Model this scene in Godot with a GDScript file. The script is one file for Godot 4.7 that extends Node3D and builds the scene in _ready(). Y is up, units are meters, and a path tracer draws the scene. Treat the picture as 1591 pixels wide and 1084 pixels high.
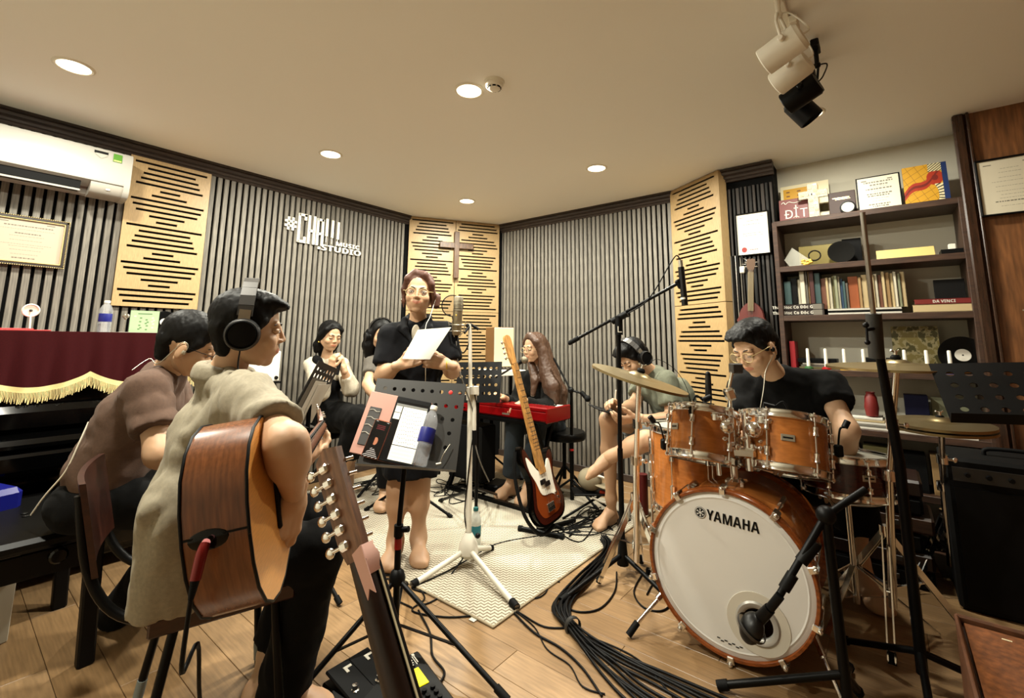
extends Node3D

const ROOM := -0.678602
var mats := {}
var used := {}
var rng := RandomNumberGenerator.new()
var grain: ImageTexture
var speck: ImageTexture
var soft: ImageTexture
var cloth_tex: ImageTexture

func _ready() -> void:
	rng.seed = 7
	setup_camera()
	setup_light()
	make_textures()
	make_materials()
	build_room()
	build_walls_things()
	build_shelf()
	build_left_side()
	build_centre()
	build_keys()
	build_drums()
	build_front()
	build_people()
	build_cables()
	for o in get_children():
		if o is Node3D:
			o.transform = Transform3D(Basis(Vector3.UP,-ROOM),Vector3.ZERO) * o.transform

func setup_camera() -> void:
	var cam := Camera3D.new()
	cam.name = "camera"
	cam.projection = Camera3D.PROJECTION_FRUSTUM
	cam.near = 0.05
	cam.far = 60.0
	cam.size = 0.05 * 1084.0 / 714.18
	cam.frustum_offset = Vector2(0.0,-0.05 * (542.0 - 423.54) / 714.18)
	cam.position = Vector3(0,1.18,0)
	cam.basis = Basis(Vector3.RIGHT,deg_to_rad(8.442)) * Basis(Vector3.BACK,deg_to_rad(0.517))
	add_child(cam)
	cam.current = true

func setup_light() -> void:
	var e := Environment.new()
	e.background_mode = Environment.BG_COLOR
	e.background_color = Color(0.0,0.0,0.0)
	e.tonemap_mode = Environment.TONE_MAPPER_LINEAR
	e.tonemap_exposure = 1.0
	e.sdfgi_enabled = true
	e.ssao_enabled = true
	e.ssil_enabled = true
	var w := WorldEnvironment.new()
	w.name = "environment"
	w.environment = e
	add_child(w)
	for s in [[0.264,-2.935,4.2],[1.592,-2.933,5.4],[1.592,-1.582,5.4],[2.962,-1.582,5.4],[2.962,-2.937,5.4],[0.264,-1.582,5.4],[2.962,-0.23,2.7]]:
		var l := AreaLight3D.new()
		l.name = "downlight_glow"
		l.area_size = Vector2(0.11,0.11)
		l.light_color = Color(1.0,0.985,0.92)
		l.light_energy = s[2]
		l.area_range = 12.0
		l.shadow_enabled = true
		add_child(l,true)
		l.position = W(s[0],s[1],2.452)
		l.rotation = Vector3(-PI / 2,0,0)

func W(a: float,b: float,y: float) -> Vector3:
	return Vector3(a * 0.62769 + b * 0.77846,y,-a * 0.77846 + b * 0.62769)

# ---------------------------------------------------------------- mesh building
class Geo extends RefCounted:
	var v := PackedVector3Array()
	var n := PackedVector3Array()
	var t := PackedVector2Array()
	var c := PackedColorArray()
	var i := PackedInt32Array()
	var xf := Transform3D()
	var colored := false
	var tint := Color(1,1,1)

	func put(p: Vector3,nn: Vector3,uv := Vector2.ZERO) -> int:
		v.append(xf * p)
		n.append((xf.basis * nn).normalized())
		t.append(uv)
		c.append(tint)
		return v.size() - 1

	func quad(a: Vector3,b: Vector3,cc: Vector3,d: Vector3) -> void:
		var nn := (b - a).cross(d - a).normalized()
		var k := put(a,nn,Vector2(0,1))
		put(b,nn,Vector2(1,1))
		put(cc,nn,Vector2(1,0))
		put(d,nn,Vector2(0,0))
		i.append_array(PackedInt32Array([k,k + 2,k + 1,k,k + 3,k + 2]))

	func tri(a: Vector3,b: Vector3,cc: Vector3) -> void:
		var nn := (b - a).cross(cc - a).normalized()
		var k := put(a,nn)
		put(b,nn)
		put(cc,nn)
		i.append_array(PackedInt32Array([k,k + 2,k + 1]))

	func box(ctr: Vector3,s: Vector3,b := Basis(),bev := 0.0) -> Geo:
		var h := s * 0.5
		bev = minf(bev,minf(h.x,minf(h.y,h.z)) * 0.9)
		var e := h - Vector3(bev,bev,bev)
		for ax in 3:
			var a1 := (ax + 1) % 3
			var a2 := (ax + 2) % 3
			for sg in [-1.0,1.0]:
				var q := []
				for w in [[-1,-1],[1,-1],[1,1],[-1,1]]:
					var p := Vector3()
					p[ax] = h[ax] * sg
					p[a1] = e[a1] * w[0] * sg
					p[a2] = e[a2] * w[1]
					q.append(ctr + b * p)
				quad(q[0],q[1],q[2],q[3])
		if bev > 0.0:
			for ax in 3:
				var a1 := (ax + 1) % 3
				var a2 := (ax + 2) % 3
				for s1 in [-1.0,1.0]:
					for s2 in [-1.0,1.0]:
						var q := []
						for w in [[-1,0],[1,0],[1,1],[-1,1]]:
							var p := Vector3()
							p[ax] = e[ax] * w[0]
							p[a1] = (h[a1] if w[1] == 0 else e[a1]) * s1
							p[a2] = (e[a2] if w[1] == 0 else h[a2]) * s2
							q.append(ctr + b * p)
						if s1 * s2 > 0:
							quad(q[0],q[1],q[2],q[3])
						else:
							quad(q[3],q[2],q[1],q[0])
			for sx in [-1.0,1.0]:
				for sy in [-1.0,1.0]:
					for sz in [-1.0,1.0]:
						var p1 := ctr + b * Vector3(h.x * sx,e.y * sy,e.z * sz)
						var p2 := ctr + b * Vector3(e.x * sx,h.y * sy,e.z * sz)
						var p3 := ctr + b * Vector3(e.x * sx,e.y * sy,h.z * sz)
						if sx * sy * sz > 0:
							tri(p1,p2,p3)
						else:
							tri(p1,p3,p2)
		return self

	func bar(a: Vector3,b: Vector3,w: float,h: float,up := Vector3.UP,bev := 0.0) -> Geo:
		var z := (b - a).normalized()
		var x := up.cross(z)
		if x.length() < 0.01:
			x = Vector3.RIGHT.cross(z)
		x = x.normalized()
		return box((a + b) * 0.5,Vector3(w,h,a.distance_to(b)),Basis(x,z.cross(x),z),bev)

	func tube(pts: Array,r,seg := 8,cap := true) -> Geo:
		var m := pts.size()
		if m < 2:
			return self
		var up := Vector3.UP
		var d0: Vector3 = (pts[1] - pts[0]).normalized()
		if absf(d0.dot(up)) > 0.9:
			up = Vector3.RIGHT
		var x := up.cross(d0).normalized()
		var first := v.size()
		for k in m:
			var d: Vector3
			if k == 0:
				d = pts[1] - pts[0]
			elif k == m - 1:
				d = pts[k] - pts[k - 1]
			else:
				d = (pts[k + 1] - pts[k]).normalized() + (pts[k] - pts[k - 1]).normalized()
			if d.length() < 1e-6:
				d = d0
			d = d.normalized()
			x = (x - d * x.dot(d)).normalized()
			var y := d.cross(x)
			var rr: float = r[k] if r is Array else r
			for s in seg:
				var an := TAU * s / seg
				var o := x * cos(an) + y * sin(an)
				put(pts[k] + o * rr,o,Vector2(float(s) / seg,k))
			if k > 0:
				for s in seg:
					var a := first + (k - 1) * seg + s
					var b := first + (k - 1) * seg + (s + 1) % seg
					i.append_array(PackedInt32Array([a,a + seg,b,b,a + seg,b + seg]))
		if cap:
			for e in [0,m - 1]:
				var dd: Vector3 = (pts[0] - pts[1]).normalized() if e == 0 else (pts[e] - pts[e - 1]).normalized()
				var k0 := put(pts[e],dd)
				for s in seg:
					put((xf.affine_inverse() * v[first + e * seg + s]),dd)
				for s in seg:
					var a := k0 + 1 + s
					var b := k0 + 1 + (s + 1) % seg
					if e == 0:
						i.append_array(PackedInt32Array([k0,a,b]))
					else:
						i.append_array(PackedInt32Array([k0,b,a]))
		return self

	func hose(pts: Array,r,seg := 6,sub := 5) -> Geo:
		var o := []
		var rr := []
		for k in pts.size() - 1:
			var p0: Vector3 = pts[maxi(k - 1,0)]
			var p1: Vector3 = pts[k]
			var p2: Vector3 = pts[k + 1]
			var p3: Vector3 = pts[mini(k + 2,pts.size() - 1)]
			for s in sub:
				var w := float(s) / sub
				o.append(p1.cubic_interpolate(p2,p0,p3,w))
				rr.append(lerpf(r[k],r[k + 1],w) if r is Array else r)
		o.append(pts[-1])
		rr.append(r[-1] if r is Array else r)
		return tube(o,rr,seg)

	func lathe(prof: Array,f := Transform3D(),seg := 24,arc := TAU) -> Geo:
		var m := prof.size()
		var closed := arc > TAU - 0.001
		for k in m - 1:
			var p: Vector2 = prof[k]
			var q: Vector2 = prof[k + 1]
			var nn := Vector2(q.y - p.y,p.x - q.x).normalized()
			var n0 := nn
			var n1 := nn
			if k > 0:
				var pp: Vector2 = prof[k - 1]
				var b := Vector2(p.y - pp.y,pp.x - p.x).normalized()
				if b.dot(nn) > 0.75:
					n0 = (b + nn).normalized()
			if k < m - 2:
				var qq: Vector2 = prof[k + 2]
				var b := Vector2(qq.y - q.y,q.x - qq.x).normalized()
				if b.dot(nn) > 0.75:
					n1 = (b + nn).normalized()
			var first := v.size()
			for s in seg + 1:
				var an := arc * s / seg
				var o := Vector3(cos(an),0,sin(an))
				put(f * (o * p.x + Vector3(0,p.y,0)),f.basis * (o * n0.x + Vector3(0,n0.y,0)),Vector2(float(s) / seg,0))
				put(f * (o * q.x + Vector3(0,q.y,0)),f.basis * (o * n1.x + Vector3(0,n1.y,0)),Vector2(float(s) / seg,1))
			for s in seg:
				var a := first + s * 2
				i.append_array(PackedInt32Array([a,a + 2,a + 1,a + 1,a + 2,a + 3]))
		return self

	func turned(a: Vector3,b: Vector3,prof: Array,seg := 20) -> Geo:
		var y := (b - a).normalized()
		var x := y.cross(Vector3(0.31,0.2,0.93)).normalized()
		return lathe(prof,Transform3D(Basis(x,y,x.cross(y)),a),seg)

	func ball(ctr: Vector3,r,seg := 14,b := Basis()) -> Geo:
		var rr: Vector3 = r if r is Vector3 else Vector3(r,r,r)
		var first := v.size()
		var rows := maxi(6,seg * 2 / 3)
		for k in rows + 1:
			var th := PI * k / rows
			for s in seg + 1:
				var an := TAU * s / seg
				var o := Vector3(sin(th) * cos(an),cos(th),sin(th) * sin(an))
				put(ctr + b * (o * rr),b * (o / rr),Vector2(float(s) / seg,float(k) / rows))
		for k in rows:
			for s in seg:
				var a := first + k * (seg + 1) + s
				i.append_array(PackedInt32Array([a,a + seg + 1,a + 1,a + 1,a + seg + 1,a + seg + 2]))
		return self

	func prism(poly: PackedVector2Array,depth: float,f := Transform3D(),smooth := 0.6,caps := 3) -> Geo:
		if Geometry2D.is_polygon_clockwise(poly):
			poly.reverse()
		var ids := Geometry2D.triangulate_polygon(poly)
		for z in [0.0,depth]:
			if caps & (1 if z == 0.0 else 2) == 0:
				continue
			var k := v.size()
			var nn := f.basis * Vector3(0,0,-1.0 if z == 0.0 else 1.0)
			for p in poly:
				put(f * Vector3(p.x,p.y,z),nn,p)
			for w in range(0,ids.size(),3):
				if z == 0.0:
					i.append_array(PackedInt32Array([k + ids[w],k + ids[w + 1],k + ids[w + 2]]))
				else:
					i.append_array(PackedInt32Array([k + ids[w],k + ids[w + 2],k + ids[w + 1]]))
		var m := poly.size()
		for k in m:
			var p := poly[k]
			var q := poly[(k + 1) % m]
			var nn := Vector2(q.y - p.y,p.x - q.x).normalized()
			var pp := poly[(k + m - 1) % m]
			var qq := poly[(k + 2) % m]
			var nb := Vector2(p.y - pp.y,pp.x - p.x).normalized()
			var nc := Vector2(qq.y - q.y,q.x - qq.x).normalized()
			var n0 := (nb + nn).normalized() if nb.dot(nn) > smooth else nn
			var n1 := (nc + nn).normalized() if nc.dot(nn) > smooth else nn
			var a := put(f * Vector3(p.x,p.y,0),f.basis * Vector3(n0.x,n0.y,0))
			put(f * Vector3(q.x,q.y,0),f.basis * Vector3(n1.x,n1.y,0))
			put(f * Vector3(q.x,q.y,depth),f.basis * Vector3(n1.x,n1.y,0))
			put(f * Vector3(p.x,p.y,depth),f.basis * Vector3(n0.x,n0.y,0))
			i.append_array(PackedInt32Array([a,a + 2,a + 1,a,a + 3,a + 2]))
		return self

	func holed(poly: PackedVector2Array,c: Vector2,r: float,z: float,thick: float) -> Geo:
		var m := poly.size()
		for k in m:
			var p := poly[k]
			var q := poly[(k + 1) % m]
			var a := c + (p - c).normalized() * r
			var b := c + (q - c).normalized() * r
			if (p - c).cross(q - c) < 0.0:
				var w := p
				p = q
				q = w
				w = a
				a = b
				b = w
			quad(Vector3(a.x,a.y,z),Vector3(p.x,p.y,z),Vector3(q.x,q.y,z),Vector3(b.x,b.y,z))
			quad(Vector3(b.x,b.y,z - thick),Vector3(a.x,a.y,z - thick),Vector3(a.x,a.y,z),Vector3(b.x,b.y,z))
		return self

	func sheet(fn: Callable,nu: int,nv: int) -> Geo:
		var first := v.size()
		for b in nv + 1:
			for a in nu + 1:
				var u := float(a) / nu
				var w := float(b) / nv
				var p: Vector3 = fn.call(u,w)
				var du: Vector3 = fn.call(minf(u + 0.01,1.0),w) - fn.call(maxf(u - 0.01,0.0),w)
				var dw: Vector3 = fn.call(u,minf(w + 0.01,1.0)) - fn.call(u,maxf(w - 0.01,0.0))
				put(p,du.cross(dw).normalized(),Vector2(u,w))
		for b in nv:
			for a in nu:
				var k := first + b * (nu + 1) + a
				i.append_array(PackedInt32Array([k,k + nu + 1,k + 1,k + 1,k + nu + 1,k + nu + 2]))
		return self

	func join(o: Geo) -> Geo:
		var k := v.size()
		for w in o.v.size():
			v.append(xf * o.v[w])
			n.append((xf.basis * o.n[w]).normalized())
		t.append_array(o.t)
		c.append_array(o.c)
		for w in o.i:
			i.append(w + k)
		return self

	func mesh() -> ArrayMesh:
		var arr := []
		arr.resize(Mesh.ARRAY_MAX)
		arr[Mesh.ARRAY_VERTEX] = v
		arr[Mesh.ARRAY_NORMAL] = n
		arr[Mesh.ARRAY_TEX_UV] = t
		if colored:
			arr[Mesh.ARRAY_COLOR] = c
		arr[Mesh.ARRAY_INDEX] = i
		var m := ArrayMesh.new()
		m.add_surface_from_arrays(Mesh.PRIMITIVE_TRIANGLES,arr)
		return m

# ---------------------------------------------------------------- naming and placing
func numbered(called: String) -> String:
	var k: int = used.get(called,0)
	used[called] = k + 1
	return called if k == 0 else "%s_%03d" % [called,k]

func thing(called: String,label: String,category: String,at := Vector3.ZERO,turn := 0.0,group := "") -> Node3D:
	var o := Node3D.new()
	o.name = numbered(called)
	add_child(o)
	o.position = at
	o.rotation.y = turn
	o.set_meta("label",label)
	o.set_meta("category",category)
	if group:
		o.set_meta("group",group)
	return o

func tag(o: Node3D,label: String,category: String,group := "") -> Node3D:
	o.set_meta("label",label)
	o.set_meta("category",category)
	if group:
		o.set_meta("group",group)
	return o

func part(called: String,g,m,parent: Node3D) -> MeshInstance3D:
	var o := MeshInstance3D.new()
	o.name = called
	o.mesh = g.mesh() if g is Geo else g
	o.material_override = mats[m] if m is String else m
	parent.add_child(o,true)
	return o

func wpart(called: String,g: Geo,m,parent: Node3D) -> MeshInstance3D:
	var o := part(called,g,m,parent)
	o.transform = (parent.transform if parent.get_parent() == self else parent.get_parent().transform * parent.transform).affine_inverse()
	return o

func single(called: String,g: Geo,m,label: String,category: String,group := "") -> MeshInstance3D:
	var o := MeshInstance3D.new()
	o.name = numbered(called)
	var lo := Vector3(1e9,1e9,1e9)
	var hi := -lo
	for p in g.v:
		lo = lo.min(p)
		hi = hi.max(p)
	var base := Vector3((lo.x + hi.x) / 2,lo.y,(lo.z + hi.z) / 2)
	for k in g.v.size():
		g.v[k] -= base
	o.mesh = g.mesh()
	o.material_override = mats[m] if m is String else m
	add_child(o)
	o.position = base
	return tag(o,label,category,group)

func struct(called: String,g: Geo,m,parent: Node3D = null) -> MeshInstance3D:
	var o := part(called,g,m,parent if parent else self)
	if parent == null:
		o.set_meta("kind","structure")
		o.rotation.y = ROOM
	return o

func frame_of(at: Vector3,y: Vector3,z_hint: Vector3) -> Transform3D:
	y = y.normalized()
	var x := y.cross(z_hint).normalized()
	return Transform3D(Basis(x,y,x.cross(y)),at)

func letters(txt: String,size: float,depth: float,bold := 0) -> ArrayMesh:
	var tm := TextMesh.new()
	tm.text = txt
	var f := SystemFont.new()
	f.font_names = PackedStringArray(["Droid Sans"])
	f.font_weight = 700 if bold else 400
	tm.font = f
	tm.font_size = 64
	tm.pixel_size = size / 64.0
	tm.depth = depth
	var am := ArrayMesh.new()
	am.add_surface_from_arrays(Mesh.PRIMITIVE_TRIANGLES,tm.get_mesh_arrays())
	return am

# ---------------------------------------------------------------- materials
func noise_image(size: int,freq: float,oct: int,lo: float,hi: float,sd: int) -> Image:
	var f := FastNoiseLite.new()
	f.seed = sd
	f.noise_type = FastNoiseLite.TYPE_SIMPLEX_SMOOTH
	f.frequency = freq
	f.fractal_octaves = oct
	var im := f.get_seamless_image(size,size,false,false,0.12,true)
	im.convert(Image.FORMAT_RGB8)
	for y in size:
		for x in size:
			var c := lerpf(lo,hi,im.get_pixel(x,y).r)
			im.set_pixel(x,y,Color(c,c,c))
	return im

func make_textures() -> void:
	grain = ImageTexture.create_from_image(noise_image(256,0.02,4,0.62,1.0,3))
	soft = ImageTexture.create_from_image(noise_image(256,0.02,4,0.82,1.0,4))
	speck = ImageTexture.create_from_image(noise_image(256,0.06,3,0.85,1.0,5))
	cloth_tex = ImageTexture.create_from_image(noise_image(256,0.2,2,0.4,1.0,9))

func mat(called: String,col: Color,rough := 0.6,metal := 0.0) -> StandardMaterial3D:
	var m := StandardMaterial3D.new()
	m.resource_name = called
	m.albedo_color = col
	m.roughness = rough
	m.metallic = metal
	if col.get_luminance() < 0.06:
		m.metallic_specular = 0.28
	mats[called] = m
	return m

func grained(called: String,col: Color,rough: float,scale: Vector3,tex: Texture2D = null) -> StandardMaterial3D:
	var m := mat(called,col,rough)
	m.albedo_texture = tex if tex else grain
	m.uv1_triplanar = true
	m.uv1_scale = scale
	return m

func fabric(called: String,col: Color,rough := 0.9,scale := 9.0) -> StandardMaterial3D:
	var m := grained(called,col,rough,Vector3(scale,scale,scale) * 0.5,speck)
	m.heightmap_enabled = true
	m.heightmap_texture = cloth_tex
	m.heightmap_scale = 0.06
	m.rim_enabled = true
	m.rim = 0.15
	m.rim_tint = 0.6
	return m

func printed(called: String,im: Image,rough := 0.6) -> StandardMaterial3D:
	var m := mat(called,Color(1,1,1),rough)
	m.albedo_texture = ImageTexture.create_from_image(im)
	m.texture_repeat = false
	return m

func make_materials() -> void:
	grained("slat",Color(0.525,0.50,0.455),0.6,Vector3(14,0.9,14))
	grained("slat_dark",Color(0.485,0.46,0.415),0.6,Vector3(11,0.8,11))
	mat("groove",Color(0.012,0.011,0.01),0.95)
	grained("crown",Color(0.26,0.21,0.18),0.5,Vector3(1.2,16,16))
	grained("maple",Color(0.69,0.575,0.395),0.45,Vector3(9,1.2,9),speck)
	mat("ceiling",Color(0.94,0.935,0.905),0.9)
	mat("plaster",Color(0.80,0.78,0.71),0.9)
	grained("plank_a",Color(0.585,0.465,0.325),0.36,Vector3(1.1,10,12),soft)
	grained("plank_b",Color(0.56,0.44,0.30),0.36,Vector3(0.9,10,14),soft)
	grained("plank_c",Color(0.61,0.49,0.35),0.36,Vector3(1.3,10,10),soft)
	mat("floor_base",Color(0.22,0.14,0.08),0.8)
	grained("wood_wall",Color(0.57,0.37,0.21),0.45,Vector3(7,0.8,7))
	grained("shelf_wood",Color(0.30,0.20,0.14),0.5,Vector3(1.2,10,10))
	grained("cross_wood",Color(0.36,0.25,0.15),0.5,Vector3(8,2,8))
	mat("white_plastic",Color(0.90,0.88,0.82),0.35)
	mat("white_matt",Color(0.88,0.86,0.80),0.7)
	mat("black_plastic",Color(0.025,0.025,0.027),0.45)
	mat("black_matt",Color(0.03,0.029,0.028),0.75)
	mat("black_metal",Color(0.035,0.034,0.034),0.38,0.3)
	mat("black_gloss",Color(0.008,0.008,0.008),0.1).metallic_specular = 0.35
	mat("black_rubber",Color(0.02,0.02,0.02),0.7)
	mat("cable_black",Color(0.022,0.021,0.022),0.5)
	mat("grey_metal",Color(0.22,0.21,0.20),0.42,0.4)
	mat("stand_grey",Color(0.17,0.165,0.155),0.5,0.3)
	mat("chrome",Color(0.93,0.93,0.92),0.14,1.0)
	mat("steel",Color(0.62,0.60,0.57),0.3,1.0)
	mat("silver",Color(0.70,0.68,0.62),0.35,0.85)
	mat("brass",Color(0.72,0.58,0.32),0.33,1.0)
	mat("gold",Color(0.85,0.70,0.32),0.4,0.6)
	mat("paper",Color(0.80,0.78,0.73),0.8)
	mat("red_plastic",Color(0.55,0.03,0.04),0.35)
	mat("red_lacquer",Color(0.45,0.02,0.03),0.22)
	mat("led",Color(1,0.95,0.85),0.5)
	mats.led.emission_enabled = true
	mats.led.emission = Color(1.0,0.92,0.78)
	mats.led.emission_energy_multiplier = 9.0
	var gl := mat("clear",Color(0.97,0.97,0.97,0.03),0.03)
	gl.transparency = BaseMaterial3D.TRANSPARENCY_ALPHA
	var wa := mat("water_bottle",Color(0.95,0.97,1.0,0.14),0.04)
	wa.transparency = BaseMaterial3D.TRANSPARENCY_ALPHA
	var mh := mat("mesh_screen",Color(0.05,0.05,0.05,0.35),0.6)
	mh.transparency = BaseMaterial3D.TRANSPARENCY_ALPHA
	mat("label_blue",Color(0.06,0.09,0.42),0.4)
	grained("crown_z",Color(0.26,0.21,0.18),0.5,Vector3(16,16,1.2))
	grained("crown_v",Color(0.22,0.19,0.17),0.45,Vector3(30,1.5,30))
	grained("lath_dark",Color(0.09,0.085,0.08),0.4,Vector3(30,1.5,30))
	grained("shelf_gloss",Color(0.24,0.15,0.10),0.25,Vector3(10,1,10))
	mat("frame_bead",Color(0.13,0.09,0.06),0.4)
	mat("gold_pale",Color(0.78,0.70,0.50),0.4,0.5)
	mat("ac_white",Color(0.64,0.63,0.60),0.35)
	mat("ac_grey",Color(0.60,0.58,0.54),0.4)
	mat("sticker_green",Color(0.28,0.50,0.12),0.4)
	mat("sticker_yellow",Color(0.80,0.78,0.45),0.4)
	mat("sticker_grey",Color(0.62,0.62,0.58),0.4)
	for s in [["teal",Color(0.20,0.30,0.30)],["black",Color(0.05,0.05,0.05)],["white",Color(0.78,0.75,0.66)],["grey",Color(0.42,0.40,0.36)],["tan",Color(0.58,0.46,0.30)],["maroon",Color(0.25,0.09,0.07)],["brown",Color(0.40,0.24,0.17)],["cream",Color(0.72,0.64,0.48)],["olive",Color(0.40,0.37,0.22)],["sage",Color(0.52,0.53,0.42)],["blue",Color(0.18,0.27,0.38)],["orange",Color(0.55,0.28,0.12)],["red",Color(0.42,0.08,0.06)],["pinkred",Color(0.62,0.08,0.12)],["dark",Color(0.16,0.12,0.10)]]:
		mat("book_" + str(s[0]),s[1],0.55)
	mat("maroon",Color(0.40,0.20,0.19),0.5)
	grained("cross_white",Color(0.84,0.80,0.70),0.6,Vector3(20,20,20))
	mat("cross_grey",Color(0.66,0.61,0.50),0.6)
	mat("plaque_brown",Color(0.20,0.11,0.08),0.6)
	mat("canvas_side",Color(0.05,0.12,0.26),0.6)
	var cy := mat("crystal",Color(0.9,0.9,0.85,0.25),0.05)
	cy.transparency = BaseMaterial3D.TRANSPARENCY_ALPHA
	mat("olive_gold",Color(0.45,0.40,0.20),0.35,0.3)
	mat("plate_dark",Color(0.05,0.045,0.035),0.9)
	mat("board_yellow",Color(0.80,0.70,0.42),0.5)
	mat("holder_yellow",Color(0.80,0.60,0.05),0.5)
	mat("holder_green",Color(0.12,0.30,0.12),0.5)
	mat("holder_blue",Color(0.08,0.12,0.35),0.5)
	mat("navy_box",Color(0.03,0.03,0.12),0.6)
	mat("uke_red",Color(0.36,0.14,0.12),0.35)
	mat("uke_neck",Color(0.34,0.24,0.16),0.45)
	mat("maple_dull",Color(0.48,0.42,0.30),0.5)
	mat("vinyl",Color(0.02,0.02,0.02),0.25)
	fabric("velvet",Color(0.21,0.008,0.022),0.9,14.0).rim = 0.2
	mat("gold_cloth",Color(0.86,0.78,0.55),0.6)
	mat("folder_red",Color(0.66,0.18,0.18),0.5)
	mat("card_green",Color(0.55,0.66,0.50),0.6)
	mat("card_print_dark",Color(0.24,0.30,0.22),0.6)
	mat("black_leather",Color(0.025,0.024,0.022),0.38)
	mat("carton_white",Color(0.72,0.70,0.64),0.6)
	mat("carton_blue",Color(0.03,0.05,0.36),0.35)
	grained("chair_wood",Color(0.24,0.115,0.075),0.3,Vector3(8,8,2))
	mat("tape_grey",Color(0.42,0.45,0.44),0.6)
	var wf := mat("water_fill",Color(0.85,0.92,0.94,0.08),0.02)
	wf.transparency = BaseMaterial3D.TRANSPARENCY_ALPHA
	var rim := Image.create(96,96,false,Image.FORMAT_RGB8)
	for y in 96:
		for x in 96:
			var zig := absi((x % 16) - 8)
			var k := (y + zig) % 12
			var c := Color(0.73,0.70,0.63)
			if k < 3:
				c = Color(0.38,0.34,0.27)
			elif k < 4 or k == 11:
				c = Color(0.62,0.58,0.50)
			if x % 16 == 0 or x % 16 == 8:
				c = c.darkened(0.12)
			rim.set_pixel(x,y,c)
	var rg := grained("rug",Color(1,1,1),0.95,Vector3(5.2,5.2,5.2),ImageTexture.create_from_image(rim))
	rg.resource_name = "rug"
	mat("rug_hem",Color(0.60,0.55,0.45),0.95)
	mat("sticker_red",Color(0.70,0.10,0.06),0.5)
	mat("pink_leather",Color(0.70,0.52,0.46),0.5)
	mat("case_grey",Color(0.20,0.19,0.18),0.6)
	mat("stitch_pale",Color(0.65,0.63,0.58),0.6)
	mat("phone_gold",Color(0.62,0.38,0.28),0.25,0.5)
	mat("stand_white",Color(0.85,0.83,0.77),0.35)
	mat("mic_silver",Color(0.62,0.58,0.48),0.35,0.8)
	mat("mic_grille",Color(0.45,0.42,0.35),0.55,0.7)
	mat("label_teal",Color(0.10,0.42,0.46),0.4)
	mat("cap_teal",Color(0.10,0.36,0.36),0.4)
	var mk := mat("milky_bottle",Color(0.85,0.86,0.82,0.75),0.3)
	mk.transparency = BaseMaterial3D.TRANSPARENCY_ALPHA
	mat("bass_black",Color(0.02,0.016,0.014),0.15)
	mat("bass_red",Color(0.20,0.06,0.03),0.15)
	mat("bass_amber",Color(0.46,0.20,0.07),0.15)
	grained("maple_neck",Color(0.80,0.58,0.32),0.3,Vector3(8,2,8))
	mat("cap_beige",Color(0.50,0.46,0.37),0.85)
	mat("tag_orange",Color(0.60,0.16,0.05),0.5)
	mat("flask_red",Color(0.30,0.03,0.04),0.35)
	mat("speaker_wood",Color(0.42,0.29,0.15),0.5)
	mat("cream_cloth",Color(0.80,0.76,0.62),0.85)
	grained("drum_amber",Color(0.71,0.435,0.21),0.14,Vector3(3,9,3),soft)
	grained("drum_dark",Color(0.30,0.10,0.05),0.2,Vector3(3,9,3))
	grained("drum_hoop",Color(0.60,0.31,0.12),0.18,Vector3(3,9,3))
	mat("drum_head",Color(0.62,0.60,0.54),0.6)
	mat("kick_head",Color(0.86,0.855,0.83),0.38)
	mat("patch_white",Color(0.80,0.78,0.72),0.35)
	mat("ink_black",Color(0.02,0.02,0.02),0.6)
	mat("mic_dark",Color(0.07,0.068,0.065),0.4,0.4)
	grained("cymbal_brass",Color(0.60,0.53,0.38),0.34,Vector3(30,30,30),speck).metallic = 0.9
	var sk := mat("skin",Color(1,1,1),0.55)
	sk.vertex_color_use_as_albedo = true
	sk.subsurf_scatter_enabled = true
	sk.subsurf_scatter_strength = 0.08
	mat("hair_black",Color(0.03,0.026,0.024),0.55)
	mat("hair_brown",Color(0.27,0.18,0.12),0.5)
	mat("hair_auburn",Color(0.29,0.16,0.10),0.55)
	fabric("shirt_beige",Color(0.555,0.52,0.44))
	fabric("shirt_brown",Color(0.34,0.25,0.195))
	fabric("shirt_sage",Color(0.40,0.41,0.34))
	fabric("shirt_black",Color(0.022,0.021,0.02))
	fabric("cloth_black",Color(0.02,0.019,0.019))
	fabric("cloth_grey",Color(0.36,0.34,0.31))
	fabric("jacket_black",Color(0.045,0.043,0.038))
	fabric("blouse_white",Color(0.76,0.72,0.64))
	fabric("dress_navy",Color(0.05,0.052,0.065))
	fabric("denim_dark",Color(0.09,0.13,0.16))
	fabric("denim_pale",Color(0.48,0.52,0.54))
	var pt := mat("paper_thin",Color(0.70,0.69,0.65),0.8)
	pt.backlight_enabled = true
	pt.backlight = Color(0.15,0.15,0.13)
	grained("cajon_brown",Color(0.36,0.21,0.11),0.45,Vector3(4,6,4))
	grained("cajon_face",Color(0.48,0.28,0.14),0.4,Vector3(7,7,7))
	grained("guitar_side",Color(0.52,0.31,0.17),0.26,Vector3(1.2,16,16))
	grained("guitar_top",Color(0.86,0.60,0.30),0.28,Vector3(18,1.5,18),speck)
	mat("guitar_neck",Color(0.34,0.19,0.10),0.4)
	mat("ebony",Color(0.05,0.035,0.03),0.5)
	mat("plug_red",Color(0.42,0.06,0.05),0.3,0.3)
	grained("neck_dark",Color(0.17,0.095,0.065),0.4,Vector3(12,2,12))
	grained("head_brown",Color(0.56,0.39,0.28),0.4,Vector3(12,2,12))
	mat("ribbon_pink",Color(0.80,0.62,0.56),0.6)
	mat("pedal_black",Color(0.035,0.036,0.033),0.45)
	mat("lcd_yellow",Color(0.85,0.80,0.02),0.3)
	mats.lcd_yellow.emission_enabled = true
	mats.lcd_yellow.emission = Color(0.9,0.82,0.0)
	mats.lcd_yellow.emission_energy_multiplier = 0.8
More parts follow.
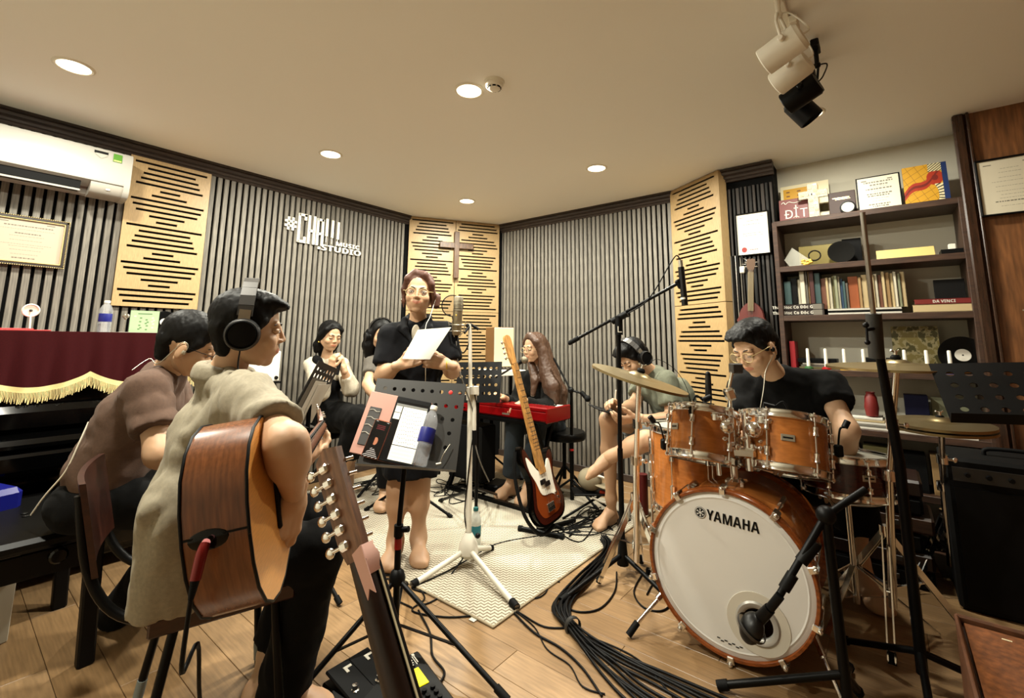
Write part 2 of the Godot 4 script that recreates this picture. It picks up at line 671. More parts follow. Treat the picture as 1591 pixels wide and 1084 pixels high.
	mat("lamp_green",Color(0.1,0.4,0.1),0.4)
	mat("cable_grey",Color(0.40,0.39,0.36),0.5)
	mat("port_metal",Color(0.66,0.65,0.62),0.3,0.35)

# ---------------------------------------------------------------- smooth solid figures: blended capsules and ellipsoids meshed as surface nets
class Field extends RefCounted:
	var prims := []
	var k := 70.0
	var h := 0.012
	var lo := Vector3(1e9,1e9,1e9)
	var hi := Vector3(-1e9,-1e9,-1e9)
	var d := PackedFloat32Array()
	var nx := 0
	var ny := 0
	var nz := 0
	var fold: FastNoiseLite
	var fold_amp := 0.0
	var fold_scale := Vector3(1,1,1)
	var carves := []

	func _init(cell := 0.012,sharp := 70.0) -> void:
		h = cell
		k = sharp

	func cone(a: Vector3,b: Vector3,ra: float,rb: float,cut := []) -> Field:
		prims.append([0,a,b,ra,rb,cut])
		var r := maxf(ra,rb)
		lo = lo.min(a.min(b) - Vector3(r,r,r))
		hi = hi.max(a.max(b) + Vector3(r,r,r))
		return self

	func chain(pts: Array,rs: Array) -> Field:
		for w in pts.size() - 1:
			cone(pts[w],pts[w + 1],rs[w],rs[w + 1])
		return self

	func ell(c: Vector3,r: Vector3,b := Basis(),cut := []) -> Field:
		prims.append([1,c,r,b.inverse(),maxf(r.x,maxf(r.y,r.z)),cut])
		var m := maxf(r.x,maxf(r.y,r.z))
		lo = lo.min(c - Vector3(m,m,m))
		hi = hi.max(c + Vector3(m,m,m))
		return self

	func fill() -> void:
		var pad := 3.0 * h + 0.7 / k * 2.0
		lo -= Vector3(pad,pad,pad)
		hi += Vector3(pad,pad,pad)
		nx = int((hi.x - lo.x) / h) + 2
		ny = int((hi.y - lo.y) / h) + 2
		nz = int((hi.z - lo.z) / h) + 2
		d.resize(nx * ny * nz)
		d.fill(0.0)
		var m := 4.5 / k
		for q in prims:
			var a: Vector3 = q[1]
			var p0: Vector3
			var p1: Vector3
			if q[0] == 0:
				var r := maxf(q[3],q[4]) + m
				p0 = a.min(q[2]) - Vector3(r,r,r)
				p1 = a.max(q[2]) + Vector3(r,r,r)
			else:
				var r: float = q[4] + m
				p0 = a - Vector3(r,r,r)
				p1 = a + Vector3(r,r,r)
			var x0 := maxi(0,int((p0.x - lo.x) / h))
			var y0 := maxi(0,int((p0.y - lo.y) / h))
			var z0 := maxi(0,int((p0.z - lo.z) / h))
			var x1 := mini(nx - 1,int((p1.x - lo.x) / h) + 1)
			var y1 := mini(ny - 1,int((p1.y - lo.y) / h) + 1)
			var z1 := mini(nz - 1,int((p1.z - lo.z) / h) + 1)
			var cut: Array = q[5]
			if q[0] == 0:
				var ab: Vector3 = q[2] - a
				var il := 1.0 / maxf(ab.length_squared(),1e-9)
				var ra: float = q[3]
				var dr: float = q[4] - ra
				for z in range(z0,z1 + 1):
					for y in range(y0,y1 + 1):
						var row := (z * ny + y) * nx
						var p := Vector3(lo.x + x0 * h,lo.y + y * h,lo.z + z * h)
						for x in range(x0,x1 + 1):
							var pa := p - a
							var t := clampf(pa.dot(ab) * il,0.0,1.0)
							var e := (pa - ab * t).length() - ra - dr * t
							for c: Plane in cut:
								e = maxf(e,c.distance_to(p))
							if e < m:
								d[row + x] += exp(-e * k)
							p.x += h
			else:
				var rr: Vector3 = q[2]
				var bi: Basis = q[3]
				var r2 := rr * rr
				for z in range(z0,z1 + 1):
					for y in range(y0,y1 + 1):
						var row := (z * ny + y) * nx
						var p := Vector3(lo.x + x0 * h,lo.y + y * h,lo.z + z * h)
						for x in range(x0,x1 + 1):
							var pl := bi * (p - a)
							var k0 := (pl / rr).length()
							var e := k0 * (k0 - 1.0) / maxf((pl / r2).length(),1e-6)
							for c: Plane in cut:
								e = maxf(e,c.distance_to(p))
							if e < m:
								d[row + x] += exp(-e * k)
							p.x += h
		var ik := 1.0 / k
		for w in d.size():
			var s := d[w]
			if s <= 0.0:
				d[w] = 1.0
			else:
				var e := -log(s) * ik
				if fold_amp > 0.0 and absf(e) < 0.05:
					var x := w % nx
					var y := (w / nx) % ny
					var z := w / (nx * ny)
					e += fold_amp * fold.get_noise_3d((lo.x + x * h) * fold_scale.x,(lo.y + y * h) * fold_scale.y,(lo.z + z * h) * fold_scale.z)
				d[w] = e
		for q in carves:   # [centre,radii,basis]: hollow an ellipsoid out
			var c: Vector3 = q[0]
			var rr: Vector3 = q[1]
			var bi: Basis = (q[2] as Basis).inverse()
			var r := maxf(rr.x,maxf(rr.y,rr.z)) + 0.01
			for z in range(maxi(0,int((c.z - r - lo.z) / h)),mini(nz,int((c.z + r - lo.z) / h) + 2)):
				for y in range(maxi(0,int((c.y - r - lo.y) / h)),mini(ny,int((c.y + r - lo.y) / h) + 2)):
					for x in range(maxi(0,int((c.x - r - lo.x) / h)),mini(nx,int((c.x + r - lo.x) / h) + 2)):
						var pl := bi * (lo + Vector3(x,y,z) * h - c)
						var k0 := (pl / rr).length()
						var e := k0 * (k0 - 1.0) / maxf((pl / (rr * rr)).length(),1e-6)
						var w := (z * ny + y) * nx + x
						d[w] = maxf(d[w],-e)

	func skin(g: Geo,paint = null) -> Geo:
		fill()
		var cell := PackedInt32Array()
		cell.resize(d.size())
		cell.fill(-1)
		var ids := PackedInt32Array()   # cells that own a vertex
		var quads := PackedInt32Array()
		var sx := 1
		var sy := nx
		var sz := nx * ny
		for z in range(1,nz - 1):
			for y in range(1,ny - 1):
				var row := z * sz + y * sy
				for x in range(1,nx - 1):
					var w := row + x
					var v0 := d[w] < 0.0
					for ax in 3:
						var st := sx if ax == 0 else (sy if ax == 1 else sz)
						if v0 == (d[w + st] < 0.0):
							continue
						var s1 := sy if ax == 0 else (sz if ax == 1 else sx)
						var s2 := sz if ax == 0 else (sx if ax == 1 else sy)
						var c0 := w - s1 - s2
						var c1 := w - s2
						var c2 := w
						var c3 := w - s1
						for c in [c0,c1,c2,c3]:
							if cell[c] < 0:
								cell[c] = ids.size()
								ids.append(c)
						if v0:
							quads.append_array(PackedInt32Array([cell[c0],cell[c1],cell[c2],cell[c3]]))
						else:
							quads.append_array(PackedInt32Array([cell[c3],cell[c2],cell[c1],cell[c0]]))
		var base := g.v.size()
		var off := [0,sx,sy,sx + sy,sz,sx + sz,sy + sz,sx + sy + sz]
		var edges := [[0,1],[2,3],[4,5],[6,7],[0,2],[1,3],[4,6],[5,7],[0,4],[1,5],[2,6],[3,7]]
		var cor := [Vector3(0,0,0),Vector3(1,0,0),Vector3(0,1,0),Vector3(1,1,0),Vector3(0,0,1),Vector3(1,0,1),Vector3(0,1,1),Vector3(1,1,1)]
		var pos := PackedVector3Array()
		pos.resize(ids.size())
		for j in ids.size():
			var c := ids[j]
			var sum := Vector3.ZERO
			var cnt := 0
			for e in edges:
				var a := d[c + off[e[0]]]
				var b := d[c + off[e[1]]]
				if (a < 0.0) != (b < 0.0):
					sum += (cor[e[0]] as Vector3).lerp(cor[e[1]],a / (a - b))
					cnt += 1
			var x := c % nx
			var y := (c / nx) % ny
			var z := c / sz
			pos[j] = lo + (Vector3(x,y,z) + sum / maxi(cnt,1)) * h
		var nor := PackedVector3Array()
		nor.resize(ids.size())
		for q in range(0,quads.size(),4):
			var nn := (pos[quads[q + 2]] - pos[quads[q]]).cross(pos[quads[q + 3]] - pos[quads[q + 1]])
			for w in 4:
				nor[quads[q + w]] += nn
		for j in ids.size():
			g.v.append(pos[j])
			g.n.append(nor[j].normalized())
			g.t.append(Vector2.ZERO)
			g.c.append(paint.call(pos[j]) if paint else g.tint)
		for q in range(0,quads.size(),4):
			g.i.append_array(PackedInt32Array([base + quads[q],base + quads[q + 2],base + quads[q + 1],base + quads[q],base + quads[q + 3],base + quads[q + 2]]))
		return g

# ---------------------------------------------------------------- the room (room frame: x = b across,y up,-z = a away)
const SLOTS := [0.93,0.62,0.71,0.76,0.86,0.26,0.45,0.93,0.87,0.78,0.45,0.27,0.95,0.65,0.73,0.78,0.88,0.27,0.46,0.96,0.89,0.80,0.46,0.27,0.96,0.90,0.81]

func build_room() -> void:
	var f := struct("floor",Geo.new().box(Vector3(-1.1,-0.07,-1.35),Vector3(5.9,0.11,5.3)),"floor_base")
	var pw := 0.145
	var k := 0
	for r in 36:
		var a := -1.2 + pw * r
		var b := -4.0 - fmod(r * 0.47,1.25)
		while b < 1.75:
			var b0 := maxf(b,-3.95)
			var b1 := minf(b + 1.25,1.75)
			if b1 - b0 > 0.05:
				part("plank",Geo.new().box(Vector3((b0 + b1) / 2,-0.0075,-a - pw / 2),Vector3(b1 - b0 - 0.0015,0.015,pw - 0.0015),Basis(),0.0012),["plank_a","plank_b","plank_c"][(k * 7 + r * 3) % 3],f)
			k += 1
			b += 1.25
	struct("ceiling",Geo.new().box(Vector3(-1.1,2.53,-1.35),Vector3(5.9,0.12,5.3)),"ceiling")
	var g := Geo.new()
	var wl := struct("wall_left",Geo.new().box(Vector3(-3.93,1.23,-0.95),Vector3(0.2,2.48,4.4)),"groove")
	var pitch := 0.0462
	var sw := 0.0305
	var sl := [Geo.new().box(Vector3.ZERO,Vector3(0.022,2.40,sw),Basis(),0.002).mesh(),Geo.new().box(Vector3.ZERO,Vector3(sw,2.40,0.022),Basis(),0.002).mesh()]
	var n := 0
	var a := -1.1
	while a < 2.95:
		var s := part("slat",sl[0],"slat_dark" if n % 3 == 1 else "slat",wl)
		s.position = Vector3(-3.819,1.2,-a)
		a += pitch
		n += 1
	var wb := struct("wall_back",Geo.new().box(Vector3(-2.31,1.23,-3.98),Vector3(2.1,2.48,0.2)),"groove")
	var b := -3.262
	while b < -1.35:
		var s := part("slat",sl[1],"slat_dark" if n % 3 == 1 else "slat",wb)
		s.position = Vector3(b,1.2,-3.869)
		b += pitch
		n += 1
	struct("wall_corner",Geo.new().bar(Vector3(-3.87,1.235,-2.90),Vector3(-3.24,1.235,-3.92),0.04,2.47),"groove")
	struct("wall_corner_panels",Geo.new().bar(Vector3(-1.36,1.235,-3.89),Vector3(-0.86,1.235,-3.59),0.04,2.47),"groove")
	var wp := struct("wall_pillar",Geo.new().box(Vector3(-0.70,1.235,-3.75),Vector3(0.34,2.47,0.26)),"groove")
	for q in 12:
		var s := part("lath",Geo.new().box(Vector3(-0.848 + q * 0.0275,1.17,-3.612),Vector3(0.017 if q % 3 else 0.023,2.30,0.014),Basis(),0.003),"crown_v" if q % 2 else "lath_dark",wp)
		s.position.z = 0.004 * ((q * 5) % 3)
	struct("wall_shelf",Geo.new().box(Vector3(-0.05,1.235,-3.89),Vector3(1.0,2.47,0.16)),"plaster")
	struct("wall_right_back",Geo.new().box(Vector3(1.12,1.235,-3.60),Vector3(1.36,2.47,0.2)),"wood_wall")
	struct("wall_right",Geo.new().box(Vector3(1.80,1.235,-1.35),Vector3(0.12,2.48,5.3)),"wood_wall")
	struct("wall_near",Geo.new().box(Vector3(-1.1,1.235,1.24),Vector3(5.9,2.48,0.12)),"plaster")
	var prof := PackedVector2Array([Vector2(0,0),Vector2(0.028,0),Vector2(0.034,0.008),Vector2(0.03,0.018),Vector2(0.04,0.024),Vector2(0.046,0.036),Vector2(0.042,0.044),Vector2(0.056,0.052),Vector2(0.062,0.068),Vector2(0.058,0.074),Vector2(0.07,0.08),Vector2(0.07,0.092),Vector2(0,0.092)])
	var c1 := Geo.new().prism(prof,4.15,Transform3D(Basis(),Vector3(-3.83,2.378,-2.98)),0.95)
	struct("trim_1",c1,"crown_z")
	var c2 := Geo.new().prism(prof,1.98,Transform3D(Basis(Vector3(0,0,1),Vector3.UP,Vector3(-1,0,0)),Vector3(-1.33,2.378,-3.88)),0.95)
	struct("trim_2",c2,"crown")
	var c3 := Geo.new().prism(prof,0.36,Transform3D(Basis(Vector3(0,0,1),Vector3.UP,Vector3(-1,0,0)),Vector3(-0.52,2.372,-3.62)),0.95)
	struct("trim_3",c3,"crown")
	struct("trim_4",Geo.new().box(Vector3(0.425,1.235,-3.495),Vector3(0.05,2.47,0.05),Basis(),0.008).box(Vector3(0.462,1.235,-3.482),Vector3(0.014,2.47,0.03),Basis(),0.004),"shelf_gloss")
	struct("baseboard_left",Geo.new().box(Vector3(-3.80,0.03,-1.0),Vector3(0.014,0.06,4.1),Basis(),0.003),"crown_z")
	struct("baseboard_back",Geo.new().box(Vector3(-2.31,0.03,-3.85),Vector3(1.9,0.06,0.014),Basis(),0.003),"crown")

func acoustic_panel(at: Vector3,turn: float,w: float,h: float,label: String,flip := false,side := 0.0) -> void:
	var o := thing("sound_absorber",label,"sound absorber",at,turn,"maple sound absorbers")
	part("backing",Geo.new().box(Vector3(0,h / 2,0.004),Vector3(w - 0.004,h - 0.004,0.008)),"groove",o)
	var g := Geo.new()
	var rows := SLOTS.duplicate()
	if flip:
		rows.reverse()
	var m := rows.size()
	var sh := h * 0.0155
	var y := h
	var z0 := 0.008
	var th := 0.014
	for k in m:
		var yc := h * (1.0 - (0.033 + k * 0.0359))
		var L: float = rows[k] * w * 0.96
		g.box(Vector3(0,(y + yc + sh / 2) / 2,z0 + th / 2),Vector3(w,y - yc - sh / 2,th))
		var sd := (w - L) / 2
		for s in [-1,1]:
			g.box(Vector3(s * (w - sd) / 2,yc,z0 + th / 2),Vector3(sd,sh,th))
		y = yc - sh / 2
	g.box(Vector3(0,y / 2,z0 + th / 2),Vector3(w,y,th))
	part("board",g,"maple",o)
	if side > 0.0:
		part("side_board",Geo.new().box(Vector3(w / 2 + 0.004,h / 2,-side / 2 + 0.022),Vector3(0.012,h,side)),"maple",o)

func build_walls_things() -> void:
	var spots := [[0.264,-2.935,"round ceiling downlight above the air conditioner"],[1.592,-2.933,"round ceiling downlight over the slat wall sign"],[1.592,-1.582,"round ceiling downlight beside the smoke detector"],[2.962,-1.582,"round ceiling downlight in front of the right slat wall"],[2.962,-2.937,"round ceiling downlight above the wooden cross"],[0.264,-1.582,"round ceiling downlight over the guitarist, above the frame"],[2.962,-0.23,"round ceiling downlight hidden behind the black spotlights"]]
	for s in spots:
		var o := thing("downlight",s[2],"ceiling light",W(s[0],s[1],2.47),0.0,"recessed ceiling downlights")
		part("trim_ring",Geo.new().lathe([Vector2(0.062,0.0),Vector2(0.064,-0.006),Vector2(0.072,-0.008),Vector2(0.078,-0.004),Vector2(0.08,0.0)],Transform3D(),28),"white_plastic",o)
		part("lens",Geo.new().lathe([Vector2(0.0,-0.004),Vector2(0.063,-0.004),Vector2(0.063,0.0)],Transform3D(),28),"led",o)
	var sd := thing("smoke_detector","white round smoke detector on the ceiling beside a downlight","smoke detector",W(1.612,-1.425,2.47))
	part("base",Geo.new().lathe([Vector2(0.0,-0.014),Vector2(0.05,-0.014),Vector2(0.052,-0.004),Vector2(0.052,0.0)],Transform3D(),24),"white_plastic",sd)
	part("body",Geo.new().lathe([Vector2(0.0,-0.046),Vector2(0.022,-0.045),Vector2(0.03,-0.04),Vector2(0.03,-0.034),Vector2(0.042,-0.03),Vector2(0.046,-0.014)],Transform3D(),24),"white_plastic",sd)
	for k in 8:
		var an := TAU * k / 8
		part("vent",Geo.new().box(Vector3(cos(an) * 0.0325,-0.0355,sin(an) * 0.0325),Vector3(0.004,0.006,0.016),Basis(Vector3.UP,-an)),"black_matt",sd)
	acoustic_panel(W(0.906,-3.806,1.38),0.8922,0.47,1.0,"single maple slotted panel beside the air conditioner")
	var t1 := 0.3430
	var A := W(2.98,-3.80,0.0)
	var B := W(3.83,-3.28,0.0)
	acoustic_panel(A.lerp(B,0.25) + Vector3(0,1.482,0),t1,0.492,0.985,"maple slotted panel in the corner, left of the wooden cross")
	acoustic_panel(A.lerp(B,0.75) + Vector3(0,1.482,0),t1,0.492,0.985,"maple slotted panel in the corner, right of the wooden cross",true)
	acoustic_panel(A.lerp(B,0.25) + Vector3(0,0.492,0),t1,0.492,0.985,"lower maple slotted panel in the corner behind the singer")
	acoustic_panel(A.lerp(B,0.75) + Vector3(0,0.492,0),t1,0.492,0.985,"lower maple slotted panel behind the studio microphone and cream box")
	var t2 := -1.2323
	A = W(3.845,-1.334,0.0)
	B = W(3.556,-0.867,0.0)
	acoustic_panel(A.lerp(B,0.5) + Vector3(0,1.478,0),t2,0.54,0.985,"upper maple slotted panel beside the framed certificate pillar",false,0.07)
	acoustic_panel(A.lerp(B,0.5) + Vector3(0,0.488,0),t2,0.54,0.985,"lower maple slotted panel between the crouching man and drummer",true,0.07)
	var cr := thing("cross","plain dark wooden cross hung over the corner panels","cross",W(3.405,-3.532,1.83) + Vector3(0.012,0,0.03),t1)
	part("upright",Geo.new().box(Vector3(0,0.253,0.02),Vector3(0.055,0.505,0.03),Basis(),0.004),"cross_wood",cr)
	part("crossbar",Geo.new().box(Vector3(0,0.352,0.02),Vector3(0.365,0.062,0.026),Basis(),0.004),"cross_wood",cr)
	var sg := thing("wall_sign","white cut-out studio lettering on the left slat wall","sign",W(1.71,-3.80,1.95),0.8922)
	var q := Geo.new()
	for s in [[0.022,0.0],[0.06,0.0]]:
		q.box(Vector3(s[0],0.185,0.006),Vector3(0.019,0.11,0.012))
	for s in [0.165,0.203]:
		q.box(Vector3(0.041,s,0.006),Vector3(0.1,0.019,0.012))
	part("hash_mark",q,"white_plastic",sg)
	q = Geo.new()
	q.box(Vector3(0.112,0.165,0.006),Vector3(0.021,0.25,0.012)).box(Vector3(0.142,0.28,0.006),Vector3(0.07,0.022,0.012)).box(Vector3(0.142,0.05,0.006),Vector3(0.07,0.022,0.012)).box(Vector3(0.166,0.262,0.006),Vector3(0.02,0.05,0.012)).box(Vector3(0.166,0.068,0.006),Vector3(0.02,0.05,0.012))
	part("letter",q,"white_plastic",sg)
	q = Geo.new()
	q.box(Vector3(0.20,0.165,0.006),Vector3(0.021,0.25,0.012)).box(Vector3(0.247,0.165,0.006),Vector3(0.021,0.25,0.012)).box(Vector3(0.222,0.155,0.006),Vector3(0.04,0.022,0.012))
	part("letter",q,"white_plastic",sg)
	q = Geo.new()
	q.box(Vector3(0.278,0.16,0.006),Vector3(0.021,0.24,0.012)).box(Vector3(0.324,0.16,0.006),Vector3(0.021,0.24,0.012)).box(Vector3(0.30,0.27,0.006),Vector3(0.06,0.022,0.012)).box(Vector3(0.30,0.145,0.006),Vector3(0.04,0.02,0.012)).box(Vector3(0.30,0.02,0.006),Vector3(0.022,0.022,0.012))
	part("letter",q,"white_plastic",sg)
	for k in 3:
		q = Geo.new()
		q.box(Vector3(0.362 + k * 0.055,0.215 - k * 0.005,0.006),Vector3(0.021,0.16,0.012)).box(Vector3(0.362 + k * 0.055,0.11 - k * 0.005,0.004),Vector3(0.003,0.06,0.006))
		part("letter_bar",q,"white_plastic",sg)
	var tm := part("lettering",letters("MUSIC",0.062,0.01,1),"white_plastic",sg)
	tm.position = Vector3(0.575,0.083,0.006)
	tm.scale = Vector3(1.25,0.8,1)
	tm = part("lettering",letters("STUDIO",0.085,0.01,1),"white_plastic",sg)
	tm.position = Vector3(0.52,0.03,0.006)
	tm.scale = Vector3(1.3,0.8,1)
	air_conditioner()
	var im := doc_image(256,224,Color(0.66,0.61,0.53),5,false)
	framed("framed_certificate","framed certificate with beaded dark frame below the air conditioner",W(0.262,-3.79,1.72),0.8922,0.34,0.285,0.018,"frame_bead",im,true)
	framed("framed_certificate","white certificate with a red seal hung on the dark pillar",W(3.585,-0.676,1.955),ROOM,0.218,0.312,0.008,"black_plastic",doc_image(192,256,Color(0.92,0.90,0.85),11,true),false)
	framed("framed_certificate","cream framed certificate hung on the brown wooden wall",W(3.475,0.585,2.02),ROOM,0.25,0.315,0.01,"black_plastic",doc_image(192,256,Color(0.80,0.77,0.68),23,false),false)
	spotlights()

func doc_image(w: int,h: int,paper: Color,sd: int,seal: bool) -> Image:
	var im := Image.create(w,h,false,Image.FORMAT_RGB8)
	im.fill(paper)
	var r := RandomNumberGenerator.new()
	r.seed = sd
	var ink := paper.darkened(0.5)
	var y := int(h * 0.08)
	im.fill_rect(Rect2i(int(w * 0.1),y,int(w * 0.14),4),ink)
	im.fill_rect(Rect2i(int(w * 0.74),y,int(w * 0.12),4),ink)
	while y < h * 0.82:
		y += int(r.randf_range(0.05,0.1) * h)
		var L := r.randf_range(0.25,0.7) * w
		var x := (w - L) / 2
		var tall := 5 if r.randf() < 0.3 else 2
		while x < (w + L) / 2:
			var d := r.randf_range(3,10)
			im.fill_rect(Rect2i(int(x),y,int(d),tall),ink if tall > 3 else paper.darkened(0.3))
			x += d + 2
	if seal:
		for yy in range(-17,18):
			for xx in range(-17,18):
				if xx * xx + yy * yy < 280:
					im.set_pixel(int(w * 0.2) + xx,int(h * 0.88) + yy,Color(0.55,0.16,0.14) if (xx * 3 + yy * 5) % 11 else Color(0.7,0.4,0.36))
		for k in 30:
			im.fill_rect(Rect2i(int(w * 0.38) + k * 2,int(h * (0.88 + 0.02 * sin(k * 1.3))),3,2),Color(0.6,0.25,0.25))
		for k in 26:
			im.fill_rect(Rect2i(int(w * 0.78) + k,int(h * (0.87 + 0.035 * sin(k * 0.9))),2,2),Color(0.2,0.2,0.25))
	return im

func framed(called: String,label: String,at: Vector3,turn: float,w: float,h: float,fw: float,fm: String,im: Image,beads: bool) -> void:
	var o := thing(called,label,"certificate",at,turn)
	var g := Geo.new()
	for s in [-1,1]:
		g.box(Vector3(0,s * (h - fw) / 2,0.008),Vector3(w,fw,0.02),Basis(),0.003)
		g.box(Vector3(s * (w - fw) / 2,0,0.008),Vector3(fw,h,0.02),Basis(),0.003)
	part("frame",g,fm,o)
	if beads:
		g = Geo.new()
		for k in 38:
			for s in [-1,1]:
				g.ball(Vector3(-w / 2 + 0.004 + k * (w - 0.008) / 37,s * (h / 2 - 0.003),0.02),0.0034,6)
		for k in 30:
			for s in [-1,1]:
				g.ball(Vector3(s * (w / 2 - 0.003),-h / 2 + 0.006 + k * (h - 0.012) / 29,0.02),0.0034,6)
		part("beading",g,"gold_pale",o).set_meta("kind","stuff")
		g = Geo.new()
		for s in [-1,1]:
			g.box(Vector3(0,s * (h / 2 - fw - 0.003),0.015),Vector3(w - 2 * fw,0.006,0.01),Basis(),0.002)
			g.box(Vector3(s * (w / 2 - fw - 0.003),0,0.015),Vector3(0.006,h - 2 * fw,0.01),Basis(),0.002)
		part("inner_edge",g,"gold_pale",o)
	g = Geo.new()
	var x := w / 2 - fw
	var y := h / 2 - fw
	g.quad(Vector3(-x,-y,0.008),Vector3(x,-y,0.008),Vector3(x,y,0.008),Vector3(-x,y,0.008))
	part("certificate",g,printed("certificate_print",im,0.5),o)

func air_conditioner() -> void:
	var o := thing("air_conditioner","white split air conditioner high on the left wall","air conditioner",W(0.22,-3.80,2.02),0.8922)
	var L := 0.86
	var sec := PackedVector2Array([Vector2(0,0.03),Vector2(0,0.30),Vector2(0.15,0.30),Vector2(0.19,0.292),Vector2(0.205,0.27),Vector2(0.213,0.10),Vector2(0.21,0.085),Vector2(0.13,0.055),Vector2(0.12,0.075),Vector2(0.10,0.075),Vector2(0.085,0.02),Vector2(0.06,0.012)])
	var fx := Transform3D(Basis(Vector3(0,0,1),Vector3(0,1,0),Vector3(-1,0,0)),Vector3(L / 2 - 0.03,0,0.0))
	part("body",Geo.new().prism(sec,L - 0.06,fx,0.8),"ac_white",o)
	var endp := PackedVector2Array([Vector2(0,0.03),Vector2(0,0.30),Vector2(0.15,0.30),Vector2(0.19,0.292),Vector2(0.205,0.27),Vector2(0.213,0.10),Vector2(0.21,0.05),Vector2(0.19,0.02),Vector2(0.16,0.006),Vector2(0.06,0.004)])
	for s in [-1,1]:
		fx.origin.x = s * (L / 2 - 0.015) + 0.015
		part("end_cap",Geo.new().prism(endp,0.03,fx,0.8),"ac_white",o)
	fx.origin.x = L / 2 - 0.03
	part("display_panel",Geo.new().prism(PackedVector2Array([Vector2(0.07,0.006),Vector2(0.07,0.07),Vector2(0.19,0.083),Vector2(0.205,0.078),Vector2(0.205,0.05),Vector2(0.188,0.022),Vector2(0.16,0.008)]),0.15,fx,0.8),"ac_grey",o)
	part("air_slot",Geo.new().box(Vector3(-0.09,0.052,0.12),Vector3(L - 0.26,0.05,0.12)),"black_matt",o)
	part("louvre",Geo.new().box(Vector3(-0.09,0.026,0.165),Vector3(L - 0.26,0.007,0.075),Basis(Vector3.RIGHT,0.45),0.002),"ac_white",o)
	for k in 5:
		part("vane",Geo.new().box(Vector3(0.09 + k * 0.025,0.055,0.15),Vector3(0.003,0.04,0.05)),"ac_white",o)
	part("button",Geo.new().box(Vector3(0.33,0.045,0.203),Vector3(0.02,0.012,0.004),Basis(),0.002),"white_plastic",o)
	part("energy_label",Geo.new().box(Vector3(0.355,0.25,0.2085),Vector3(0.042,0.05,0.002),Basis(Vector3.RIGHT,-0.045)),"sticker_green",o)
	part("energy_label_band",Geo.new().box(Vector3(0.355,0.232,0.2097),Vector3(0.036,0.008,0.002),Basis(Vector3.RIGHT,-0.045)),"sticker_yellow",o)
	part("shield_sticker",Geo.new().prism(PackedVector2Array([Vector2(-0.026,0.02),Vector2(0.026,0.02),Vector2(0.028,-0.005),Vector2(0.0,-0.026),Vector2(-0.028,-0.005)]),0.002,Transform3D(Basis(Vector3.RIGHT,-0.045),Vector3(0.28,0.252,0.2075)),0.9),"sticker_grey",o)
	part("shield_band",Geo.new().box(Vector3(0.277,0.263,0.2085),Vector3(0.064,0.015,0.002),Basis(Vector3.RIGHT,-0.045)),"black_plastic",o)

func spotlights() -> void:
	var tr := thing("light_track","white ceiling track stub carrying the spotlights","light track",W(1.72,-0.29,2.47))
	wpart("rail",Geo.new().box(W(1.75,-0.205,2.459),Vector3(0.034,0.02,0.9),Basis(Vector3.UP,ROOM),0.003),"white_plastic",tr)
	var lamps := [
		["white_matt",Vector3(0.951,2.388,-1.5),Vector3(1.002,2.243,-1.46),Vector3(0.919,2.2,-1.56),0.051,"white track spotlight nearest the ceiling, tilted down left"],
		["white_matt",Vector3(1.112,2.366,-1.66),Vector3(1.122,2.252,-1.62),Vector3(1.055,2.209,-1.72),0.05,"second white track spotlight, partly behind the first"],
		["black_plastic",Vector3(1.288,2.401,-1.8),Vector3(1.254,2.247,-1.76),Vector3(1.176,2.201,-1.86),0.05,"black track spotlight below the white ones"],
		["black_plastic",Vector3(1.386,2.373,-1.98),Vector3(1.276,2.272,-1.96),Vector3(1.343,2.175,-1.94),0.052,"lowest black track spotlight, turned away to the right"],
	]
	for s in lamps:
		var at: Vector3 = s[1]
		at.y = 2.449
		var o := thing("track_spotlight",s[5],"spotlight",at,0.0,"track spotlights")
		var rear: Vector3 = s[2]
		var front: Vector3 = s[3]
		var r: float = s[4]
		var ax := (front - rear).normalized()
		rear -= ax * 0.005
		var ln := rear.distance_to(front)
		wpart("housing",Geo.new().turned(rear,front,[Vector2(0,0),Vector2(r * 0.86,0.002),Vector2(r * 0.93,0.01),Vector2(r,0.014),Vector2(r,ln - 0.003),Vector2(r - 0.003,ln),Vector2(r - 0.006,ln - 0.002),Vector2(r - 0.008,ln - 0.03),Vector2(0,ln - 0.03)],28),s[0],o)
		wpart("lens",Geo.new().turned(front - ax * 0.032,front - ax * 0.02,[Vector2(0,0.004),Vector2(r - 0.01,0.004)],20),"grey_metal",o)
		var mid := rear.lerp(front,0.38)
		var side := ax.cross(Vector3.UP).normalized()
		var g := Geo.new()
		var top := Vector3(at.x,maxf(mid.y + 0.09,at.y - 0.10),at.z)
		for sg in [-1,1]:
			g.tube([mid + side * sg * (r + 0.006),mid.lerp(top,0.55) + side * sg * (r + 0.006),top + side * sg * 0.012],0.005,6)
		g.tube([top - side * 0.014,top + side * 0.014],0.006,6)
		wpart("yoke",g,s[0],o)
		for sg in [-1,1]:
			wpart("knob",Geo.new().turned(mid + side * sg * (r + 0.002),mid + side * sg * (r + 0.018),[Vector2(0.0,0.0),Vector2(0.011,0.0),Vector2(0.011,0.012),Vector2(0.008,0.016),Vector2(0,0.016)],12),s[0],o)
		wpart("stem",Geo.new().tube([top,Vector3(at.x,at.y - 0.02,at.z)],0.009,10).ball(top,0.014,10),s[0],o)
		wpart("adaptor",Geo.new().box(Vector3(at.x,at.y - 0.014,at.z),Vector3(0.03,0.03,0.09),Basis(Vector3.UP,ROOM),0.004),s[0],o)
		wpart("cord",Geo.new().hose([top,top + Vector3(0.035,0.0,0.01),rear + Vector3(0.02,0.025,0),rear],0.003,5),s[0],o)

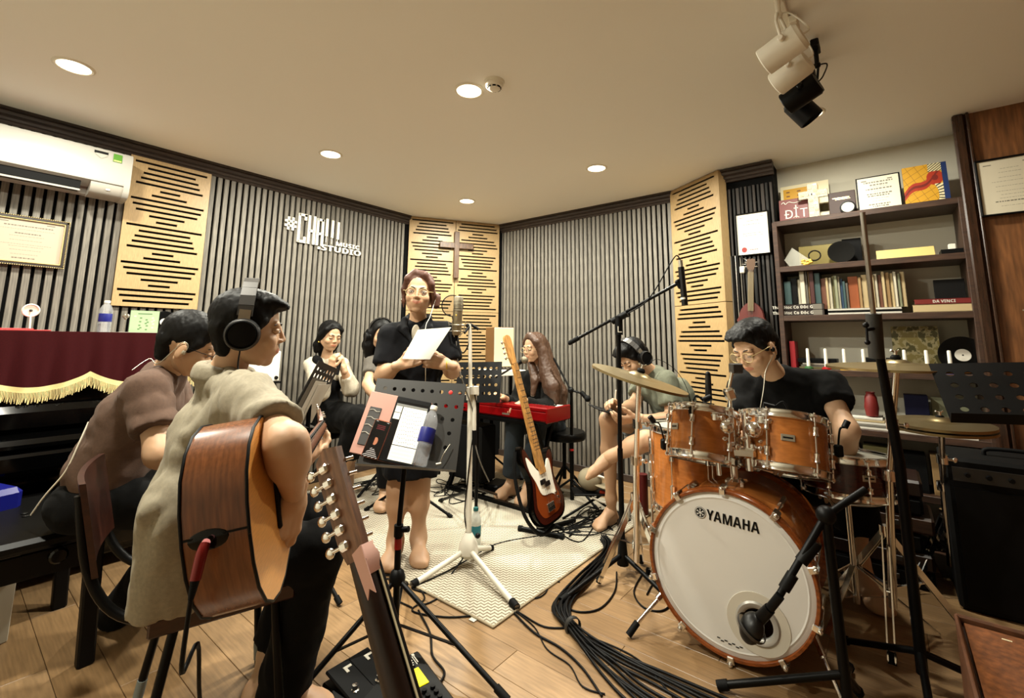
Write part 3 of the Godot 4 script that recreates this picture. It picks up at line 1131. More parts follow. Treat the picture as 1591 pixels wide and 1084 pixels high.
# ---------------------------------------------------------------- bookshelf on the right and what stands in it
const ORD := ["first","second","third","fourth","fifth","sixth","seventh","eighth","ninth","tenth","eleventh","twelfth","thirteenth","fourteenth","fifteenth","sixteenth","seventeenth","eighteenth","nineteenth","twentieth","twenty-first","twenty-second","twenty-third","twenty-fourth","twenty-fifth","twenty-sixth","twenty-seventh","twenty-eighth","twenty-ninth","thirtieth","thirty-first","thirty-second","thirty-third","thirty-fourth"]

func build_shelf() -> void:
	var o := thing("bookshelf","dark brown open bookshelf built between pillar and wooden wall","bookshelf",W(3.66,-0.06,0),ROOM)
	for y in [2.005,1.689,1.362,1.02,0.68,0.36,0.06]:
		part("shelf",Geo.new().box(Vector3(0,y - 0.018,0),Vector3(0.94,0.036,0.29),Basis(),0.002),"shelf_wood",o)
	part("upright",Geo.new().box(Vector3(-0.468,1.0,0),Vector3(0.028,2.0,0.292),Basis(),0.002),"shelf_wood",o)
	part("upright",Geo.new().box(Vector3(0.458,1.0,0),Vector3(0.028,2.0,0.292),Basis(),0.002),"shelf_wood",o)
	shelf_top()
	shelf_books()
	shelf_low()

func sbox(b0: float,b1: float,y0: float,y1: float,a0: float,a1: float,lean := 0.0) -> Geo:
	var g := Geo.new()
	g.xf = Transform3D(Basis(Vector3.UP,ROOM) * Basis(Vector3.RIGHT,lean),W((a0 + a1) / 2,(b0 + b1) / 2,y0))
	return g.box(Vector3(0,(y1 - y0) / 2,0),Vector3(b1 - b0,y1 - y0,a1 - a0),Basis(),0.0015)

func picture(called: String,label: String,cat: String,b0: float,b1: float,y0: float,h: float,a: float,lean: float,im: Image,edge: String,fw := 0.0) -> Node3D:
	var o := thing(called,label,cat,W(a,(b0 + b1) / 2,y0),ROOM)
	o.basis = Basis(Vector3.UP,ROOM) * Basis(Vector3.RIGHT,lean)
	var w := b1 - b0
	part("board" if fw == 0.0 else "frame",Geo.new().box(Vector3(0,h / 2,-0.006),Vector3(w,h,0.012),Basis(),0.0015),edge,o)
	var g := Geo.new()
	var x := w / 2 - fw
	g.quad(Vector3(-x,fw,0.001),Vector3(x,fw,0.001),Vector3(x,h - fw,0.001),Vector3(-x,h - fw,0.001))
	part("print",g,printed(called + "_print",im,0.45),o)
	return o

func shelf_top() -> void:
	var Y := 2.005
	var im := Image.create(96,96,false,Image.FORMAT_RGB8)
	im.fill(Color(0.84,0.80,0.66))
	im.fill_rect(Rect2i(6,8,70,44),Color(0.78,0.58,0.10))
	for r in 4:
		for c in 3:
			im.fill_rect(Rect2i(12 + c * 22,14 + r * 10,7,3),Color(0.42,0.26,0.05))
	im.fill_rect(Rect2i(70,56,22,18),Color(0.45,0.42,0.30))
	picture("picture_board","cream board with yellow printed field leaning at top shelf's left","picture",-0.505,-0.215,Y,0.30,3.70,-0.12,im,"paper")
	var mb := thing("lettered_board","maroon board with white DT lettering on the top shelf","sign",W(3.60,-0.41,Y),ROOM)
	mb.basis = Basis(Vector3.UP,ROOM) * Basis(Vector3.RIGHT,-0.1)
	part("board",Geo.new().box(Vector3(0,0.085,-0.006),Vector3(0.19,0.17,0.012),Basis(),0.002),"maroon",mb)
	var t := part("lettering",letters("Đ",0.085,0.002,0),"paper",mb)
	t.position = Vector3(-0.038,0.058,0.001)
	t = part("lettering",letters("T",0.085,0.002,0),"paper",mb)
	t.position = Vector3(0.05,0.058,0.001)
	part("emblem",Geo.new().box(Vector3(0.006,0.075,0.001),Vector3(0.007,0.09,0.002)).box(Vector3(0.006,0.098,0.001),Vector3(0.026,0.006,0.002)).tube([Vector3(-0.012,0.03,0.001),Vector3(0.006,0.042,0.001),Vector3(0.022,0.028,0.001)],0.003,5),"paper",mb)
	part("script_line",Geo.new().hose([Vector3(-0.08,0.14,0.001),Vector3(-0.065,0.15,0.001),Vector3(-0.055,0.135,0.001),Vector3(-0.035,0.148,0.001),Vector3(0.0,0.138,0.001),Vector3(0.04,0.145,0.001)],0.003,5),"paper",mb)
	var cr := thing("patchwork_cross","white patchwork cross standing on the top shelf","cross",W(3.575,-0.297,Y),ROOM)
	part("cross_body",Geo.new().box(Vector3(0,0.12,0),Vector3(0.06,0.24,0.016),Basis(),0.003).box(Vector3(0,0.165,0),Vector3(0.165,0.055,0.015),Basis(),0.003),"cross_white",cr)
	for k in 16:
		var up := k < 11
		part("tile",Geo.new().box(Vector3((-0.013 if k % 2 else 0.014) if up else (-0.06 + (k - 11) * 0.03),0.014 + (k * 0.0215 if up else 0.0) + (0.0 if up else 0.15),0.0085),Vector3(0.022,0.015,0.003),Basis(),0.001),["cross_white","paper","cross_grey"][k % 3],cr)
	var pl := thing("plaque","dark brown plaque with round white medallion on the top shelf","plaque",W(3.60,-0.145,Y),ROOM)
	pl.basis = Basis(Vector3.UP,ROOM) * Basis(Vector3.RIGHT,-0.08)
	part("board",Geo.new().box(Vector3(0,0.082,-0.008),Vector3(0.145,0.165,0.018),Basis(),0.003),"plaque_brown",pl)
	part("gilt_line",Geo.new().box(Vector3(0.005,0.112,0.001),Vector3(0.08,0.004,0.002)).box(Vector3(-0.005,0.122,0.001),Vector3(0.09,0.006,0.002)),"gold_pale",pl)
	var md := part("medallion",Geo.new().lathe([Vector2(0,0.004),Vector2(0.034,0.004),Vector2(0.036,0.0)],Transform3D(Basis(Vector3.RIGHT,PI / 2),Vector3(0.028,0.045,0.02)),24),"paper",pl)
	part("medallion_rim",Geo.new().lathe([Vector2(0.034,0.0),Vector2(0.034,0.007),Vector2(0.042,0.006),Vector2(0.043,0)],Transform3D(Basis(Vector3.RIGHT,PI / 2),Vector3(0.028,0.045,0.02)),24),"black_plastic",md)
	picture("framed_document","black framed document leaning in the middle of the top shelf","framed document",-0.065,0.155,Y,0.235,3.60,-0.1,doc_image(128,128,Color(0.86,0.83,0.74),31,false),"black_plastic",0.008)
	im = Image.create(128,128,false,Image.FORMAT_RGB8)
	for y in 128:
		for x in 128:
			var c := Color(0.78,0.58,0.12)
			if (x + y * 2) % 41 < 2 or (x * 2 - y + 300) % 53 < 2:
				c = Color(0.45,0.30,0.06)
			var d := Vector2(x - 92,y - 46).length()
			var band := absf(y - (96 - 0.62 * x - 9 * sin(x * 0.07)))
			if x < 96 and band < 13 or d < 24:
				c = Color(0.62,0.17,0.06) if band > 4 and d > 9 else Color(0.42,0.09,0.04)
			var k := Vector2(x - 40,y - 100).length()
			if k > 58 and k < 84 and y > 66 and x > 60:
				c = Color(0.06,0.05,0.04) if int(atan2(y - 100,x - 40) * 22 + 200) % 3 == 0 else Color(0.86,0.82,0.66)
			if y < 26 and x > 74:
				c = Color(0.06,0.05,0.04) if (x * 2 + y * 3) % 22 < 8 else Color(0.84,0.80,0.62)
			if x > 112 or (k >= 84 and y > 70):
				c = Color(0.05,0.16,0.36)
			im.set_pixel(x,y,c)
	picture("canvas","yellow canvas painted with piano keys and a red scroll","painting",0.165,0.365,Y,0.245,3.59,-0.06,im,"canvas_side")
	Y = 1.689
	var aw := thing("crystal_award","clear crystal award with pointed corner and gold flower base","award",W(3.57,-0.41,Y),ROOM)
	part("crystal",Geo.new().prism(PackedVector2Array([Vector2(-0.08,0.05),Vector2(-0.03,0.13),Vector2(0.06,0.045),Vector2(0.02,0.0),Vector2(-0.05,0.0)]),0.03,Transform3D(Basis(),Vector3(0,0,-0.015)),0.9),"crystal",aw)
	var gf := Geo.new()
	for k in 9:
		gf.ball(Vector3(0.05 + 0.022 * cos(k * 0.7),0.02 + 0.014 * sin(k * 1.9),0.03),Vector3(0.013,0.01,0.008),8)
	part("flower",gf,"gold",aw)
	var ga := thing("gold_award_plaque","low gilt award plaque on the second shelf behind the crystal","award",W(3.66,-0.285,Y),ROOM)
	part("plate",Geo.new().box(Vector3(0,0.075,0),Vector3(0.26,0.15,0.012),Basis(Vector3.RIGHT,-0.1),0.002),"olive_gold",ga)
	part("ring_relief",Geo.new().lathe([Vector2(0.03,0),Vector2(0.034,0.004),Vector2(0.038,0)],Transform3D(Basis(Vector3.RIGHT,PI / 2 - 0.1),Vector3(-0.04,0.08,0.008)),24),"grey_metal",ga)
	single("round_plate",Geo.new().turned(W(3.60,-0.175,Y + 0.075),W(3.57,-0.175,Y + 0.08),[Vector2(0,0),Vector2(0.05,0.002),Vector2(0.07,0.014),Vector2(0.073,0.014),Vector2(0.052,-0.003),Vector2(0,-0.004)],28),"plate_dark","dark round patterned plate standing on the second shelf","plate")
	single("dark_box",sbox(-0.17,-0.07,Y,Y + 0.17,3.66,3.72),"black_plastic","black upright box behind the dark round plate","box")
	single("pale_board",sbox(0.0,0.27,Y,Y + 0.075,3.60,3.62,-0.5),"board_yellow","pale board leaning on the right of the second shelf","board")
	single("small_white_box",sbox(0.325,0.355,Y + 0.03,Y + 0.06,3.56,3.60),"white_plastic","tiny white box at the right end of the second shelf","box")
	single("dark_case",sbox(0.29,0.385,Y,Y + 0.03,3.55,3.66),"black_plastic","flat black case under the tiny white box","case")

func book(called: String,label: String,cover,at: Vector3,b: Basis,w: float,h: float,d: float,group: String) -> Node3D:
	var o := thing(called,label,"book",at,0.0,group)
	o.basis = b
	part("cover",Geo.new().box(Vector3(0,h / 2,-0.0015),Vector3(w,h,0.003),Basis(),0.001).box(Vector3(-w / 2 + 0.0012,h / 2,-d / 2),Vector3(0.0024,h,d)).box(Vector3(w / 2 - 0.0012,h / 2,-d / 2),Vector3(0.0024,h,d)),cover,o)
	part("pages",Geo.new().box(Vector3(0,h / 2,-d / 2 - 0.002),Vector3(w - 0.005,h - 0.008,d - 0.008)),"paper",o)
	return o

func shelf_books() -> void:
	var Y := 1.362
	var R := Basis(Vector3.UP,ROOM)
	var lie := R * Basis(Vector3.BACK,PI / 2)
	for k in 2:
		var o := book("book","thick dark hardback lying flat, %s of the pair at left" % ["lower","upper"][k],"book_dark",W(3.545,-0.29,Y + 0.019 + k * 0.037),lie,0.035,0.235,0.17,"flat books on the middle shelf")
		var t := part("lettering",letters("Thân Hoc Co Đôc Giáo",0.026,0.001,1),"paper",o)
		t.position = Vector3(0,0.155,0.0008)
		t.rotation.z = -PI / 2
		part("spine_band",Geo.new().box(Vector3(0,0.035,0.0005),Vector3(0.033,0.05,0.002)),"book_grey",o)
	for k in 3:
		book("magazine",["thin white magazine lowest under the upright books","thin black magazine lying under the upright books","thin white magazine uppermost under the upright books"][k],["paper","black_plastic","paper"][k],W(3.55,0.09,Y + 0.007 + k * 0.0125),lie,0.0115,0.36,0.19,"magazines under the upright books")
	var row := [["teal",0.042,0.155],["black",0.035,0.175],["white",0.018,0.165],["white",0.029,0.225],["grey",0.014,0.225],["tan",0.011,0.22],["maroon",0.026,0.225],["teal",0.034,0.20],["brown",0.03,0.20],["cream",0.014,0.20],["white",0.017,0.20],["olive",0.014,0.21],["sage",0.018,0.21],["white",0.01,0.205],["blue",0.014,0.19],["teal",0.014,0.17],["grey",0.013,0.16],["orange",0.055,0.20],["tan",0.016,0.19],["cream",0.03,0.205],["tan",0.02,0.21],["cream",0.014,0.2],["white",0.016,0.205],["brown",0.02,0.2],["cream",0.016,0.215],["tan",0.022,0.21],["cream",0.018,0.205],["white",0.014,0.21],["sage",0.018,0.2],["cream",0.022,0.21]]
	var b := -0.505
	for k in row.size():
		var w: float = row[k][1] * 0.93
		var y: float = Y + (0.077 if k < 8 else 0.04 if b < 0.265 else 0.001)
		book("book","%s book standing in the middle row, %s from the left" % [row[k][0],ORD[k]],"book_" + str(row[k][0]),W(3.565 + 0.012 * (k % 3),b + w / 2,y),R,w,row[k][2],0.15,"upright books on the middle shelf")
		b += w + 0.0012
	var o2 := book("book","red hardback lying flat near the right end of the shelf","book_red",W(3.54,0.385,Y + 0.062),lie,0.03,0.235,0.17,"flat books on the middle shelf")
	var tt := part("lettering",letters("DA VINCI",0.022,0.001,1),"paper",o2)
	tt.position = Vector3(0,0.11,0.0008)
	tt.rotation.z = -PI / 2
	book("book","pale thick book lying flat under the red hardback","book_cream",W(3.54,0.39,Y + 0.024),lie,0.042,0.25,0.17,"flat books on the middle shelf")
	single("black_slab",sbox(0.245,0.375,Y + 0.079,Y + 0.19,3.60,3.63),"book_black","black upright slab case above the red book","box")

func shelf_low() -> void:
	var Y := 1.02
	single("red_book",sbox(-0.5,-0.47,Y,Y + 0.175,3.56,3.70),"book_pinkred","red book standing alone at the left of the lower shelf","book")
	single("dark_folder",sbox(-0.46,-0.25,Y + 0.04,Y + 0.065,3.56,3.72),"black_plastic","black folder lying on a pile behind the drummer's shoulder","folder")
	for k in 3:
		single("folder",sbox(-0.455 + 0.01 * k,-0.24,Y + 0.013 * k,Y + 0.013 * k + 0.012,3.57,3.72),["book_olive","book_grey","paper"][k],"%s folder in the pile under the black folder" % ["olive","grey","white"][k],"folder")
	for k in 4:
		single("disc_case",sbox(-0.12,0.06,Y + 0.02 * k,Y + 0.02 * k + 0.018,3.60,3.72),["black_plastic","book_grey","black_plastic","book_black"][k],"black and grey disc case, %s from the bottom of its pile" % ORD[k],"disc case","pile of disc cases on the lower shelf")
	for k in 8:
		var c := thing("candle","white candle, %s from the left in the row on the lower shelf" % ORD[k],"candle",W(3.545,-0.40 + k * 0.0955,Y),ROOM,"row of white candles")
		part("stick",Geo.new().lathe([Vector2(0,0.01),Vector2(0.0105,0.01),Vector2(0.0085,0.125),Vector2(0.006,0.129),Vector2(0,0.13)],Transform3D(),12),"white_plastic",c)
		part("holder",Geo.new().lathe([Vector2(0,0),Vector2(0.026,0),Vector2(0.026,0.006),Vector2(0.013,0.018),Vector2(0.0,0.018)],Transform3D(),14),["holder_green","red_plastic","holder_yellow","holder_blue"][k % 4],c)
	var im := Image.create(64,64,false,Image.FORMAT_RGB8)
	var ns := FastNoiseLite.new()
	ns.seed = 12
	ns.frequency = 0.05
	for y in 64:
		for x in 64:
			var w := ns.get_noise_2d(x,y)
			im.set_pixel(x,y,Color(0.50,0.45,0.24) if w > 0.1 else (Color(0.30,0.28,0.12) if w < -0.15 else Color(0.62,0.58,0.42)))
	picture("olive_picture","olive mottled picture board beside the vinyl record","picture",0.03,0.245,Y,0.27,3.68,-0.08,im,"book_olive")
	var v := thing("vinyl_record","black vinyl record with white label at shelf's right end","vinyl record",W(3.60,0.33,Y),ROOM)
	vinyl(v,0.105,Basis(Vector3.RIGHT,-0.15))
	Y = 0.68
	for k in 5:
		single("magazine",sbox(-0.47 + 0.006 * k,-0.02 - 0.008 * k,Y + 0.014 * k,Y + 0.014 * k + 0.0125,3.54,3.74),["paper","book_grey","paper","book_cream","paper"][k],"pale magazine behind the drummer's forearm, %s from bottom of pile" % ORD[k],"magazine","pile of magazines on the low shelf")
	single("blue_box",sbox(0.055,0.16,Y + 0.04,Y + 0.21,3.58,3.70),"navy_box","dark blue box standing on the low shelf","box")
	single("red_vase",Geo.new().lathe([Vector2(0,0),Vector2(0.03,0),Vector2(0.036,0.05),Vector2(0.03,0.11),Vector2(0.02,0.13),Vector2(0.024,0.14)],Transform3D(Basis(),W(3.58,-0.10,Y + 0.075)),16),"book_red","dark red vase behind the drummer's arm","vase")
	single("white_panel",sbox(0.175,0.37,Y + 0.01,Y + 0.20,3.66,3.68,-0.1),"book_sage","pale sage panel leaning on the low shelf","board")
	for k in 4:
		single("magazine",sbox(0.0,0.34 - 0.01 * k,Y + 0.0135 * k,Y + 0.0135 * k + 0.0125,3.52,3.65),["paper","book_cream","paper","book_grey"][k],"pale magazine under the blue box, %s from bottom" % ORD[k],"magazine","pile of magazines under the blue box")
	Y = 0.36
	for k in 6:
		single("record_sleeve",sbox(-0.46 + 0.15 * k,-0.33 + 0.15 * k,Y,Y + 0.2 + 0.01 * (k % 3),3.56,3.72),["book_grey","book_brown","book_olive","book_black","book_tan","book_grey"][k],"box file on the bottom shelves, %s from the left" % ORD[k],"box file","box files low in the shelf")
	var u := thing("ukulele","small reddish ukulele hung on the dark pillar above the drummer","ukulele",W(3.57,-0.715,1.30),ROOM)
	u.basis = Basis(Vector3.UP,ROOM) * Basis(Vector3.BACK,-0.06)
	var pts := PackedVector2Array()
	for k in 28:
		var an := TAU * k / 28
		var r := 0.078 * (1.0 + 0.13 * cos(2 * an)) * (1.06 if sin(an) < 0 else 0.86)
		pts.append(Vector2(cos(an) * r,sin(an) * 0.115 * (1.0 if sin(an) < 0 else 0.9)))
	part("body",Geo.new().prism(pts,0.05,Transform3D(Basis(),Vector3(0,0.06,0))),"uke_red",u)
	part("neck",Geo.new().box(Vector3(0,0.26,0.05),Vector3(0.034,0.26,0.014),Basis(),0.003),"uke_neck",u)
	part("fretboard",Geo.new().box(Vector3(0,0.235,0.0595),Vector3(0.036,0.27,0.006)),"maple_dull",u)
	part("headstock",Geo.new().prism(PackedVector2Array([Vector2(-0.018,0),Vector2(0.018,0),Vector2(0.027,0.03),Vector2(0.027,0.075),Vector2(0.008,0.082),Vector2(0,0.076),Vector2(-0.008,0.082),Vector2(-0.027,0.075),Vector2(-0.027,0.03)]),0.012,Transform3D(Basis(),Vector3(0,0.385,0.046))),"uke_neck",u)
	for k in 4:
		part("tuning_peg",Geo.new().tube([Vector3(-0.026 if k < 2 else 0.026,0.41 + 0.03 * (k % 2),0.05),Vector3(-0.042 if k < 2 else 0.042,0.41 + 0.03 * (k % 2),0.05)],0.004,6),"chrome",u)
	for k in 4:
		part("string",Geo.new().tube([Vector3(-0.012 + 0.008 * k,0.06,0.066),Vector3(-0.012 + 0.008 * k,0.39,0.064)],0.0009,4),"steel",u)
	for k in 5:
		single("hanging_strap",Geo.new().box(W(3.59,-0.835 + 0.016 * k,1.50),Vector3(0.008,0.62,0.006),Basis(Vector3.UP,ROOM),0.002),["book_grey","black_matt","steel","black_matt","book_grey"][k],"narrow hanging strap on the pillar, %s from the maple panel" % ORD[k],"strap","straps hanging on the pillar")
	var hk := thing("wall_hook","small chrome hook with white fob above the ukulele","hook",W(3.59,-0.745,1.72),ROOM)
	part("ring",Geo.new().hose([Vector3(0,0.06,0.01),Vector3(0.018,0.045,0.014),Vector3(0.012,0.02,0.014),Vector3(-0.012,0.022,0.014)],0.003,6),"chrome",hk)
	part("fob",Geo.new().box(Vector3(-0.014,-0.02,0.014),Vector3(0.034,0.05,0.014),Basis(),0.005),"white_plastic",hk)

func vinyl(o: Node3D,r: float,b: Basis) -> void:
	var prof := [Vector2(0,0.0),Vector2(r * 0.33,0.0005)]
	for k in 7:
		prof.append(Vector2(r * (0.36 + 0.09 * k),0.0005))
		prof.append(Vector2(r * (0.405 + 0.09 * k),0.0012))
	prof.append(Vector2(r,0.0))
	prof.append(Vector2(0,-0.001))
	part("disc",Geo.new().lathe(prof,Transform3D(b * Basis(Vector3.RIGHT,PI / 2),b * Vector3(0,r,0)),36),"vinyl",o)
	var lb := part("label_disc",Geo.new().lathe([Vector2(0,0.0022),Vector2(r * 0.32,0.0018),Vector2(r * 0.33,0)],Transform3D(b * Basis(Vector3.RIGHT,PI / 2),b * Vector3(0,r,0)),24),"paper",o)
	part("spindle_hole",Geo.new().lathe([Vector2(0,0.0026),Vector2(0.004,0.0026),Vector2(0.004,0.0)],Transform3D(b * Basis(Vector3.RIGHT,PI / 2),b * Vector3(0,r,0)),10),"black_plastic",lb)

# ---------------------------------------------------------------- piano,bench and what lies on them (left side)
func rb(g: Geo,a0: float,a1: float,b0: float,b1: float,y0: float,y1: float,bev := 0.0) -> Geo:
	return g.box(W((a0 + a1) / 2,(b0 + b1) / 2,(y0 + y1) / 2),Vector3(b1 - b0,y1 - y0,a1 - a0),Basis(Vector3.UP,ROOM),bev)

func build_left_side() -> void:
	var a0 := -0.55
	var a1 := 0.98
	var p := thing("upright_piano","glossy black upright piano under a red velvet cover","piano",W(0.2,-3.4,0),ROOM)
	wpart("case",rb(Geo.new(),a0,a1,-3.78,-3.22,0.08,1.18,0.008),"black_gloss",p)
	wpart("lid",rb(Geo.new(),a0 - 0.015,a1 + 0.015,-3.785,-3.19,1.18,1.2,0.006),"black_gloss",p)
	wpart("keybed",rb(Geo.new(),a0,a1,-3.25,-2.92,0.60,0.68,0.012),"black_gloss",p)
	wpart("fallboard",rb(rb(Geo.new(),a0 + 0.05,a1 - 0.05,-3.24,-2.95,0.68,0.735,0.02),a0 + 0.05,a1 - 0.05,-3.24,-3.14,0.73,0.86,0.03),"black_gloss",p)
	for a in [a0,a1 - 0.05]:
		wpart("key_block",rb(Geo.new(),a,a + 0.05,-3.24,-2.93,0.66,0.80,0.015),"black_gloss",p)
		wpart("leg",rb(Geo.new(),a,a + 0.06,-3.0,-2.94,0.08,0.60,0.012),"black_gloss",p)
		wpart("toe_block",rb(Geo.new(),a,a + 0.09,-3.3,-2.9,0.0,0.08,0.01),"black_gloss",p)
	wpart("knee_board",rb(Geo.new(),a0 + 0.06,a1 - 0.06,-3.235,-3.2,0.12,0.58,0.006),"black_gloss",p)
	for k in 3:
		wpart("pedal",rb(Geo.new(),0.12 + 0.09 * k,0.15 + 0.09 * k,-3.24,-3.08,0.05,0.062,0.005),"brass",p)
	var c := thing("piano_cover","dark red velvet cover with gold fringe draped over piano","cover",W(0.2,-3.4,1.2),ROOM)
	wpart("top_cloth",rb(Geo.new(),a0 - 0.02,a1 + 0.02,-3.79,-3.178,1.2,1.207,0.003),"velvet",c)
	var hem := func(a: float) -> float: return 1.0 - 0.068 * pow(absf(sin(PI * (a - 0.52) / 0.40)),0.8)
	var fold := func(a: float,w: float) -> float: return -3.176 + 0.006 * w * sin(a * 46.0) + 0.004 * w * sin(a * 91.0 + 1.0)
	wpart("front_drop",Geo.new().sheet(func(u: float,w: float) -> Vector3:
		var a := lerpf(a0 - 0.02,a1 + 0.02,u)
		return W(a,fold.call(a,w),lerpf(1.206,hem.call(a),w)),150,8),"velvet",c)
	wpart("gold_braid",Geo.new().sheet(func(u: float,w: float) -> Vector3:
		var a := lerpf(a0 - 0.02,a1 + 0.02,u)
		return W(a,fold.call(a,1.0) + 0.005,hem.call(a) + 0.01 - 0.025 * w),150,2),"gold_cloth",c)
	var fr := Geo.new()
	var a := a0 - 0.02
	while a < a1 + 0.02:
		var y: float = hem.call(a) - 0.012
		var b: float = fold.call(a,1.0) + 0.006
		fr.tube([W(a,b,y),W(a + 0.001,b + rng.randf_range(0.0,0.006),y - 0.025),W(a + rng.randf_range(-0.003,0.003),b + rng.randf_range(-0.002,0.008),y - rng.randf_range(0.044,0.056))],0.0022,4)
		a += 0.0052
	wpart("fringe",fr,"gold_cloth",c).set_meta("kind","stuff")
	single("red_folder",rb(rb(Geo.new(),-0.1,0.36,-3.52,-3.24,1.208,1.214,0.001),-0.08,0.30,-3.5,-3.26,1.214,1.22,0.001),"folder_red","pinkish red folder lying on the velvet piano cover","folder")
	var fan := thing("desk_fan","small white round disc on a thin stem on the piano","fan",W(0.30,-3.40,1.208))
	var ft: Vector3 = Vector3(-2.463,1.313,-2.361)
	fan.position = Vector3(ft.x + 0.01,1.207,ft.z)
	wpart("stem",Geo.new().tube([fan.position,ft],0.004,8),"white_plastic",fan)
	wpart("foot",Geo.new().turned(fan.position,fan.position + Vector3(0,0.01,0),[Vector2(0,0),Vector2(0.026,0),Vector2(0.026,0.005),Vector2(0.005,0.01),Vector2(0,0.01)],16),"white_plastic",fan)
	var fd := Vector3(0.75,-0.1,0.65).normalized()
	wpart("disc",Geo.new().turned(ft - fd * 0.008,ft + fd * 0.01,[Vector2(0,0),Vector2(0.03,0.0),Vector2(0.034,0.006),Vector2(0.034,0.012),Vector2(0.03,0.016),Vector2(0.026,0.01),Vector2(0,0.01)],24),"white_plastic",fan)
	wpart("hub",Geo.new().ball(ft + fd * 0.006,0.007,8),"grey_metal",fan)
	bottle("water_bottle","clear water bottle with blue label standing on the piano",Vector3(-2.252,1.197,-2.56),Vector3.UP,0.185,0.03,0.0)
	var cd := thing("greeting_card","pale green card standing on the piano beside the record","card",Vector3(-2.18,1.208,-2.745),0.75)
	cd.position.y = 1.208
	var im := Image.create(64,64,false,Image.FORMAT_RGB8)
	im.fill(Color(0.55,0.66,0.50))
	for k in 16:
		var x := 8 + (k * 29) % 44
		var y := 14 + (k * 17) % 40
		im.fill_rect(Rect2i(x,y,5,4),Color(0.30,0.40,0.26) if k % 3 else Color(0.70,0.78,0.62))
	im.fill_rect(Rect2i(16,7,32,3),Color(0.28,0.36,0.25))
	part("card_board",Geo.new().box(Vector3(0,0.065,0),Vector3(0.135,0.13,0.003)),"card_green",cd)
	var qd := Geo.new()
	qd.quad(Vector3(-0.066,0.002,0.002),Vector3(0.066,0.002,0.002),Vector3(0.066,0.128,0.002),Vector3(-0.066,0.128,0.002))
	part("print",qd,printed("card_print",im),cd)
	var cd2 := thing("greeting_card","second pale green card standing behind the vinyl record on piano","card",Vector3(-2.12,1.204,-2.947),0.75)
	cd2.position.y = 1.208
	part("card_board",Geo.new().box(Vector3(0,0.06,0),Vector3(0.11,0.12,0.003)),"card_green",cd2)
	part("print",Geo.new().box(Vector3(0,0.10,0.002),Vector3(0.08,0.012,0.002)),"card_print_dark",cd2)
	var vr := thing("vinyl_record","black vinyl record with white label leaning on the piano","vinyl record",Vector3(-2.131,1.198,-2.838),0.75)
	vr.position.y = 1.208
	vinyl(vr,0.068,Basis(Vector3.RIGHT,-0.1))
	single("paper_sheet",rb(Geo.new(),0.62,0.86,-3.40,-3.23,1.208,1.2095),"paper","white paper sheet lying on the piano edge","paper")
	var hp := thing("heart_ornament","tiny clear heart ornament standing left of the green card","ornament",Vector3(-2.249,1.206,-2.691))
	hp.position.y = 1.208
	part("stem",Geo.new().tube([Vector3.ZERO,Vector3(0,0.08,0)],0.002,6),"silver",hp)
	part("heart",Geo.new().ball(Vector3(-0.009,0.096,0),Vector3(0.013,0.012,0.005),10).ball(Vector3(0.009,0.096,0),Vector3(0.013,0.012,0.005),10).ball(Vector3(0,0.086,0),Vector3(0.011,0.012,0.005),10),"silver",hp)
	var bn := thing("piano_bench","black padded adjustable piano bench under the man in brown","bench",W(0.29,-2.64,0),ROOM)
	wpart("seat",rb(Geo.new(),0.10,0.50,-2.97,-2.31,0.455,0.50,0.014),"black_leather",bn)
	wpart("apron",rb(rb(rb(rb(Geo.new(),0.13,0.15,-2.93,-2.35,0.36,0.44),0.45,0.47,-2.93,-2.35,0.36,0.44),0.13,0.47,-2.93,-2.91,0.36,0.44),0.13,0.47,-2.37,-2.35,0.36,0.44),"black_plastic",bn)
	for s in [[0.135,-2.93],[0.465,-2.93],[0.135,-2.36],[0.465,-2.36]]:
		var t := W(s[0],s[1],0.44)
		var e := W(s[0] + (0.02 if s[0] > 0.3 else -0.02),s[1] + (-0.015 if s[1] < -2.6 else -0.02),0.0)
		wpart("leg",Geo.new().bar(t,e,0.05,0.05,W(1,0,0),0.006),"black_plastic",bn)
	for s in [-2.62,-2.66]:
		wpart("cushion_button",Geo.new().ball(W(0.3,s,0.502),Vector3(0.012,0.004,0.012),8),"black_leather",bn)
	wpart("height_knob",Geo.new().turned(W(0.36,-2.345,0.43),W(0.36,-2.29,0.43),[Vector2(0,0),Vector2(0.008,0),Vector2(0.008,0.02),Vector2(0.026,0.022),Vector2(0.026,0.05),Vector2(0.02,0.056),Vector2(0,0.056)],14),"black_gloss",bn)
	wpart("scissor_frame",Geo.new().bar(W(0.16,-2.90,0.40),W(0.44,-2.40,0.45),0.02,0.01).bar(W(0.16,-2.40,0.40),W(0.44,-2.90,0.45),0.02,0.01),"grey_metal",bn)
	var cq: Vector3 = Vector3(-1.83,0.539,-1.78)
	var cb := thing("drinks_carton","blue drinks carton on a patterned box at the left edge","carton",Vector3(cq.x - 0.27,0,cq.z - 0.03),-0.35)
	part("patterned_box",Geo.new().box(Vector3(-0.1,0.235,-0.1),Vector3(0.34,0.47,0.24),Basis(),0.004),"carton_white",cb)
	part("carton_top",Geo.new().box(Vector3(-0.1,0.525,-0.1),Vector3(0.31,0.105,0.22),Basis(),0.02),"carton_blue",cb)
	var tx := part("lettering",letters("AQUA",0.075,0.002,1),"white_plastic",cb)
	tx.position = Vector3(-0.06,0.53,0.011)
	tx.rotation.z = PI
	for k in 5:
		part("swirl_print",Geo.new().hose([Vector3(-0.22 + 0.06 * k,0.44,0.021),Vector3(-0.19 + 0.06 * k,0.39,0.021),Vector3(-0.23 + 0.06 * k,0.35,0.021),Vector3(-0.19 + 0.06 * k,0.29,0.021)],0.005,5),"black_plastic",cb)
	var wb := thing("wall_speaker","cream flat speaker cabinet on the slat wall behind the guitarist","speaker",W(1.50,-3.70,0.86),0.8922)
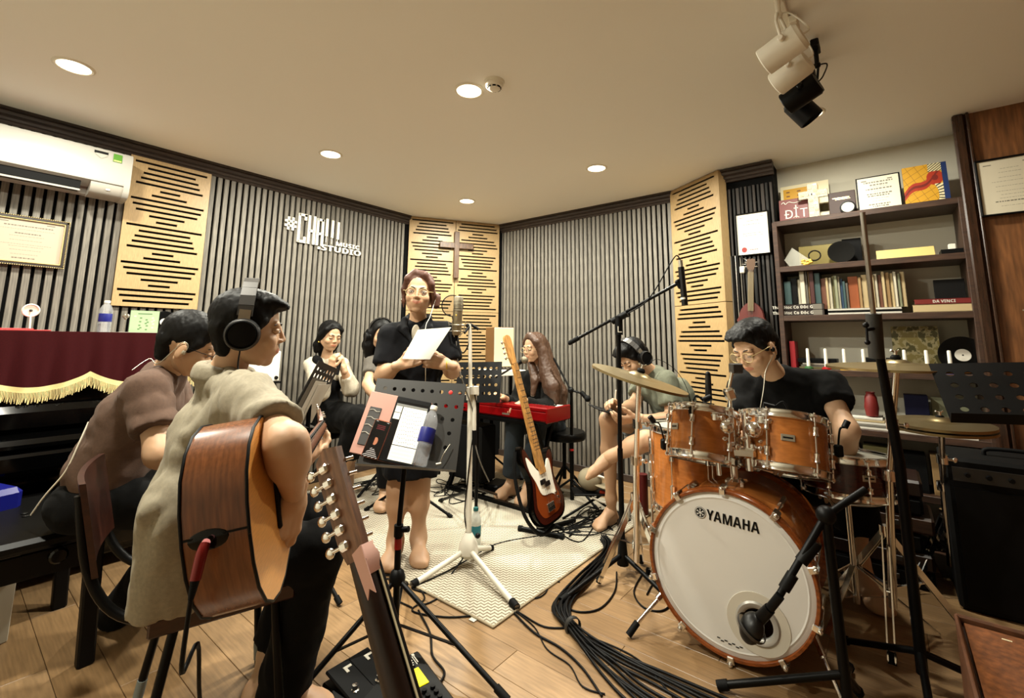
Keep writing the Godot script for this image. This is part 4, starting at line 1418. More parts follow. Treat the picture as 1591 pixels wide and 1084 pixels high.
	part("cabinet",Geo.new().box(Vector3(0,0.115,0.02),Vector3(0.36,0.225,0.12),Basis(),0.006),"white_matt",wb)
	part("knob",Geo.new().lathe([Vector2(0,0.014),Vector2(0.012,0.012),Vector2(0.014,0)],Transform3D(Basis(Vector3.RIGHT,PI / 2),Vector3(0.155,0.03,0.08)),14),"black_plastic",wb)
	part("base_bar",Geo.new().box(Vector3(0,-0.006,0.02),Vector3(0.38,0.014,0.13)),"black_plastic",wb)
	part("post",Geo.new().box(Vector3(-0.1,-0.43,0.0),Vector3(0.04,0.85,0.04)),"black_plastic",wb)
	chair_guitarist()

func bottle(called: String,label: String,at: Vector3,up: Vector3,h: float,r: float,tilt: float,band := "label_blue",cap := "white_plastic",body := "water_bottle") -> Node3D:
	var o := thing(called,label,"bottle",at)
	up = up.normalized()
	var x := up.cross(Vector3(0.3,0.1,0.95)).normalized()
	o.basis = Basis(x,up,x.cross(up))
	var f := Transform3D()
	var pr := []
	for q in [[0.0,0.004],[0.7,0.0],[0.95,0.02],[1.0,0.05],[0.93,0.12],[1.0,0.16],[0.93,0.22],[1.0,0.27],[1.0,0.33],[0.94,0.36],[0.96,0.62],[1.0,0.66],[0.96,0.74],[0.7,0.84],[0.42,0.9],[0.4,0.93],[0.4,0.99],[0.0,0.99]]:
		pr.append(Vector2(q[0] * r,q[1] * h))
	part("bottle_shell",Geo.new().lathe(pr,f,24),body,o)
	part("label_band",Geo.new().lathe([Vector2(0.97 * r,0.37 * h),Vector2(0.985 * r,0.38 * h),Vector2(0.985 * r,0.6 * h),Vector2(0.97 * r,0.61 * h)],f,24),band,o)
	part("label_mark",Geo.new().lathe([Vector2(0.99 * r,0.42 * h),Vector2(0.995 * r,0.43 * h),Vector2(0.995 * r,0.53 * h),Vector2(0.99 * r,0.54 * h)],Transform3D(Basis(Vector3.UP,1.1),Vector3.ZERO),6,0.7),"white_plastic",o)
	part("cap",Geo.new().lathe([Vector2(0,0.93 * h),Vector2(0.46 * r,0.93 * h),Vector2(0.46 * r,0.985 * h),Vector2(0.42 * r,h),Vector2(0,h)],f,16),cap,o)
	return o

func back_point(u: float,w: float,off: float) -> Vector3:
	var x := lerpf(-0.20,0.20,u)
	return Vector3(x + 0.05,0.56 + 0.24 * w,-0.32 - 0.05 * w + 0.5 * x * x + off)

func chair_guitarist() -> void:
	var o := thing("chair","dark plywood chair with black tube legs under the guitarist","chair",Vector3(-0.915,0,-1.60),atan2(0.81,-0.587))
	part("seat",Geo.new().box(Vector3(-0.01,0.452,-0.01),Vector3(0.46,0.018,0.36),Basis(),0.006).box(Vector3(-0.23,0.437,-0.01),Vector3(0.022,0.045,0.35),Basis(),0.005).box(Vector3(0.21,0.437,-0.01),Vector3(0.022,0.045,0.35),Basis(),0.005),"chair_wood",o)
	part("backrest",Geo.new().sheet(func(u: float,w: float) -> Vector3: return back_point(u,w,0.0),12,5).sheet(func(u: float,w: float) -> Vector3: return back_point(u,w,-0.014),12,5).sheet(func(u: float,w: float) -> Vector3: return back_point(u,1.0,-0.014 * w),12,1).sheet(func(u: float,w: float) -> Vector3: return back_point(0.0,u,-0.014 * w),5,1).sheet(func(u: float,w: float) -> Vector3: return back_point(1.0,u,-0.014 * w),5,1),"chair_wood",o)
	for s in [-1.0,1.0]:
		part("frame_tube",Geo.new().hose([Vector3(s * 0.185 + 0.05,0.77,-0.36),Vector3(s * 0.185 + 0.05,0.58,-0.325),Vector3(s * 0.185 + 0.03,0.47,-0.26),Vector3(s * 0.185,0.435,-0.16),Vector3(s * 0.185,0.43,0.02)],0.0125,8),"black_metal",o)
		var lg := part("leg",Geo.new().tube([Vector3(s * 0.175,0.43,-0.12),Vector3(s * 0.225,0.07,-0.18),Vector3(s * 0.232,0.005,-0.19)],0.0125,8),"black_metal",o)
		part("leg_sleeve",Geo.new().tube([Vector3(s * 0.2235,0.08,-0.1785),Vector3(s * 0.230,0.02,-0.187)],0.0145,8),"tape_grey",lg)
		lg = part("leg",Geo.new().tube([Vector3(s * 0.175,0.43,0.12),Vector3(s * 0.225,0.07,0.155),Vector3(s * 0.232,0.005,0.162)],0.0125,8),"black_metal",o)
		part("leg_sleeve",Geo.new().tube([Vector3(s * 0.2235,0.08,0.154),Vector3(s * 0.230,0.02,0.16)],0.0145,8),"tape_grey",lg)
	part("brace",Geo.new().tube([Vector3(-0.18,0.42,0.1),Vector3(0.18,0.42,0.1)],0.01,8),"black_metal",o)

# ---------------------------------------------------------------- stands,rug,microphones,guitars
func tripod(o: Node3D,hub: Vector3,feet: Array,m: String,r := 0.009,tip := "black_rubber",brace_y := -1.0) -> void:
	for f in feet:
		var e: Vector3 = f
		e.y = maxf(e.y,r + 0.002)
		var lg := wpart("leg",Geo.new().tube([hub,e],r,8),m,o)
		part("rubber_foot",Geo.new().tube([e.lerp(hub,0.09),e],r + 0.004,8),tip,lg)
		if brace_y > 0.0:
			wpart("brace",Geo.new().bar(Vector3(hub.x,brace_y,hub.z),hub.lerp(e,0.6),0.012,0.004),m,o)

func ring_feet(c: Vector3,rad: float,a0: float) -> Array:
	var f := []
	for k in 3:
		f.append(Vector3(c.x + rad * cos(a0 + TAU * k / 3),0,c.z + rad * sin(a0 + TAU * k / 3)))
	return f

func desk_csg(o: Node3D,f: Transform3D,w: float,h: float,holes: Array,r: float,m: String) -> void:
	var b := CSGBox3D.new()
	b.name = "desk"
	b.size = Vector3(w,h,0.003)
	b.material = mats[m]
	for q in holes:
		var c := CSGCylinder3D.new()
		c.name = "hole"
		c.radius = r
		c.height = 0.02
		c.sides = 14
		c.operation = CSGShape3D.OPERATION_SUBTRACTION
		c.position = Vector3(q.x,q.y,0)
		c.rotation.x = PI / 2
		c.material = mats[m]
		b.add_child(c,true)
	o.add_child(b)
	b.transform = o.transform.affine_inverse() * f

func build_centre() -> void:
	var rug := thing("rug","cream zigzag woven rug in the middle of the floor","rug",W(2.45,-2.5,0),ROOM)
	wpart("rug_field",rb(Geo.new(),1.60,3.33,-3.62,-1.372,0.0,0.009,0.003),"rug",rug)
	wpart("rug_edge",rb(rb(Geo.new(),1.592,1.602,-3.62,-1.366,0.0,0.0105,0.003),1.592,3.33,-1.374,-1.366,0.0,0.0105,0.003),"rug_hem",rug)
	wpart("care_label",Geo.new().box(Vector3(-0.148,0,-2.164) + Vector3(0,0.003,0),Vector3(0.03,0.002,0.04),Basis(Vector3.UP,ROOM)),"paper",rug)
	var dx := Vector3(0.999,-0.055,0.0)
	var dy := Vector3(0.05,0.906,-0.421).normalized()
	var dz := dx.cross(dy).normalized()
	var D := Transform3D(Basis(dx,dy,dz),Vector3(-0.398,0.842,-1.975))
	var base := Vector3(-0.452,0,-2.005)
	var ms := thing("music_stand","grey perforated music stand holding the tablet, nearest the camera","music stand",base)
	var holes := []
	for k in 9:
		holes.append(Vector2(-0.15 + 0.0404 * k,0.136))
	for q in [[0.076,0.079],[0.12,0.077],[0.164,0.076],[0.112,0.023],[0.155,0.021],[0.148,-0.034],[0.14,-0.09]]:
		holes.append(Vector2(q[0],q[1]))
	desk_csg(ms,D,0.388,0.356,holes,0.0085,"stand_grey")
	wpart("lip",Geo.new().box(D * Vector3(0,-0.178,0.022),Vector3(0.388,0.003,0.045),D.basis),"stand_grey",ms)
	wpart("red_sticker",Geo.new().ball(D * Vector3(0.1322,0.136,0.001),Vector3(0.01,0.01,0.002),10,D.basis),"sticker_red",ms)
	wpart("hinge",Geo.new().box(D * Vector3(-0.03,-0.06,-0.02),Vector3(0.05,0.08,0.03),D.basis,0.005),"black_metal",ms)
	wpart("pole",Geo.new().tube([Vector3(-0.449,0.05,-2.005),Vector3(-0.452,0.43,-2.005)],0.0135,12).tube([Vector3(-0.452,0.42,-2.005),Vector3(-0.43,0.79,-2.0)],0.0105,12),"black_metal",ms)
	wpart("clutch",Geo.new().tube([Vector3(-0.452,0.392,-2.005),Vector3(-0.452,0.435,-2.005)],0.019,12).tube([Vector3(-0.452,0.415,-2.005),Vector3(-0.408,0.425,-1.99)],0.012,8),"black_plastic",ms)
	wpart("red_band",Geo.new().tube([Vector3(-0.4515,0.345,-2.005),Vector3(-0.452,0.385,-2.005)],0.0155,12),"red_plastic",ms)
	wpart("collar",Geo.new().turned(Vector3(-0.45,0.215,-2.005),Vector3(-0.45,0.27,-2.005),[Vector2(0.013,0),Vector2(0.03,0.0),Vector2(0.034,0.02),Vector2(0.026,0.045),Vector2(0.014,0.055)],12),"black_plastic",ms)
	tripod(ms,Vector3(-0.45,0.235,-2.005),[Vector3(-0.72,0,-1.63),Vector3(0.0,0,-1.70),Vector3(-0.50,0,-2.42)],"black_metal",0.0095,"black_rubber",0.07)
	var tb := thing("tablet","black tablet in an open dusty pink case showing sheet music","tablet",D * Vector3(-0.05,-0.17,0.004))
	tb.basis = D.basis
	var ti := tb.transform.affine_inverse() * D
	var tilt := Basis(Vector3.BACK,-0.13)
	var TF := ti * Transform3D(tilt,Vector3(-0.03,-0.036,0.008))
	var g := Geo.new()
	g.xf = TF
	part("case_cover",g.box(Vector3(-0.125,0.004,-0.003),Vector3(0.135,0.255,0.005),Basis(),0.002).box(Vector3(0.0,0,-0.004),Vector3(0.15,0.262,0.004),Basis(),0.0015),"pink_leather",tb)
	g = Geo.new()
	g.xf = TF
	part("case_fold",g.box(Vector3(-0.148,-0.01,0.001),Vector3(0.05,0.155,0.004),Basis(),0.0015),"case_grey",tb)
	g = Geo.new()
	g.xf = TF
	for k in 4:
		g.hose([Vector3(-0.17,0.052 - 0.031 * k,0.0035),Vector3(-0.155,0.056 - 0.031 * k,0.0035),Vector3(-0.14,0.05 - 0.031 * k,0.0035),Vector3(-0.125,0.052 - 0.031 * k,0.0035)],0.0018,5)
	part("fold_stitch",g,"stitch_pale",tb)
	g = Geo.new()
	g.xf = TF
	part("body",g.box(Vector3(0,0,0.002),Vector3(0.148,0.26,0.008),Basis(),0.002),"black_plastic",tb)
	var im := Image.create(144,256,false,Image.FORMAT_RGB8)
	im.fill(Color(0.05,0.05,0.055))
	im.fill_rect(Rect2i(0,12,144,12),Color(0.45,0.45,0.43))
	im.fill_rect(Rect2i(0,24,30,60),Color(0.80,0.79,0.74))
	im.fill_rect(Rect2i(0,53,30,2),Color(0.1,0.1,0.1))
	im.fill_rect(Rect2i(34,24,110,168),Color(0.90,0.89,0.84))
	im.fill_rect(Rect2i(34,195,110,61),Color(0.88,0.87,0.82))
	for k in 9:
		var y := 38 + k * 17
		for s in 5:
			im.fill_rect(Rect2i(42,y + s * 2,94,1),Color(0.72,0.71,0.67))
		for s in 9:
			im.fill_rect(Rect2i(46 + s * 10 + (k * 3) % 5,y + (s * 5 + k) % 7,3,2),Color(0.25,0.25,0.25))
	for k in 3:
		for s in 5:
			im.fill_rect(Rect2i(42,206 + k * 16 + s * 2,94,1),Color(0.72,0.71,0.67))
	g = Geo.new()
	g.xf = TF
	g.quad(Vector3(-0.066,-0.12,0.0065),Vector3(0.066,-0.12,0.0065),Vector3(0.066,0.112,0.0065),Vector3(-0.066,0.112,0.0065))
	part("screen",g,screen_mat("tablet_screen",im,0.55),tb)
	var ph := thing("phone","phone with a dark portrait wallpaper lying on the pink case","phone",D * Vector3(-0.15,-0.155,0.016))
	ph.basis = D.basis * Basis(Vector3.BACK,-0.17) * Basis(Vector3.RIGHT,-0.04)
	part("body",Geo.new().box(Vector3(0,0.078,0.002),Vector3(0.071,0.152,0.0085),Basis(),0.0035),"phone_gold",ph)
	im = Image.create(72,150,false,Image.FORMAT_RGB8)
	im.fill(Color(0.03,0.03,0.035))
	im.fill_rect(Rect2i(24,2,24,4),Color(0.0,0.0,0.0))
	im.fill_rect(Rect2i(6,3,10,2),Color(0.7,0.7,0.7))
	im.fill_rect(Rect2i(56,3,10,2),Color(0.7,0.7,0.7))
	for k in 3:
		im.fill_rect(Rect2i(18,18 + k * 7,38,4),Color(0.32,0.12,0.14))
	for y in range(66,150):
		for x in 72:
			var dd := Vector2((x - 34) / 11.0,(y - 84) / 16.0).length()
			if dd < 1.0 and x > 28:
				im.set_pixel(x,y,Color(0.62,0.40,0.30))
			elif y > 112 and absf(x - 34) < (y - 104) * 0.8:
				im.set_pixel(x,y,Color(0.70,0.68,0.66) if (x + y * 2) % 17 < 6 else Color(0.08,0.07,0.08))
	g = Geo.new()
	g.quad(Vector3(-0.033,0.005,0.0066),Vector3(0.033,0.005,0.0066),Vector3(0.033,0.15,0.0066),Vector3(-0.033,0.15,0.0066))
	part("screen",g,screen_mat("phone_screen",im,0.4),ph)
	part("camera_bump",Geo.new().box(Vector3(0.018,0.135,-0.003),Vector3(0.024,0.024,0.003),Basis(),0.001),"black_plastic",ph)
	var bt := bottle("water_bottle","clear water bottle with blue label resting against the tablet",D * Vector3(0.05,-0.172,0.034),D.basis * Vector3(0.12,1,0.03),0.235,0.032,0.0)
	bt.set_meta("group","bottled water")
	single("earphone_plug",Geo.new().tube([D * Vector3(0.115,-0.16,0.02),D * Vector3(0.135,-0.155,0.02)],0.006,8).hose([D * Vector3(0.13,-0.15,0.02),D * Vector3(0.14,-0.12,0.025),D * Vector3(0.16,-0.08,0.02)],0.0022,5),"silver","small silver earphone plug at the stand's lower right corner","plug")
	var TL: Vector3 = Vector3(-0.945,1.054,-2.3)
	var TR: Vector3 = Vector3(-0.955,1.004,-2.55)
	var BL: Vector3 = Vector3(-1.042,0.81,-2.24)
	var sx := (TR - TL).normalized()
	var sy := (TL - BL)
	sy = (sy - sx * sy.dot(sx)).normalized()
	var S := Transform3D(Basis(sx,sy,sx.cross(sy)),(TR + BL) * 0.5)
	var s2 := thing("music_stand","dark music stand with papers seen edge-on before the seated girl","music stand",Vector3(S.origin.x - 0.02,0,S.origin.z))
	holes = []
	for k in 6:
		holes.append(Vector2(-0.11 + 0.044 * k,0.12))
		holes.append(Vector2(-0.11 + 0.044 * k,0.085))
	desk_csg(s2,S,0.30,0.31,holes,0.011,"stand_grey")
	wpart("lip",Geo.new().box(S * Vector3(0,-0.155,0.025),Vector3(0.30,0.003,0.05),S.basis),"stand_grey",s2)
	wpart("pole",Geo.new().tube([S * Vector3(0,-0.02,-0.01),Vector3(s2.position.x,0.6,s2.position.z),Vector3(s2.position.x,0.03,s2.position.z)],0.011,10),"black_metal",s2)
	tripod(s2,s2.position + Vector3(0,0.26,0),ring_feet(s2.position,0.30,0.5),"black_metal")
	for k in 3:
		single("sheet_music",Geo.new().box(S * Vector3(-0.05 + 0.05 * k,-0.03 - 0.008 * k,0.004 + 0.004 * k),Vector3(0.15,0.21,0.0012),S.basis * Basis(Vector3.BACK,0.06 * k)),["book_grey","paper","paper"][k],"sheet on the edge-on music stand, %s layer from the back" % ORD[k],"paper","papers on the edge-on stand")
	var hub: Vector3 = Vector3(-0.219,0,-2.629)
	var wsd := thing("microphone_stand","white tripod microphone stand in front of the singer","microphone stand",hub)
	var top: Vector3 = Vector3(-0.238,1.274,-2.64)
	var midp: Vector3 = Vector3(-0.227,0.891,-2.65)
	var low := Vector3(hub.x,0.13,hub.z)
	wpart("lower_tube",Geo.new().tube([low,midp],0.0155,12),"stand_white",wsd)
	wpart("upper_tube",Geo.new().tube([midp,top],0.0105,12),"stand_white",wsd)
	wpart("clutch",Geo.new().tube([midp - Vector3(0,0.04,0),midp + Vector3(0,0.03,0)],0.023,12).tube([midp,midp + Vector3(0.045,0.0,0.01)],0.014,10),"stand_white",wsd)
	wpart("boom_tube",Geo.new().tube([Vector3(-0.2,0.929,-2.62),Vector3(-0.199,0.695,-2.62)],0.011,10),"stand_white",wsd)
	wpart("boom_clamp",Geo.new().tube([Vector3(-0.204,0.929,-2.62),Vector3(-0.203,0.887,-2.62)],0.026,12),"stand_white",wsd)
	wpart("rubber_sleeve",Geo.new().tube([Vector3(-0.199,0.695,-2.62),Vector3(-0.197,0.62,-2.62)],0.013,10),"black_rubber",wsd)
	wpart("hub_body",Geo.new().turned(Vector3(hub.x,0.05,hub.z),Vector3(hub.x,0.17,hub.z),[Vector2(0,0),Vector2(0.04,0.0),Vector2(0.055,0.02),Vector2(0.05,0.06),Vector2(0.03,0.1),Vector2(0.018,0.12)],14),"stand_white",wsd)
	wpart("hub_knob",Geo.new().ball(Vector3(hub.x + 0.05,0.16,hub.z + 0.02),0.014,8),"black_plastic",wsd)
	tripod(wsd,Vector3(hub.x,0.09,hub.z),[Vector3(0.035,0,-2.224),Vector3(-0.467,0,-2.407),Vector3(-0.101,0,-2.811)],"stand_white",0.014)
	var mc: Vector3 = Vector3(-0.309,1.211,-2.6)
	var mt: Vector3 = Vector3(-0.298,1.427,-2.58)
	var mic := thing("studio_microphone","silver large-diaphragm microphone in a wire shock mount before the singer","microphone",mc - Vector3(0,0.02,0))
	var up := (mt - mc).normalized()
	var ln := mc.distance_to(mt)
	wpart("body",Geo.new().turned(mc,mt,[Vector2(0,0),Vector2(0.024,0.0),Vector2(0.0265,0.006),Vector2(0.0265,ln * 0.62),Vector2(0,ln * 0.62)],20),"mic_silver",mic)
	wpart("grille",Geo.new().turned(mc + up * ln * 0.62,mt,[Vector2(0.0275,0),Vector2(0.0275,0.006),Vector2(0.0262,0.007),Vector2(0.0262,ln * 0.34),Vector2(0.02,ln * 0.375),Vector2(0,ln * 0.38)],20),"mic_grille",mic)
	for k in 3:
		wpart("grille_band",Geo.new().turned(mc + up * ln * (0.70 + 0.09 * k),mt,[Vector2(0.0266,0),Vector2(0.027,0.001),Vector2(0.0266,0.002)],20),"mic_silver",mic)
	wpart("badge",Geo.new().ball(mc + up * ln * 0.5 + Vector3(-0.004,0,0.026),Vector3(0.005,0.005,0.001),8),"gold",mic)
	var cg := Geo.new()
	for q in [0.02,0.055]:
		var pts := []
		for k in 13:
			pts.append(mc + up * q + Vector3(cos(TAU * k / 12) * 0.045,0,sin(TAU * k / 12) * 0.045))
		cg.tube(pts,0.0025,6)
	for k in 4:
		var dvec := Vector3(cos(TAU * k / 4 + 0.4),0,sin(TAU * k / 4 + 0.4))
		cg.tube([mc + up * 0.075 + dvec * 0.055,mc + up * 0.02 + dvec * 0.045,mc - up * 0.012 + dvec * 0.02],0.0025,5)
	wpart("shock_mount",cg,"silver",mic)
	wpart("plug",Geo.new().tube([mc,mc - up * 0.03],0.01,10),"black_plastic",mic)
	wpart("mount_arm",Geo.new().tube([mc + Vector3(0.045,0.01,0),top + Vector3(0,-0.01,0)],0.007,8).ball(top + Vector3(-0.01,-0.01,0),0.014,8).tube([top,top + Vector3(0.05,-0.03,0)],0.008,8),"black_plastic",mic)
	var pf := thing("pop_filter","round mesh pop filter behind the studio microphone","pop filter",Vector3(-0.348,1.381,-2.7))
	var pn := Vector3(0.25,0.0,0.97).normalized()
	var pp := []
	var pu := Vector3.UP
	var pv := pn.cross(pu).normalized()
	for k in 29:
		pp.append(pf.position + (pu * cos(TAU * k / 28) + pv * sin(TAU * k / 28)) * 0.062)
	wpart("hoop",Geo.new().tube(pp,0.0035,6),"black_plastic",pf)
	wpart("screen",Geo.new().turned(pf.position - pn * 0.001,pf.position + pn * 0.001,[Vector2(0,0.001),Vector2(0.061,0.001)],28),"mesh_screen",pf)
	wpart("gooseneck",Geo.new().hose([pf.position - pu * 0.062,Vector3(-0.288,1.121,-2.66),Vector3(-0.25,1.14,-2.64),Vector3(-0.233,1.205,-2.64)],0.004,6),"black_plastic",pf)
	bottle("yoghurt_bottle","small milky bottle with teal cap standing on the rug",Vector3(-0.193,0,-2.778),Vector3.UP,0.235,0.032,0.0,"label_teal","cap_teal","milky_bottle").position.y = 0.009
	var ob := thing("music_stand","low black music stand tripod standing behind the singer's legs","music stand",Vector3(-0.72,0,-3.342))
	wpart("pole",Geo.new().tube([ob.position + Vector3(0,0.02,0),ob.position + Vector3(0,0.62,0)],0.011,10),"black_metal",ob)
	wpart("desk",Geo.new().box(ob.position + Vector3(0,0.66,0.02),Vector3(0.30,0.16,0.004),Basis(Vector3.RIGHT,-0.5)),"stand_grey",ob)
	tripod(ob,ob.position + Vector3(0,0.2,0),[Vector3(-1.004,0,-3.395),Vector3(-0.387,0,-3.281),Vector3(-0.659,0,-3.769)],"black_metal",0.0095)
	bass_guitar()

func screen_mat(called: String,im: Image,e: float) -> StandardMaterial3D:
	var m := printed(called,im,0.15)
	m.emission_enabled = true
	m.emission_texture = m.albedo_texture
	m.emission = Color(1,1,1)
	m.emission_operator = BaseMaterial3D.EMISSION_OP_MULTIPLY
	m.emission_energy_multiplier = e
	return m

func smooth_poly(p: Array,sub := 5) -> PackedVector2Array:
	var o := PackedVector2Array()
	var n := p.size()
	for k in n:
		for s in sub:
			o.append((p[k] as Vector2).cubic_interpolate(p[(k + 1) % n],p[(k + n - 1) % n],p[(k + 2) % n],float(s) / sub))
	return o

func scaled_poly(p: PackedVector2Array,c: Vector2,k: float) -> PackedVector2Array:
	var o := PackedVector2Array()
	for q in p:
		o.append(c + (q - c) * k)
	return o

func bass_guitar() -> void:
	var bot: Vector3 = Vector3(0.249,0.11,-2.93)
	var tp: Vector3 = Vector3(-0.023,1.132,-3.06)
	var y := (tp - bot).normalized()
	var zz := Vector3(0.80,0.05,0.60)
	var x := y.cross(zz).normalized()
	var o := thing("bass_guitar","sunburst electric bass with white pickguard on a floor stand","bass guitar",bot)
	o.basis = Basis(x,y,x.cross(y))
	var out := smooth_poly([Vector2(0,0),Vector2(0.12,0.015),Vector2(0.165,0.09),Vector2(0.14,0.18),Vector2(0.118,0.25),Vector2(0.15,0.33),Vector2(0.155,0.40),Vector2(0.115,0.395),Vector2(0.07,0.33),Vector2(0.035,0.315),Vector2(-0.035,0.315),Vector2(-0.075,0.36),Vector2(-0.12,0.455),Vector2(-0.15,0.46),Vector2(-0.16,0.38),Vector2(-0.125,0.27),Vector2(-0.15,0.17),Vector2(-0.165,0.09),Vector2(-0.11,0.01)])
	part("body",Geo.new().prism(out,0.04,Transform3D(Basis(),Vector3(0,0,-0.02))),"bass_black",o)
	part("sunburst_rim",Geo.new().prism(scaled_poly(out,Vector2(0,0.19),0.93),0.0015,Transform3D(Basis(),Vector3(0,0,0.02))),"bass_red",o)
	part("sunburst_centre",Geo.new().prism(scaled_poly(out,Vector2(0,0.17),0.74),0.0015,Transform3D(Basis(),Vector3(0,0,0.0212))),"bass_amber",o)
	part("pickguard",Geo.new().prism(smooth_poly([Vector2(-0.05,0.17),Vector2(0.04,0.155),Vector2(0.085,0.14),Vector2(0.09,0.22),Vector2(0.1,0.33),Vector2(0.075,0.345),Vector2(0.035,0.30),Vector2(-0.035,0.30),Vector2(-0.085,0.36),Vector2(-0.125,0.40),Vector2(-0.12,0.32),Vector2(-0.085,0.25)],4),0.003,Transform3D(Basis(),Vector3(0,0,0.0225))),"white_plastic",o)
	for k in 2:
		part("pickup",Geo.new().box(Vector3(-0.02 + 0.04 * k,0.235 - 0.02 * k,0.028),Vector3(0.05,0.028,0.012),Basis(),0.003),"black_plastic",o)
	part("bridge",Geo.new().box(Vector3(0,0.09,0.027),Vector3(0.075,0.045,0.008),Basis(),0.002),"chrome",o)
	for k in 3:
		part("knob",Geo.new().lathe([Vector2(0.009,0),Vector2(0.009,0.016),Vector2(0,0.016)],Transform3D(Basis(Vector3.RIGHT,PI / 2),Vector3(0.075 + 0.01 * k,0.15 - 0.03 * k,0.024)),12),"chrome",o)
	part("neck",Geo.new().prism(PackedVector2Array([Vector2(-0.03,0.30),Vector2(0.03,0.30),Vector2(0.021,0.96),Vector2(-0.021,0.96)]),0.02,Transform3D(Basis(),Vector3(0,0,0.008))),"maple_neck",o)
	part("fretboard",Geo.new().prism(PackedVector2Array([Vector2(-0.031,0.28),Vector2(0.031,0.28),Vector2(0.0215,0.958),Vector2(-0.0215,0.958)]),0.006,Transform3D(Basis(),Vector3(0,0,0.0275))),"maple_neck",o)
	for k in 18:
		var fy := 0.07 + 0.86 * pow(0.9439,k) + 0.03
		if fy > 0.30:
			part("fret",Geo.new().box(Vector3(0,fy,0.0342),Vector3(lerpf(0.062,0.043,(fy - 0.28) / 0.68),0.0022,0.0016)),"steel",o)
	part("headstock",Geo.new().prism(smooth_poly([Vector2(-0.021,0.955),Vector2(0.021,0.955),Vector2(0.026,1.0),Vector2(0.03,1.08),Vector2(0.024,1.135),Vector2(-0.01,1.15),Vector2(-0.04,1.13),Vector2(-0.038,1.05),Vector2(-0.034,0.99)],4),0.014,Transform3D(Basis(),Vector3(0,0,0.01))),"maple_neck",o)
	for k in 4:
		part("tuner",Geo.new().tube([Vector3(-0.036,1.0 + 0.034 * k,0.014),Vector3(-0.058,1.0 + 0.034 * k,0.014)],0.004,6).ball(Vector3(-0.066,1.0 + 0.034 * k,0.014),Vector3(0.01,0.012,0.004),10),"chrome",o)
	for k in 4:
		part("string",Geo.new().tube([Vector3(-0.024 + 0.016 * k,0.09,0.033),Vector3(-0.0165 + 0.011 * k,0.958,0.037)],0.0011,4),"steel",o)
	part("strap",Geo.new().hose([Vector3(-0.165,0.45,-0.01),Vector3(-0.2,0.30,-0.03),Vector3(-0.19,0.1,-0.03),Vector3(-0.1,-0.03,-0.02),Vector3(0.02,-0.02,0)],0.011,6),"black_matt",o)
	var st := thing("guitar_stand","black tubular floor stand holding the sunburst bass","guitar stand",Vector3(0.21,0,-3.027))
	var p: Vector3 = st.position
	wpart("post",Geo.new().tube([p + Vector3(-0.03,0.025,-0.02),p + Vector3(-0.06,0.50,-0.14),p + Vector3(-0.12,0.72,-0.16)],0.014,8),"black_metal",st)
	wpart("foot_bar",Geo.new().tube([Vector3(0.057,0,-3.081) + Vector3(0,0.022,0),Vector3(0.325,0,-2.956) + Vector3(0,0.022,0)],0.016,8),"black_metal",st)
	wpart("end_cap",Geo.new().tube([Vector3(0.057,0,-3.081) + Vector3(0,0.022,0),Vector3(0.077,0,-3.072) + Vector3(0,0.022,0)],0.0195,8),"black_rubber",st)
	wpart("end_cap",Geo.new().tube([Vector3(0.306,0,-2.965) + Vector3(0,0.022,0),Vector3(0.325,0,-2.956) + Vector3(0,0.022,0)],0.0195,8),"black_rubber",st)
	wpart("rear_leg",Geo.new().tube([p + Vector3(-0.03,0.025,-0.02),Vector3(0.426,0,-3.223) + Vector3(0,0.02,0)],0.014,8),"black_metal",st)
	wpart("rest_arm",Geo.new().hose([p + Vector3(-0.05,0.12,-0.07),p + Vector3(0.03,0.075,0.0),p + Vector3(0.12,0.05,0.03)],0.011,8),"black_rubber",st)

